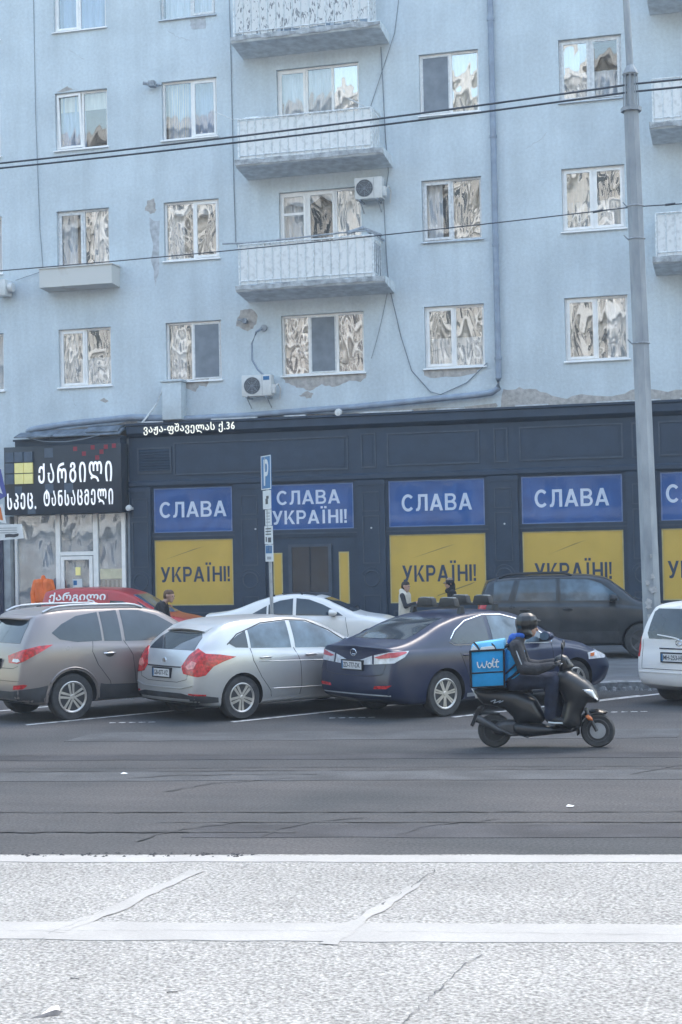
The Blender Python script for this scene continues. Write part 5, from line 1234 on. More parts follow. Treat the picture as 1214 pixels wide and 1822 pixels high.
c.both('side_window', [(-0.20, 1.12), (-0.02, 1.22), (0.14, 1.28), (0.14, 1.035), (-0.08, 1.05)], m_glass_car)
c.both('side_window', [(0.19, 1.30), (0.45, 1.365), (0.92, 1.395), (0.92, 1.0), (0.19, 1.03)], m_glass_sheen)
c.both('side_window', [(1.00, 1.395), (1.25, 1.375), (1.50, 1.30), (1.75, 1.17), (2.02, 1.0), (2.02, 0.955), (1.00, 0.995)], m_glass_sheen)
for side in 'RL': c.seam([(-0.22, 1.10), (-0.02, 1.24), (0.45, 1.38), (0.95, 1.41), (1.3, 1.385), (1.7, 1.22), (2.08, 0.98)], side, r=0.010)
c.sheet('rear_window', [(-0.62, 1.03), (0.62, 1.03), (0.56, 1.20), (0.46, 1.26), (-0.46, 1.26), (-0.56, 1.20)], m_glass_car, 'B')
c.sheet('windscreen', [(-0.62, 1.02), (0.62, 1.02), (0.50, 1.36), (-0.50, 1.36)], m_glass_car, 'F')
for sd_ in 'CD':
    tl = c.sheet('tail_light', [(-0.28, 0.80), (-0.24, 0.70), (0.0, 0.66), (0.10, 0.68), (0.20, 0.80), (0.32, 0.86), (0.48, 0.92), (0.28, 0.965), (0.10, 0.985), (-0.02, 1.06), (-0.16, 0.96)], m_taill, sd_, eps=0.010, grid=0.05)
    c.sheet('clear_lens', [(-0.20, 0.80), (-0.16, 0.76), (-0.06, 0.78), (-0.02, 0.86), (-0.10, 0.88)], mat('pink_lens', (0.65, 0.22, 0.20), 0.1, spec=0.6, var=0.3, vs=20), sd_, eps=0.014, grid=0.05)
c.sheet('lower_bumper', [(-0.74, 0.27), (0.74, 0.27), (0.78, 0.38), (0.5, 0.42), (-0.5, 0.42), (-0.78, 0.38)], m_trim, 'B', eps=0.006)
for sd_ in 'CD': c.sheet('bumper_corner', [(-0.14, 0.28), (0.34, 0.28), (0.36, 0.33), (0.02, 0.40), (-0.14, 0.39)], m_trim, sd_, eps=0.006, grid=0.06); c.sheet('bumper_reflector', [(-0.15, 0.40), (0.10, 0.385), (0.10, 0.405), (-0.15, 0.425)], m_taill, sd_, eps=0.008, grid=0.05)
for p in ([(0.17, 1.03), (0.20, 0.85), (0.34, 0.60), (0.50, 0.40), (0.52, 0.30)], [(0.96, 1.0), (1.05, 0.8), (1.07, 0.45), (1.04, 0.30)], [(2.05, 0.95), (2.15, 0.6), (2.1, 0.30)]): c.seam(p); c.seam(p, 'L')
for sd_ in 'RL': c.seam([(0.3, 0.83), (1.2, 0.80), (2.2, 0.76)], sd_, 0.006, m_silver, 'crease', off=0.002); c.seam([(0.55, 0.42), (1.3, 0.40), (2.1, 0.42)], sd_, 0.008, m_silver, 'crease', off=0.002)
for x in (0.42, 1.26): c.handle(x, 0.885, m_silver); c.handle(x, 0.885, m_silver, 'L')
c.seam([(-0.70, 0.98), (-0.62, 0.62), (-0.40, 0.575), (0.40, 0.575), (0.62, 0.62), (0.70, 0.98)], 'B'); c.seam([(-0.45, 0.79), (0.45, 0.79)], 'B', 0.012, m_black, 'handle_recess')
c.seam([(-0.76, 0.54), (-0.5, 0.49), (0.5, 0.49), (0.76, 0.54)], 'B', 0.010, m_silver, 'crease', off=0.004)
c.mirror(1.90, 0.97, m_silver)
c.plate(0.70, 'GB-077-VZ', 0.0)
c.emblem(0.0, 0.87, 0.045, 'o')
mb = MB(); V = []; F = []
for i, y in enumerate(np.linspace(-0.5, 0.5, 9)):
    for dx, dz in ((-0.30, 1.385), (-0.47, 1.325), (-0.46, 1.305), (-0.28, 1.34)): V.append((dx + 0.06 * (y / 0.5) ** 2, y, dz - 0.035 * (y / 0.5) ** 2))
for i in range(8):
    for k in range(4): F.append((4 * i + k, 4 * i + (k + 1) % 4, 4 * i + 4 + (k + 1) % 4, 4 * i + 4 + k))
F += [(0, 1, 2, 3), (35, 34, 33, 32)]
mb.add(V, F); mb.build('spoiler', m_silver, c.root, smooth=40)

# ---- navy sedan -------------------------------------------------------------
W = 0.89
c = Car('navy_sedan', 'dusty navy sedan with chrome window trim parked between silver hatchback and scooter', 'car', place(5.50, -14.60, HD, W), HD, m_navy, -1.02, 3.62, W,
        [(-1.02, 1.05), (-0.72, 1.10), (-0.35, 1.20), (0.15, 1.38), (0.6, 1.475), (1.1, 1.505), (1.55, 1.46), (2.0, 1.28), (2.5, 1.03), (3.1, 0.93), (3.62, 0.72)],
        [(-1.02, 0.99), (0.0, 0.98), (1.2, 0.94), (2.4, 0.91), (3.62, 0.68)],
        [(0.2, 0.14), (0.42, 0.0), (0.66, 0.02), (0.74, 0.05), (0.95, 0.07), (1.06, 0.05)], [(0.2, 0.14), (0.5, 0.0), (0.7, 0.06), (0.9, 0.3), (1.2, 0.4)], 0.19, 2.70, 0.33, arch=0.045)
NAVY = c
c.wheels((7, 0.085, 0.05, 0.06))
c.both('side_window', [(0.16, 1.075), (0.30, 1.21), (0.55, 1.335), (0.92, 1.405), (0.92, 1.02), (0.26, 1.035)], m_glass_car)
c.both('side_window', [(1.00, 1.41), (1.30, 1.40), (1.60, 1.32), (1.90, 1.16), (2.16, 1.02), (2.16, 0.975), (1.00, 1.015)], m_glass_sheen)
for side in 'RL': c.seam([(0.22, 1.02), (0.12, 1.07), (0.28, 1.225), (0.53, 1.355), (0.92, 1.43), (1.30, 1.42), (1.64, 1.335), (1.95, 1.17), (2.22, 1.01), (2.22, 0.96), (1.0, 0.998), (0.22, 1.02)], side, 0.011, m_chrome, 'chrome_trim', off=-0.004)
c.sheet('rear_window', [(-0.60, 1.13), (0.60, 1.13), (0.50, 1.40), (-0.50, 1.40)], m_glass_car, 'B', grid=0.05)
c.sheet('windscreen', [(-0.62, 1.05), (0.62, 1.05), (0.50, 1.40), (-0.50, 1.40)], m_glass_car, 'F')
for sd_ in 'CD':
    c.sheet('tail_light', [(-0.52, 0.84), (-0.46, 0.78), (0.02, 0.82), (0.16, 0.90), (0.22, 0.98), (-0.05, 0.975), (-0.30, 0.92)], m_clear, sd_, eps=0.008, grid=0.05)
    c.sheet('red_lens', [(-0.28, 0.89), (-0.20, 0.875), (0.05, 0.90), (0.19, 0.955), (0.17, 0.972), (-0.05, 0.965)], mat('rose_lens', (0.50, 0.09, 0.11), 0.12, spec=0.6, var=0.2, vs=16), sd_, eps=0.013, grid=0.05)
    c.sheet('lens_divider', [(-0.31, 0.795), (-0.285, 0.795), (-0.285, 0.925), (-0.31, 0.92)], m_navy, sd_, eps=0.014)
    c.sheet('bumper_reflector', [(-0.30, 0.45), (-0.10, 0.46), (-0.02, 0.51), (-0.28, 0.49)], m_taill, sd_, eps=0.006, grid=0.05)
c.seam([(-0.74, 0.99), (-0.66, 0.66), (-0.45, 0.625), (0.45, 0.625), (0.66, 0.66), (0.74, 0.99)], 'B'); c.seam([(-0.78, 0.36), (0.78, 0.36)], 'B', 0.012, m_steel, 'bumper_strip')
for p in ([(0.34, 1.0), (0.30, 0.9), (0.42, 0.62), (0.52, 0.42), (0.55, 0.30)], [(0.96, 1.0), (1.05, 0.8), (1.07, 0.45), (1.04, 0.30)], [(2.20, 0.95), (2.2, 0.6), (2.15, 0.30)]): c.seam(p); c.seam(p, 'L')
for x in (0.45, 1.3): c.handle(x, 0.87, m_navy); c.handle(x, 0.87, m_navy, 'L')
c.both('sill_strip', [(0.42, 0.26), (2.28, 0.26), (2.28, 0.31), (0.42, 0.31)], m_steel, eps=0.012)
c.mirror(1.98, 1.00, m_navy)
c.plate(0.77, 'ZD-777-DK', 0.0)
c.emblem(0.0, 0.95, 0.055, 'L')
for sd_ in 'EG': c.sheet('headlight', [(-0.45, 0.66), (-0.1, 0.66), (0.15, 0.74), (-0.05, 0.80), (-0.45, 0.76)], m_clear, sd_, eps=0.008, grid=0.06)
for sd_ in 'EG': c.sheet('side_marker', [(-0.42, 0.70), (-0.36, 0.70), (-0.30, 0.755), (-0.40, 0.75)], m_amber, sd_, eps=0.013, grid=0.06)
# roof rack with four clamps
rk = thing('roof_rack', 'black roof rack with four carrier clamps on the navy sedan roof', 'roof rack', (*NAVY.root.location[:2], 0), R(HD))
for xb in (0.62, 1.32):
    zt = max(c.cast((xb, y, 4), (0, 0, -1))[0].z for y in (-0.3, 0, 0.3)) + 0.075
    mb = MB(); mb.box(xb - 0.03, -0.58, zt - 0.012, xb + 0.03, 0.58, zt + 0.012); mb.build('crossbar', m_black, rk)
    for y in (-0.54, 0.54):
        h = c.cast((xb, y, 4), (0, 0, -1))[0].z
        mb = MB(); mb.prism([(xb - 0.05, h - 0.004), (xb + 0.05, h - 0.004), (xb + 0.03, zt - 0.012), (xb - 0.03, zt - 0.012)], y - 0.035, y + 0.035, 'xz'); mb.build('bar_foot', m_black, rk)
    for y in (-0.28, 0.22):
        mb = MB(); mb.prism([(y - 0.19, zt + 0.013), (y + 0.19, zt + 0.013), (y + 0.15, zt + 0.13), (y + 0.02, zt + 0.14), (y - 0.15, zt + 0.13)], xb - 0.05, xb + 0.05, 'yz'); cl = bevel_mesh(mb.build('carrier_clamp', m_black, rk), 0.008)
        MB().box(xb - 0.03, y - 0.13, zt + 0.128, xb + 0.03, y + 0.13, zt + 0.145).build('clamp_pad', m_steel, cl)

# ---- charcoal SUV on the pavement ------------------------------------------
W = 0.90; hd = 9
c = Car('charcoal_suv', 'charcoal boxy SUV parked on the pavement in front of the yellow posters', 'car', place(4.98, -4.75, hd, W), hd, m_char, -0.78, 3.42, W,
        [(-0.78, 1.63), (-0.4, 1.70), (0.5, 1.735), (1.3, 1.735), (1.85, 1.68), (2.2, 1.45), (2.52, 1.22), (3.0, 1.14), (3.42, 0.96)],
        [(-0.78, 1.14), (1.0, 1.12), (2.2, 1.08), (3.42, 0.88)],
        [(0.2, 0.10), (0.45, 0.0), (0.8, 0.02), (1.1, 0.06), (1.3, 0.12), (1.65, 0.26)], [(0.2, 0.1), (0.5, 0.0), (0.9, 0.05), (1.2, 0.2)], 0.26, 2.58, 0.36, tumble=0.26, z=KZ)
c.wheels((5, 0, 0.16, 0.14), m_muff)
c.both('side_window', [(-0.40, 1.60), (0.02, 1.625), (-0.12, 1.22), (-0.42, 1.22)], m_glass_mid)
c.both('side_window', [(0.14, 1.63), (0.86, 1.64), (0.86, 1.20), (0.02, 1.21)], m_glass_mid)
c.both('side_window', [(0.96, 1.64), (1.50, 1.625), (1.78, 1.54), (2.08, 1.32), (2.14, 1.19), (0.96, 1.20)], m_glass_sheen)
c.sheet('rear_window', [(-0.60, 1.20), (0.60, 1.20), (0.52, 1.56), (-0.52, 1.56)], m_glass_mid, 'B')
c.sheet('windscreen', [(-0.64, 1.22), (0.64, 1.22), (0.54, 1.60), (-0.54, 1.60)], m_glass_sheen, 'F')
for p in ([(0.06, 1.66), (-0.05, 1.2), (-0.02, 0.95), (0.30, 0.68), (0.42, 0.45)], [(0.91, 1.66), (0.92, 0.8), (0.92, 0.4)], [(2.16, 1.12), (2.12, 0.6), (2.06, 0.4)], [(0.08, 1.65), (0.5, 1.67), (1.5, 1.655), (1.82, 1.56), (2.18, 1.22)]): c.seam(p); c.seam(p, 'L')
for x in (0.22, 1.10): c.handle(x, 1.02, m_black); c.handle(x, 1.02, m_black, 'L')
c.both('door_cladding', [(0.45, 0.33), (2.12, 0.33), (2.12, 0.56), (0.45, 0.56)], m_trim, eps=0.012)
c.mirror(2.0, 1.17, m_black)
for sg in (-1, 1):
    P = []
    for x in np.linspace(-0.3, 1.2, 12):
        h, nn = c.cast((x, sg * 0.62, 4), (0, 0, -1)); e = min(1, (x + 0.3) / 0.2, (1.2 - x) / 0.2); P.append((x, sg * 0.62, h.z + 0.008 + 0.045 * max(0, e) ** 0.5))
    MB().tube(P, 0.018, 8).build('roof_rail', m_black, c.root, smooth=60)
for sd_ in 'CD': c.sheet('tail_light', [(-0.15, 0.85), (0.1, 0.85), (0.12, 1.3), (-0.10, 1.3)], m_taill, sd_, eps=0.008)
for sd_ in 'EG': c.sheet('headlight', [(-0.4, 0.80), (-0.05, 0.80), (0.1, 0.95), (-0.35, 0.95)], m_clear, sd_, eps=0.008)
c.plate(0.78, 'DW-410-RR')
# ---- white sedan on the pavement -------------------------------------------
W = 0.88; hd = 8
c = Car('white_sedan', 'white sedan with dark roof parked behind the silver hatchback near the entrance', 'car', place(-0.62, -5.35, hd, W), hd, m_carwhite, -0.98, 3.55, W,
        [(-0.98, 1.02), (-0.6, 1.06), (-0.25, 1.14), (0.2, 1.30), (0.65, 1.405), (1.05, 1.43), (1.5, 1.37), (1.95, 1.18), (2.4, 0.99), (3.0, 0.90), (3.55, 0.70)],
        [(-0.98, 0.94), (0.0, 0.94), (1.2, 0.91), (2.4, 0.88), (3.55, 0.66)],
        [(0.2, 0.12), (0.42, 0.0), (0.7, 0.02), (1.02, 0.06)], [(0.2, 0.14), (0.5, 0.0), (0.7, 0.06), (0.9, 0.3), (1.2, 0.4)], 0.18, 2.66, 0.32, z=KZ)
c.wheels((5, 0.14, 0.06, 0.09))
c.both('side_window', [(0.12, 1.02), (0.42, 1.18), (0.42, 1.0), (0.18, 1.0)], m_glass_car)
c.both('side_window', [(0.46, 1.20), (0.70, 1.285), (0.98, 1.325), (0.98, 0.98), (0.46, 0.995)], m_glass_car)
c.both('side_window', [(1.05, 1.33), (1.32, 1.30), (1.62, 1.19), (1.95, 1.02), (2.05, 0.95), (1.05, 0.975)], m_glass_car)
c.sheet('rear_window', [(-0.58, 1.10), (0.58, 1.10), (0.48, 1.34), (-0.48, 1.34)], m_glass_car, 'B', grid=0.05)
c.sheet('windscreen', [(-0.62, 1.03), (0.62, 1.03), (0.54, 1.32), (-0.54, 1.32)], m_glass_car, 'F', grid=0.05)
c.sheet('dark_roof', [(0.72, -0.48), (1.45, -0.50), (1.45, 0.50), (0.72, 0.48)], m_black, 'T', eps=0.006)
for p in ([(0.30, 0.98), (0.32, 0.85), (0.45, 0.55), (0.5, 0.3)], [(1.01, 0.97), (1.06, 0.6), (1.04, 0.3)], [(2.1, 0.92), (2.16, 0.55), (2.1, 0.3)]): c.seam(p); c.seam(p, 'L')
for x in (0.5, 1.3): c.handle(x, 0.84, m_carwhite); c.handle(x, 0.84, m_carwhite, 'L')
c.mirror(1.84, 0.95, m_carwhite)
for y in (0.55, 1.15):
    for sg in (-1, 1): h = c.cast((y, sg * 0.56, 4), (0, 0, -1))[0]; MB().box(y - 0.02, sg * 0.56 - 0.02, h.z - 0.01, y + 0.02, sg * 0.56 + 0.02, h.z + 0.04).build('rack_foot', m_black, c.root)
for sd_ in 'CD': c.sheet('tail_light', [(-0.3, 0.74), (0.1, 0.74), (0.16, 0.9), (-0.3, 0.9)], m_taill, sd_, eps=0.008)
for sd_ in 'EG': c.sheet('headlight', [(-0.4, 0.62), (-0.05, 0.62), (0.12, 0.72), (-0.35, 0.74)], m_clear, sd_, eps=0.008)
c.plate(0.70, 'KX-218-LL')
# ---- red van ---------------------------------------------------------------
W = 0.84; hd = 4
c = Car('red_van', 'red small van with white lettering on its side parked before the white entrance', 'van', place(-5.35, -4.2, hd, W), hd, m_red, -0.70, 3.25, W,
        [(-0.70, 1.53), (-0.35, 1.58), (0.3, 1.60), (1.0, 1.575), (1.45, 1.47), (1.9, 1.22), (2.35, 0.98), (2.8, 0.90), (3.25, 0.72)],
        [(-0.70, 1.02), (1.0, 0.99), (2.2, 0.92), (3.25, 0.70)],
        [(0.2, 0.1), (0.45, 0.0), (0.9, 0.02), (1.5, 0.14)], [(0.2, 0.12), (0.5, 0.0), (0.7, 0.06), (1.0, 0.25)], 0.18, 2.5, 0.31, tumble=0.22, z=KZ)
c.wheels((6, 0, 0.12, 0.12), m_steel)
c.both('side_window', [(1.05, 1.30), (1.35, 1.28), (1.62, 1.18), (1.95, 1.0), (1.05, 1.04)], m_glass_car)
c.both('quarter_window', [(1.66, 1.28), (1.78, 1.22), (2.08, 1.02), (2.0, 1.0)], m_glass_car)
c.sheet('windscreen', [(-0.60, 1.0), (0.60, 1.0), (0.54, 1.42), (-0.54, 1.42)], m_glass_sheen, 'F', grid=0.05)
c.sheet('rear_window', [(-0.50, 1.10), (0.50, 1.10), (0.46, 1.42), (-0.46, 1.42)], m_glass_car, 'B')
for p in ([(0.98, 1.45), (0.98, 0.6), (0.98, 0.3)], [(2.08, 0.95), (2.1, 0.6), (2.06, 0.3)]): c.seam(p); c.seam(p, 'L')
for wd, x, z, w, h, mm in [('ქარგილი', -0.42, 1.26, 1.36, 0.24, m_carwhite), ('სპეც. ტანსაცმელი', -0.1, 1.12, 0.75, 0.07, m_carwhite)]:
    V, F = text_verts(wd, w, h, 0.02 if h > 0.1 else 0.01, 0.004); P = []
    for u, d_, v in V:
        hh, nn = c.cast((x + u, -3, z + v), (0, 1, 0)); P.append((hh.x, hh.y + d_ - 0.004, hh.z))
    MB().add(P, F).build('lettering', mm, c.root)
c.sheet('yellow_disc', [(0.72 + 0.14 * math.cos(R(a)), 1.16 + 0.09 * math.sin(R(a))) for a in range(0, 360, 20)], m_tiley, 'R')
c.mirror(1.88, 1.0, m_red)
c.handle(1.25, 0.9, m_black)
for sd_ in 'CD': c.sheet('tail_light', [(-0.08, 0.8), (0.1, 0.8), (0.1, 1.15), (-0.08, 1.15)], m_taill, sd_, eps=0.008)
# ---- white estate at the right edge ----------------------------------------
W = 0.86; hd = 57
a = R(hd); lx_, ly_ = 8.62, -11.95
c = Car('white_estate', 'white estate car cut off by the right edge of the picture', 'car', (lx_ + math.sin(a) * (W - 0.13), ly_ - math.cos(a) * (W - 0.13)), hd, m_carwhite, -0.82, 3.5, W,
        [(-0.82, 1.50), (-0.4, 1.545), (0.3, 1.57), (1.1, 1.56), (1.6, 1.48), (2.0, 1.28), (2.4, 1.03), (3.0, 0.95), (3.5, 0.75)],
        [(-0.82, 1.02), (1.0, 0.99), (2.2, 0.96), (3.5, 0.72)],
        [(0.2, 0.10), (0.42, 0.0), (0.66, 0.0), (0.78, 0.06), (1.0, 0.08), (1.5, 0.26)], [(0.2, 0.12), (0.5, 0.0), (0.8, 0.1), (1.2, 0.3)], 0.20, 2.65, 0.315, tumble=0.28)
c.wheels((5, 0.14, 0.06, 0.09))
c.sheet('rear_window', [(-0.58, 1.0), (0.58, 1.0), (0.62, 1.08), (0.57, 1.40), (0.50, 1.45), (-0.50, 1.45), (-0.57, 1.40), (-0.62, 1.08)], m_glass_car, 'B')
c.both('side_window', [(-0.30, 1.10), (-0.22, 1.42), (0.30, 1.46), (0.30, 1.08)], m_glass_car); c.both('side_window', [(0.36, 1.46), (0.98, 1.47), (0.98, 1.05), (0.36, 1.08)], m_glass_car); c.both('side_window', [(1.05, 1.47), (1.4, 1.43), (1.75, 1.25), (2.02, 1.04), (1.05, 1.05)], m_glass_car)
for sd_ in 'CD': c.sheet('tail_light', [(-0.06, 0.72), (0.06, 0.72), (0.10, 1.02), (-0.02, 1.02)], m_taill, sd_, eps=0.008)
c.seam([(-0.70, 0.98), (-0.68, 0.55), (0.68, 0.55), (0.70, 0.98)], 'B'); c.seam([(-0.36, 0.86), (0.36, 0.86)], 'B', 0.016, m_chrome, 'boot_handle', off=-0.004)
c.seam([(-0.8, 0.50), (0.8, 0.50)], 'B', 0.014, m_carwhite, 'crease', off=-0.002)
c.plate(0.73, 'MH-253-HM', 0.05); c.emblem(0.0, 0.95, 0.05, 'star')
mb = MB(); h = c.cast((-5, 0.3, 1.03), (1, 0, 0))[0]; mb.tube([(h.x - 0.01, 0.0, 1.0), (h.x - 0.03, 0.12, 1.03), (h.x + 0.02, 0.42, 1.06)], 0.011, 6); mb.build('rear_wiper', m_carwhite, c.root)
c.windscreen = c.sheet('windscreen', [(-0.6, 1.05), (0.6, 1.05), (0.5, 1.42), (-0.5, 1.42)], m_glass_car, 'F')
c.mirror(1.9, 1.02, m_carwhite)
# ---------------------------------------------------------------- people, scooter
def sphere_pts(c, r, n=10, m=7):
    V = []; F = []
    V.append((c[0], c[1], c[2] - r))
    for i in range(1, m):
        a = -math.pi / 2 + math.pi * i / m
        for j in range(n): b = 2 * math.pi * j / n; V.append((c[0] + r * math.cos(a) * math.cos(b), c[1] + r * math.cos(a) * math.sin(b), c[2] + r * math.sin(a)))
    V.append((c[0], c[1], c[2] + r)); top = len(V) - 1
    for j in range(n): F.append((0, 1 + (j + 1) % n, 1 + j)); F.append((top, top - n + j, top - n + (j + 1) % n))
    for i in range(m - 2):
        for j in range(n): F.append((1 + i * n + j, 1 + i * n + (j + 1) % n, 1 + (i + 1) * n + (j + 1) % n, 1 + (i + 1) * n + j))
    return V, F
def flesh(name, bones, mats, parent, voxel=0.012, smooth=5):
    """one continuous skin grown round tapered bones (p0, p1, r0, r1, material index)"""
    mb = MB()
    for p0, p1, r0, r1, mi in bones:
        a, b = Vector(p0), Vector(p1); L = (b - a).length; k = max(2, int(L / (0.35 * min(r0, r1))) + 1)
        for i in range(k):
            t = i / (k - 1); V, F = sphere_pts(a.lerp(b, t), r0 + (r1 - r0) * t); mb.add(V, F)
    me = bpy.data.meshes.new(name); me.from_pydata(mb.v, [], mb.f)
    o = bpy.data.objects.new(name, me); COL.objects.link(o)
    m = o.modifiers.new('r', 'REMESH'); m.mode = 'VOXEL'; m.voxel_size = voxel
    s = o.modifiers.new('s', 'SMOOTH'); s.factor = 0.5; s.iterations = smooth
    dg = bpy.context.evaluated_depsgraph_get(); dg.update()
    nm = bpy.data.meshes.new_from_object(o.evaluated_get(dg)); nm.name = name
    bpy.data.objects.remove(o); bpy.data.meshes.remove(me)
    for x in mats: nm.materials.append(x)
    A = np.array([b[0] for b in bones]); B = np.array([b[1] for b in bones]); r0 = np.array([b[2] for b in bones]); r1 = np.array([b[3] for b in bones]); mi = np.array([b[4] for b in bones])
    C_ = np.array([p.center[:] for p in nm.polygons]); AB = B - A; den = np.maximum((AB ** 2).sum(1), 1e-9)
    t = np.clip(np.einsum('ijk,jk->ij', C_[:, None, :] - A[None], AB) / den, 0, 1)
    d = np.linalg.norm(C_[:, None, :] - (A[None] + t[..., None] * AB[None]), axis=2) - (r0 + (r1 - r0) * t)
    idx = mi[d.argmin(1)]
    nm.polygons.foreach_set('material_index', idx.astype(np.int32))
    return link(name, nm, parent, smooth=180)
def hand_bones(w, d, up_, r=0.03, mi=0, curl=0.5, side=1):
    """palm, four fingers of unequal length and a thumb from the side of the palm"""
    w, d, up_ = Vector(w), Vector(d).normalized(), Vector(up_).normalized(); s = d.cross(up_).normalized() * side
    B = [(w, w + d * 0.07, r * 0.85, r, mi)]
    for k, (o, L) in enumerate(((-0.028, 0.060), (-0.010, 0.070), (0.009, 0.066), (0.027, 0.050))):
        a = w + d * 0.08 + s * o; b = a + (d * math.cos(curl) - up_ * math.sin(curl)) * L * 0.55; c_ = b + (d * math.cos(curl * 2.2) - up_ * math.sin(curl * 2.2)) * L * 0.5
        B += [(a, b, 0.0105, 0.010, mi), (b, c_, 0.010, 0.0085, mi)]
    a = w + d * 0.02 - s * 0.026; b = a + (d * 0.6 - s * 0.7 - up_ * 0.3).normalized() * 0.035; B += [(a, b, 0.012, 0.011, mi), (b, b + (d * 0.9 - up_ * 0.4).normalized() * 0.028, 0.011, 0.009, mi)]
    return B
def head_bones(c, f, mi=0, s=1.0):
    """skull, jaw, nose, ears, brows; c centre, f facing"""
    c, f = Vector(c), Vector(f).normalized(); u = Vector((0, 0, 1)); l = u.cross(f).normalized()
    return [(c + u * 0.03 * s - f * 0.01 * s, c + u * 0.03 * s + f * 0.025 * s, 0.083 * s, 0.080 * s, mi), (c + f * 0.03 * s - u * 0.02 * s, c + f * 0.045 * s - u * 0.075 * s, 0.066 * s, 0.040 * s, mi),
            (c + f * 0.10 * s + u * 0.015 * s, c + f * 0.118 * s - u * 0.022 * s, 0.010 * s, 0.015 * s, mi), (c + l * 0.082 * s - u * 0.005 * s, c + l * 0.086 * s + u * 0.03 * s, 0.014 * s, 0.016 * s, mi), (c - l * 0.082 * s - u * 0.005 * s, c - l * 0.086 * s + u * 0.03 * s, 0.014 * s, 0.016 * s, mi),
            (c + f * 0.088 * s + l * 0.03 * s + u * 0.04 * s, c + f * 0.088 * s - l * 0.03 * s + u * 0.04 * s, 0.014 * s, 0.014 * s, mi), (c + f * 0.088 * s + l * 0.018 * s - u * 0.05 * s, c + f * 0.088 * s - l * 0.018 * s - u * 0.05 * s, 0.010 * s, 0.010 * s, mi)]
def eyes(c, f, parent, s=1.0):
    c, f = Vector(c), Vector(f).normalized(); u = Vector((0, 0, 1)); l = u.cross(f).normalized()
    for sg in (-1, 1):
        V, F = sphere_pts(c + f * 0.098 * s + l * sg * 0.031 * s + u * 0.018 * s, 0.010 * s, 8, 6); MB().add(V, F).build('eye', m_print, parent, smooth=180)

def standing(name, label, loc, rotz, lean=0.0, scale=1.0, top_m=m_blk_cloth, sleeve_m=None, leg_m=m_navy_cloth, hair_m=m_hair, arms=None, hood=None, vest=None, turn=0.0, cap=None):
    t = thing(name, label, 'person', loc, rotz); t.scale = (scale,) * 3
    hip = Vector((0, 0, 0.95))
    def U(p):                                   # upper body leans about the hips
        v = Vector(p) - hip; return hip + Matrix.Rotation(lean, 3, 'Y') @ v
    mats = [m_skin, top_m, leg_m, m_black, sleeve_m or top_m]
    B = []
    for s_ in (-1, 1):
        B += [((0, s_ * 0.085, 0.92), (0.02, s_ * 0.10, 0.50), 0.095, 0.062, 2), ((0.02, s_ * 0.10, 0.50), (0.0, s_ * 0.10, 0.10), 0.062, 0.045, 2), ((-0.02, s_ * 0.10, 0.05), (0.15, s_ * 0.12, 0.04), 0.045, 0.038, 3)]
        B += [((0, s_ * 0.07, 0.97), U((0, s_ * 0.08, 1.2)), 0.125, 0.115, 1), (U((0, s_ * 0.08, 1.2)), U((0, s_ * 0.10, 1.37)), 0.115, 0.105, 1)]
        e, w = (arms or {}).get(s_, ((0.02, s_ * 0.27, 1.12), (0.16, s_ * 0.24, 0.93)))
        sh, e, w = U((0, s_ * 0.185, 1.40)), U(e), U(w)
        B += [(sh, e, 0.066, 0.052, 4), (e, w, 0.052, 0.038, 4)]
        B += hand_bones(w, w - e, (0, 0, 1), mi=0, side=s_)
    B += [(U((0, -0.12, 1.42)), U((0, 0.12, 1.42)), 0.06, 0.06, 1), (U((0, 0, 1.44)), U((0.015, 0, 1.52)), 0.055, 0.052, 0)]
    hc = U((0.03, 0, 1.60)); f = Matrix.Rotation(turn, 3, 'Z') @ Vector((1, 0, -0.1))
    B += head_bones(hc, f)
    b = flesh('body', B, mats, t); eyes(hc, f, t)
    f = Vector(f).normalized(); u = Vector((0, 0, 1))
    if hood: flesh('hood', [(hc - f * 0.02 + u * 0.035, hc + f * 0.01 + u * 0.045, 0.105, 0.098, 0), (hc - f * 0.06 - u * 0.03, hc - f * 0.05 - u * 0.12, 0.09, 0.10, 0), (hc - f * 0.02 - u * 0.13, hc + f * 0.06 - u * 0.15, 0.09, 0.06, 0)], [hood], t)
    else: flesh('hair', [(hc - f * 0.025 + u * 0.045, hc + f * 0.02 + u * 0.06, 0.092, 0.082, 0), (hc - f * 0.05, hc - f * 0.045 - u * 0.06, 0.075, 0.06, 0)], [hair_m], t)
    if vest:
        VB = []
        for s_ in (-1, 1): VB += [((0, s_ * 0.07, 0.90), U((0, s_ * 0.08, 1.2)), 0.15, 0.135, 0), (U((0, s_ * 0.08, 1.2)), U((0, s_ * 0.10, 1.38)), 0.135, 0.125, 0), (U((0, s_ * 0.13, 1.43)), U((0, s_ * 0.08, 1.45)), 0.07, 0.07, 0)]
        VB += [(U((-0.06, -0.07, 1.50)), U((-0.06, 0.07, 1.50)), 0.065, 0.065, 0)]
        flesh('vest', VB, [vest], t)
    if cap: flesh('cap', [(hc - f * 0.01 + u * 0.08, hc + f * 0.01 + u * 0.085, 0.085, 0.08, 0), (hc + f * 0.08 + u * 0.06, hc + f * 0.15 + u * 0.045, 0.03, 0.02, 0)], [cap], t)
    return t
standing('person', 'person in a dark jacket leaning forward beside the red van', (-1.25, -9.1, KZ), R(10), lean=0.50, scale=1.0, top_m=m_blk_cloth, hair_m=m_hair, arms={-1: ((0.16, -0.27, 1.20), (0.38, -0.22, 1.12)), 1: ((0.16, 0.27, 1.20), (0.38, 0.22, 1.12))}, turn=-0.35)
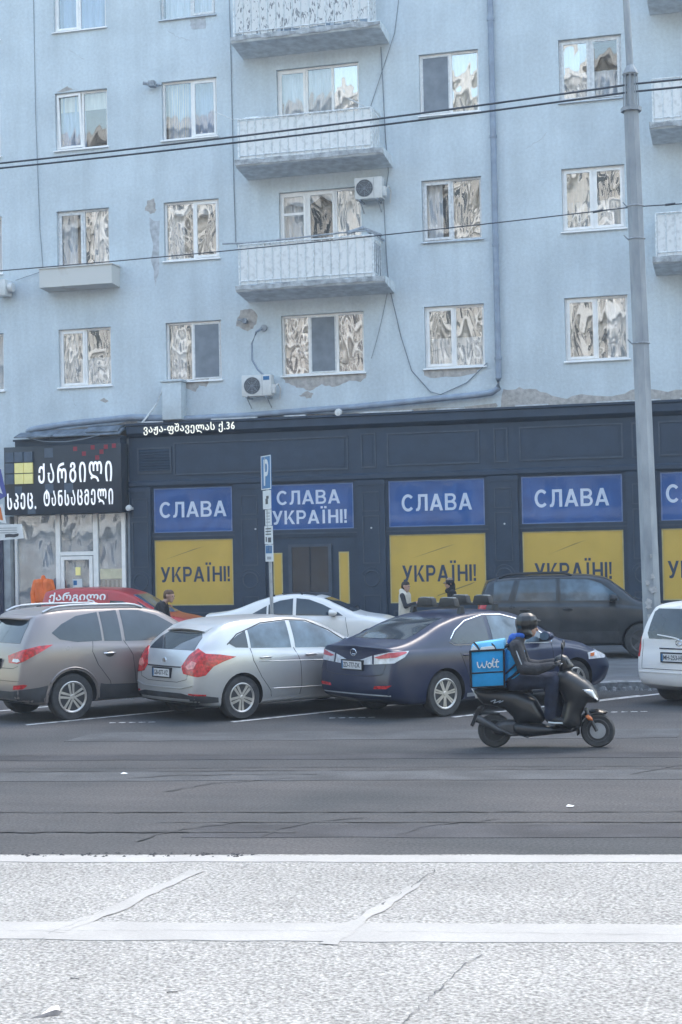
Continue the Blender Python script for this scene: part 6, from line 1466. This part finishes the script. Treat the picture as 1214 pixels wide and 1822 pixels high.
standing('person', 'woman in a cream vest over dark sleeves, standing before the yellow poster', (2.26, -3.0, KZ), R(-5), scale=0.93, top_m=m_grey_cloth, hair_m=m_hair2, vest=m_cream_cloth, arms={-1: ((0.10, -0.26, 1.14), (0.30, -0.14, 1.22)), 1: ((0.02, 0.27, 1.12), (0.16, 0.24, 0.95))}, turn=-0.25)
standing('person', 'person in a dark hood seen behind the roof rack of the navy sedan', (3.18, -2.1, KZ), R(200), lean=0.10, scale=0.95, top_m=m_blk_cloth, hood=m_blk_cloth, cap=mat('tan_cap', (0.25, 0.19, 0.14), 0.9), turn=0.3)

# clothes dummy by the shop entrance
t = thing('clothes_dummy', 'headless shop dummy in an orange jacket and navy trousers under the black sign', 'mannequin', (-7.72, -0.55, KZ))
B = []
for s_ in (-1, 1):
    B += [((0, s_ * 0.09, 1.18), (0, s_ * 0.10, 0.75), 0.10, 0.075, 1), ((0, s_ * 0.10, 0.75), (0, s_ * 0.10, 0.38), 0.075, 0.06, 1), ((0, s_ * 0.08, 1.24), (0, s_ * 0.10, 1.64), 0.14, 0.13, 0), ((0, s_ * 0.19, 1.68), (0.02, s_ * 0.27, 1.40), 0.075, 0.065, 0), ((0.02, s_ * 0.27, 1.40), (0.04, s_ * 0.26, 1.16), 0.065, 0.055, 0)]
B.append(((0, 0, 1.72), (0, 0, 1.80), 0.07, 0.06, 0))
o = flesh('clothing', B, [m_orange, m_navy_cloth], t); o.rotation_euler = (0, 0, R(-70))
MB().tube([(0, 0, 0.0), (0, 0, 0.5)], 0.02, 8).build('stand_pole', m_steel, t); MB().lathe([(0, 0), (0.2, 0.0), (0.19, 0.02), (0, 0.025)], 'z', 20).build('stand_base', m_steel, t)

# ---- the scooter ------------------------------------------------------------
def S(zx, zy): return ((zx - 243) / 628.0, (1093 - zy) / 628.0)
def SP(*p): return [S(*q) for q in p]
def inflate(name, outline, w, r, m, parent, grid=0.035, y0=0.0, smooth=60):
    """a rounded solid whose side view is the outline: half thickness w, edges rounded over r"""
    bm = bmesh.new(); bm.faces.new([bm.verts.new((u, v, 0)) for u, v in outline])
    for ax in (0, 1):
        cs = [p[ax] for p in outline]; lo, hi = min(cs), max(cs); k = int((hi - lo) / grid)
        for i in range(1, k + 1):
            c_ = lo + (hi - lo) * i / (k + 1)
            bmesh.ops.bisect_plane(bm, geom=bm.verts[:] + bm.edges[:] + bm.faces[:], plane_co=(c_, 0, 0) if ax == 0 else (0, c_, 0), plane_no=(1, 0, 0) if ax == 0 else (0, 1, 0), dist=1e-5)
    bm.verts.index_update(); n = len(outline)
    def dist(p):
        best = 9
        for i in range(n):
            a, b = Vector(outline[i]), Vector(outline[(i + 1) % n]); ab = b - a; t = max(0, min(1, (p - a).dot(ab) / max(ab.length_squared, 1e-12))); best = min(best, (p - a - ab * t).length)
        return best
    V1 = []; V2 = []
    for v in bm.verts:
        p = Vector((v.co.x, v.co.y)); d = min(dist(p) / r, 1.0); y = w * (0.35 + 0.65 * math.sqrt(max(0, 1 - (1 - d) ** 2)))
        V1.append((p.x, y0 - y, p.y)); V2.append((p.x, y0 + y, p.y))
    fs = [tuple(v.index for v in f.verts) for f in bm.faces]; be = [(e.verts[0].index, e.verts[1].index) for e in bm.edges if len(e.link_faces) == 1]; k = len(V1); bm.free()
    return MB().add(V1 + V2, fs + [tuple(i + k for i in reversed(f)) for f in fs] + [(a, b, b + k, a + k) for a, b in be]).build(name, m, parent, smooth=smooth)
SCO = (6.89, -18.06); SHD = R(6.0)
sc = thing('motor_scooter', 'black motor scooter driving right along the road', 'scooter', (*SCO, 0), SHD)
wr_ = 0.205
for x, nm in ((0.0, 'rear'), (1.235, 'front')):
    mb = MB(); mb.lathe([(0.135, -0.045), (0.15, -0.055), (0.185, -0.055), (0.202, -0.03), (0.205, 0.0), (0.202, 0.03), (0.185, 0.055), (0.15, 0.055), (0.135, 0.045)], 'y', 32)
    wv = mb.build('wheel', m_rubber, sc, smooth=40); wv.location = (x, 0, wr_)
    q = MB()
    for k in range(5):
        a = k * 1.2566; q.tube([(0.02 * math.cos(a), -0.02, 0.02 * math.sin(a)), (0.137 * math.cos(a), -0.03, 0.137 * math.sin(a))], 0.016, 6)
    q.tube([(0.132 * math.cos(a * R(15)), -0.045, 0.132 * math.sin(a * R(15))) for a in range(24)], 0.010, 6, closed=True); q.lathe([(0, -0.05), (0.04, -0.05), (0.045, 0.05), (0, 0.05)], 'y', 14)
    q.lathe([(0.0, -0.01), (0.13, -0.01), (0.13, 0.01), (0, 0.01)], 'y', 20)
    q.build('rim', m_muff, wv, smooth=40)
    if x > 1: MB().lathe([(0.0, -0.062), (0.095, -0.062), (0.095, -0.055), (0, -0.055)], 'y', 24).build('brake_disc', m_steel, wv)
inflate('tail_fairing', SP((80, 655), (130, 640), (260, 640), (430, 660), (560, 720), (640, 870), (600, 905), (480, 905), (410, 925), (385, 860), (330, 805), (240, 775), (165, 765), (110, 710)), 0.165, 0.16, m_scoot, sc)
inflate('seat', SP((120, 640), (150, 612), (260, 600), (420, 606), (520, 640), (545, 690), (430, 668), (180, 655)), 0.15, 0.07, m_black, sc)
inflate('footboard', SP((372, 950), (395, 890), (520, 905), (660, 918), (790, 940), (850, 905), (900, 910), (875, 960), (820, 978), (600, 1000), (480, 1015), (400, 990)), 0.175, 0.06, m_scoot, sc)
inflate('leg_shield', SP((735, 525), (800, 495), (880, 540), (965, 600), (1014, 662), (1036, 738), (1012, 752), (945, 752), (900, 840), (905, 925), (855, 962), (745, 932), (700, 922), (745, 862), (775, 740), (735, 650), (705, 590)), 0.21, 0.16, m_scoot, sc)
hl = inflate('headlight', SP((832, 588), (905, 625), (992, 648), (1036, 742), (1006, 732), (930, 686), (868, 640)), 0.205, 0.035, m_clear, sc, 0.02)
FC = (1018, 964)
inflate('front_fender', SP(*[(FC[0] + 160 * math.cos(R(a)), FC[1] - 160 * math.sin(R(a))) for a in range(60, 196, 9)] + [(FC[0] + 133 * math.cos(R(a)), FC[1] - 133 * math.sin(R(a))) for a in range(190, 58, -9)]), 0.085, 0.03, m_scoot, sc)
for yy in (-0.075, 0.075): mb = MB(); mb.tube([(*S(930, 800)[:1], yy, S(930, 800)[1]), (S(1012, 965)[0], yy, S(1012, 965)[1])], 0.022, 8); mb.build('fork_leg', m_muff, sc, smooth=60)
inflate('indicator', SP((925, 850), (950, 838), (980, 862), (985, 885), (950, 880)), 0.03, 0.02, m_amber, sc, 0.02, y0=-0.12)
inflate('indicator', SP((925, 850), (950, 838), (980, 862), (985, 885), (950, 880)), 0.03, 0.02, m_amber, sc, 0.02, y0=0.12)
inflate('handlebar_cowl', SP((700, 440), (715, 410), (760, 388), (800, 402), (855, 482), (835, 500), (800, 560), (745, 560), (740, 480)), 0.10, 0.07, m_scoot, sc)
hx, hz = S(735, 440)
mb = MB(); mb.tube([(hx + 0.05, 0, hz), (hx + 0.02, -0.2, hz + 0.01), (hx - 0.02, -0.30, hz)], 0.013, 8); mb.tube([(hx + 0.05, 0, hz), (hx + 0.02, 0.2, hz + 0.01), (hx - 0.02, 0.30, hz)], 0.013, 8); mb.build('handlebar', m_muff, sc)
for sg in (-1, 1):
    MB().tube([(hx + 0.005, sg * 0.24, hz), (hx - 0.025, sg * 0.34, hz)], 0.019, 10).build('grip', m_black, sc)
    mb = MB(); mb.tube([(hx + 0.04, sg * 0.18, hz), (hx + 0.06, sg * 0.24, hz + 0.16)], 0.007, 6)
    V, F = sphere_pts((0, 0, 0), 1, 14, 8); mb.add([(hx + 0.06 + 0.02 * x, sg * 0.27 + 0.075 * y, hz + 0.19 + 0.048 * z) for x, y, z in V], F); mb.build('mirror', m_black, sc, smooth=60)
mb = MB(); mb.tube([(S(118, 862)[0], -0.185, S(118, 862)[1]), (S(140, 870)[0], -0.185, S(140, 870)[1]), (S(270, 945)[0], -0.18, S(270, 945)[1]), (S(300, 958)[0], -0.17, S(300, 958)[1])], 0.05, 14, r1=0.036); mb.build('muffler', m_muff, sc, smooth=50)
mb = MB(); mb.tube([(S(300, 955)[0], -0.16, S(300, 955)[1]), (S(370, 990)[0], -0.13, S(370, 990)[1]), (S(450, 988)[0], -0.08, S(450, 988)[1]), (S(470, 960)[0], 0.0, S(470, 960)[1])], 0.018, 8); mb.build('exhaust_pipe', m_muff, sc, smooth=60)
inflate('engine', SP((225, 930), (300, 880), (420, 880), (450, 960), (420, 1005), (300, 1000), (240, 990)), 0.12, 0.05, m_muff, sc)
inflate('rear_mudguard', SP((78, 838), (150, 822), (285, 828), (285, 838), (160, 842), (95, 860)), 0.07, 0.02, m_muff, sc, 0.03)
mb = MB(); mb.prism(SP((62, 918), (120, 785), (140, 792), (84, 930)), -0.10, 0.10, 'xz'); mb.build('number_plate', m_black, sc)
mb = MB(); mb.prism(SP((110, 850), (150, 765), (170, 775), (130, 860)), -0.06, 0.06, 'xz'); mb.build('plate_bracket', m_black, sc)
inflate('tail_lamp', SP((72, 640), (98, 645), (155, 712), (148, 724), (104, 718), (90, 680)), 0.11, 0.03, m_clear, sc, 0.02)
mb = MB()
for a, b in (((225, 735), (262, 722)), ((245, 748), (300, 730)), ((285, 745), (320, 730)), ((262, 722), (250, 745))): mb.tube([(S(*a)[0], -0.166, S(*a)[1]), (S(*b)[0], -0.166, S(*b)[1])], 0.006, 5)
mb.build('side_script', m_steel, sc)
mb = MB(); mb.tube([(S(470, 1000)[0], -0.12, S(470, 1000)[1]), (S(500, 1005)[0], -0.16, S(500, 1005)[1])], 0.012, 6); mb.build('kick_stand', m_muff, sc)

# ---- rider ------------------------------------------------------------------
rd = thing('person', 'scooter rider in dark jacket, bright blue vest and black helmet', 'person', (*SCO, 0), SHD)
def J(zx, zy, y): x, z = S(zx, zy); return (x, y, z)
mats = [m_skin, m_grey_cloth, m_navy_cloth, m_black, m_cyan, m_royal]
B = []
for s_ in (-1, 1):
    B += [(J(395, 590, s_ * 0.085), J(690 + 15 * (s_ > 0), 585, s_ * 0.14), 0.118, 0.088, 2), (J(690 + 15 * (s_ > 0), 585, s_ * 0.14), J(665 + 60 * (s_ > 0), 845, s_ * 0.11), 0.095, 0.072, 2), (J(655 + 60 * (s_ > 0), 872, s_ * 0.12), J(760 + 60 * (s_ > 0), 885, s_ * 0.13), 0.042, 0.036, 3)]
    B += [(J(390, 585, s_ * 0.07), J(392, 470, s_ * 0.07), 0.125, 0.125, 4), (J(392, 470, s_ * 0.07), J(410, 385, s_ * 0.08), 0.125, 0.12, 4), (J(410, 385, s_ * 0.08), J(425, 320, s_ * 0.11), 0.12, 0.09, 1)]
    B += [(J(425, 325, s_ * 0.18), J(480, 480, s_ * 0.27), 0.086, 0.076, 1), (J(480, 480, s_ * 0.27), J(575, 490, s_ * 0.29), 0.082, 0.072, 1), (J(575, 490, s_ * 0.29), J(690, 462, s_ * 0.29), 0.072, 0.048, 1)]
    B += hand_bones(J(690, 455, s_ * 0.29), (1, 0, 0.18), (0, 0, 1), r=0.032, mi=3, curl=0.9, side=s_)
B += [(J(440, 280, -0.06), J(440, 280, 0.06), 0.075, 0.075, 1), (J(455, 270, 0), J(485, 225, 0), 0.06, 0.058, 0)]
hc = Vector(J(515, 185, 0)); f = Vector((1, 0, -0.12)).normalized(); u = Vector((0, 0, 1))
B += head_bones(hc, f, 0, 0.98)
bd = flesh('body', B, mats, rd, 0.010); eyes(hc, f, rd)
flesh('hood', [(J(400, 265, -0.07), J(400, 265, 0.07), 0.06, 0.06, 0), (J(440, 245, -0.08), J(470, 245, -0.08), 0.04, 0.035, 0), (J(440, 245, 0.08), J(470, 245, 0.08), 0.04, 0.035, 0), (J(385, 290, -0.05), J(385, 290, 0.05), 0.05, 0.05, 0)], [m_royal], rd, 0.010)
he = flesh('helmet', [(hc - f * 0.035 + u * 0.050, hc + f * 0.0 + u * 0.065, 0.128, 0.120, 0), (hc - f * 0.045 - u * 0.03, hc - f * 0.03 - u * 0.06, 0.105, 0.09, 0), (hc - f * 0.01 - u * 0.06 + Vector((0, -0.06, 0)), hc + f * 0.02 - u * 0.08 + Vector((0, -0.055, 0)), 0.05, 0.04, 0), (hc - f * 0.01 - u * 0.06 + Vector((0, 0.06, 0)), hc + f * 0.02 - u * 0.08 + Vector((0, 0.055, 0)), 0.05, 0.04, 0)], [m_scoot], rd, 0.010, 3)
MB().tube([hc + f * 0.10 + u * 0.10 + Vector((0, -0.09, 0)), hc + f * 0.145 + u * 0.095, hc + f * 0.10 + u * 0.10 + Vector((0, 0.09, 0))], 0.010, 6).build('visor_rim', m_black, he)
for z_, w_ in ((480, 0.012), (545, 0.012)):
    P = [Vector(J(392, z_, 0)) + Vector((0.128 * math.cos(a), 0.198 * math.sin(a), 0.12 * (math.cos(a)))) * 1.0 for a in np.linspace(-2.6, 0.0, 12)]
    MB().tube(P, w_, 6).build('vest_strap', m_navy_cloth, rd)

for s_ in (-1, 1):
    x_ = 60 * (s_ > 0); MB().tube([J(652 + x_, 893, s_ * 0.125 - 0.035), J(700 + x_, 898, s_ * 0.13 - 0.036), J(762 + x_, 900, s_ * 0.135 - 0.03)], 0.011, 6).build('shoe_sole', m_reflect, rd)
    MB().tube([Vector(J(430, 350, s_ * 0.27)) + Vector((0.0, 0, 0)), Vector(J(450, 400, s_ * 0.335)), Vector(J(470, 450, s_ * 0.345))], 0.008, 6).build('sleeve_stripe', m_pole, rd)
for sg in (-1, 1):
    MB().tube([(hx + 0.02, sg * 0.2, hz + 0.0), (hx + 0.10, sg * 0.17, hz + 0.03), (hx + 0.12, sg * 0.08, hz - 0.04), (hx + 0.07, sg * 0.04, hz - 0.12)], 0.005, 5).build('brake_cable', m_black, sc)
    MB().tube([(hx + 0.015, sg * 0.22, hz - 0.005), (hx + 0.055, sg * 0.28, hz - 0.012), (hx + 0.04, sg * 0.35, hz - 0.015)], 0.006, 5).build('brake_lever', m_steel, sc)

# ---- delivery bag -----------------------------------------------------------
bg = thing('delivery_bag', 'bright blue cube delivery backpack with white lettering on the scooter rider', 'backpack', (*SCO, 0), SHD)
bx0, bz0 = S(75, 622); bx1, bz1 = S(338, 345); yb = 0.23
mb = MB(); V = []; F = []
n = 8
def skew(x, z): return x + 0.018 * (z - bz0) / (bz1 - bz0) * -1 + 0.0
rows = []
mb.box(bx0, -yb, bz0, bx1, yb, bz1); o = mb.build('bag_body', m_cyan, bg)
bm = bmesh.new(); bm.from_mesh(o.data); bmesh.ops.subdivide_edges(bm, edges=bm.edges[:], cuts=5, use_grid_fill=True)
for v in bm.verts:
    v.co.x += 0.004 * math.sin(v.co.z * 40 + v.co.y * 17); c_ = (v.co.x - bx0) / (bx1 - bx0); e_ = (v.co.z - bz0) / (bz1 - bz0)
    if abs(v.co.y) > yb - 0.001: v.co.y *= 1 + 0.05 * math.sin(math.pi * c_) * math.sin(math.pi * e_) + 0.01 * math.sin(v.co.x * 33 + v.co.z * 25)
    v.co.z += 0.02 * c_ - 0.01
bm.to_mesh(o.data); bm.free(); bevel_mesh(o, 0.02, 3, 60)
tx0, tz0 = S(100, 350); tx1, tz1 = S(335, 255)
mb = MB(); mb.add([(bx0 + 0.01, -yb + 0.005, bz1 - 0.01), (bx1, -yb + 0.005, bz1 + 0.012), (bx1, yb - 0.005, bz1 + 0.012), (bx0 + 0.01, yb - 0.005, bz1 - 0.01), (bx0 + 0.03, -yb + 0.06, bz1 + 0.075), (bx1 - 0.005, -yb + 0.07, bz1 + 0.125), (bx1 - 0.005, yb - 0.07, bz1 + 0.125), (bx0 + 0.03, yb - 0.06, bz1 + 0.075)],
                   [(0, 1, 5, 4), (1, 2, 6, 5), (2, 3, 7, 6), (3, 0, 4, 7), (4, 5, 6, 7), (0, 3, 2, 1)]); bevel_mesh(mb.build('lid', mat('pale_blue_cloth', (0.10, 0.36, 0.58), 0.7, var=0.2, vs=5), bg), 0.015)
def strip(a, b, r=0.011, nm='piping', y=-yb - 0.004, m=None): MB().tube([(a[0], y, a[1]), (b[0], y, b[1])], r, 6).build(nm, m or m_blk_cloth, bg)
g = lambda zx, zy: S(zx, zy)
strip((bx0 + 0.012, bz0), (bx0 + 0.012, bz1 - 0.005), 0.016); strip((bx0, bz1 - 0.012), (bx1, bz1 + 0.008), 0.013); strip((bx0 + 0.01, bz0 + 0.165), (bx1 - 0.005, bz0 + 0.185), 0.009, y=-yb - 0.008); strip((bx1 - 0.006, bz0 + 0.01), (bx1 - 0.006, bz1), 0.013); strip((bx0 + 0.01, bz0 - 0.008), (bx1, bz0 + 0.012), 0.010)
MB().prism([(bx0 + 0.015, bz1 + 0.0), (bx0 + 0.105, bz1 + 0.006), (bx0 + 0.05, bz1 + 0.062)], -yb - 0.006, -yb + 0.03, 'xz').build('reflective_patch', m_reflect, bg)
MB().prism([(bx0 + 0.13, bz1 + 0.006), (bx1 - 0.10, bz1 + 0.012), (bx1 - 0.13, bz1 + 0.05), (bx0 + 0.14, bz1 + 0.035)], -yb - 0.006, -yb + 0.03, 'xz').build('reflective_patch', m_reflect, bg)
for x_ in (0.10, 0.30): MB().tube([(bx0 + x_ + 0.02, -yb - 0.006, bz1 + 0.005), (bx0 + x_ - 0.005, -yb + 0.02, bz1 + 0.05), (bx0 + x_ - 0.05, -yb + 0.08, bz1 + 0.09)], 0.011, 6).build('lid_strap', m_blk_cloth, bg)
for sg in (-1, 1):
    P = [(bx1 - 0.01, sg * 0.13, bz1 + 0.02), (bx1 + 0.10, sg * 0.15, bz1 + 0.075), (bx1 + 0.21, sg * 0.15, bz1 + 0.02), (bx1 + 0.245, sg * 0.16, bz1 - 0.10), (bx1 + 0.20, sg * 0.19, bz1 - 0.24), (bx1 + 0.03, sg * 0.18, bz0 + 0.08)]
    MB().tube(P, 0.018, 6).build('shoulder_strap', m_blk_cloth, bg)
q = MB(); yy = -yb * 1.05 - 0.006
def pen(*p): q.tube([(S(*a)[0], yy, S(*a)[1]) for a in p], 0.0085, 6)
pen((134, 432), (136, 455), (142, 474), (152, 476), (163, 462), (171, 434), (172, 458), (178, 474), (190, 475), (201, 455), (206, 426))
pen(*[(226 + 14 * math.cos(R(a)), 459 + 17 * math.sin(R(a))) for a in range(0, 361, 30)])
pen((238, 450), (252, 440), (262, 412), (256, 404), (248, 425), (249, 462), (257, 474), (268, 466))
pen((284, 412), (278, 440), (276, 465), (284, 475), (296, 468)); pen((264, 436), (282, 433), (298, 430))
q.build('lettering', m_reflect, bg)
# ---------------------------------------------------------------- thin blue-grey haze volume, added as a veil to lift the darks
HAZE = 0.0010
mh = bpy.data.materials.new('veil_haze'); mh.use_nodes = True
nt = mh.node_tree; nt.nodes.remove(nt.nodes['Principled BSDF'])
pv = nt.nodes.new('ShaderNodeVolumePrincipled'); pv.inputs['Density'].default_value = HAZE
pv.inputs['Color'].default_value = (0.72, 0.84, 1.0, 1); pv.inputs['Anisotropy'].default_value = 0.0
nt.links.new(pv.outputs['Volume'], nt.nodes['Material Output'].inputs['Volume'])
hz = MB().box(-112, -112, -1.0, 112, 112, 23.0).build('haze', mh)
tag(hz, 'thin blue-grey haze added as a veil over the street', 'haze', kind='stuff')
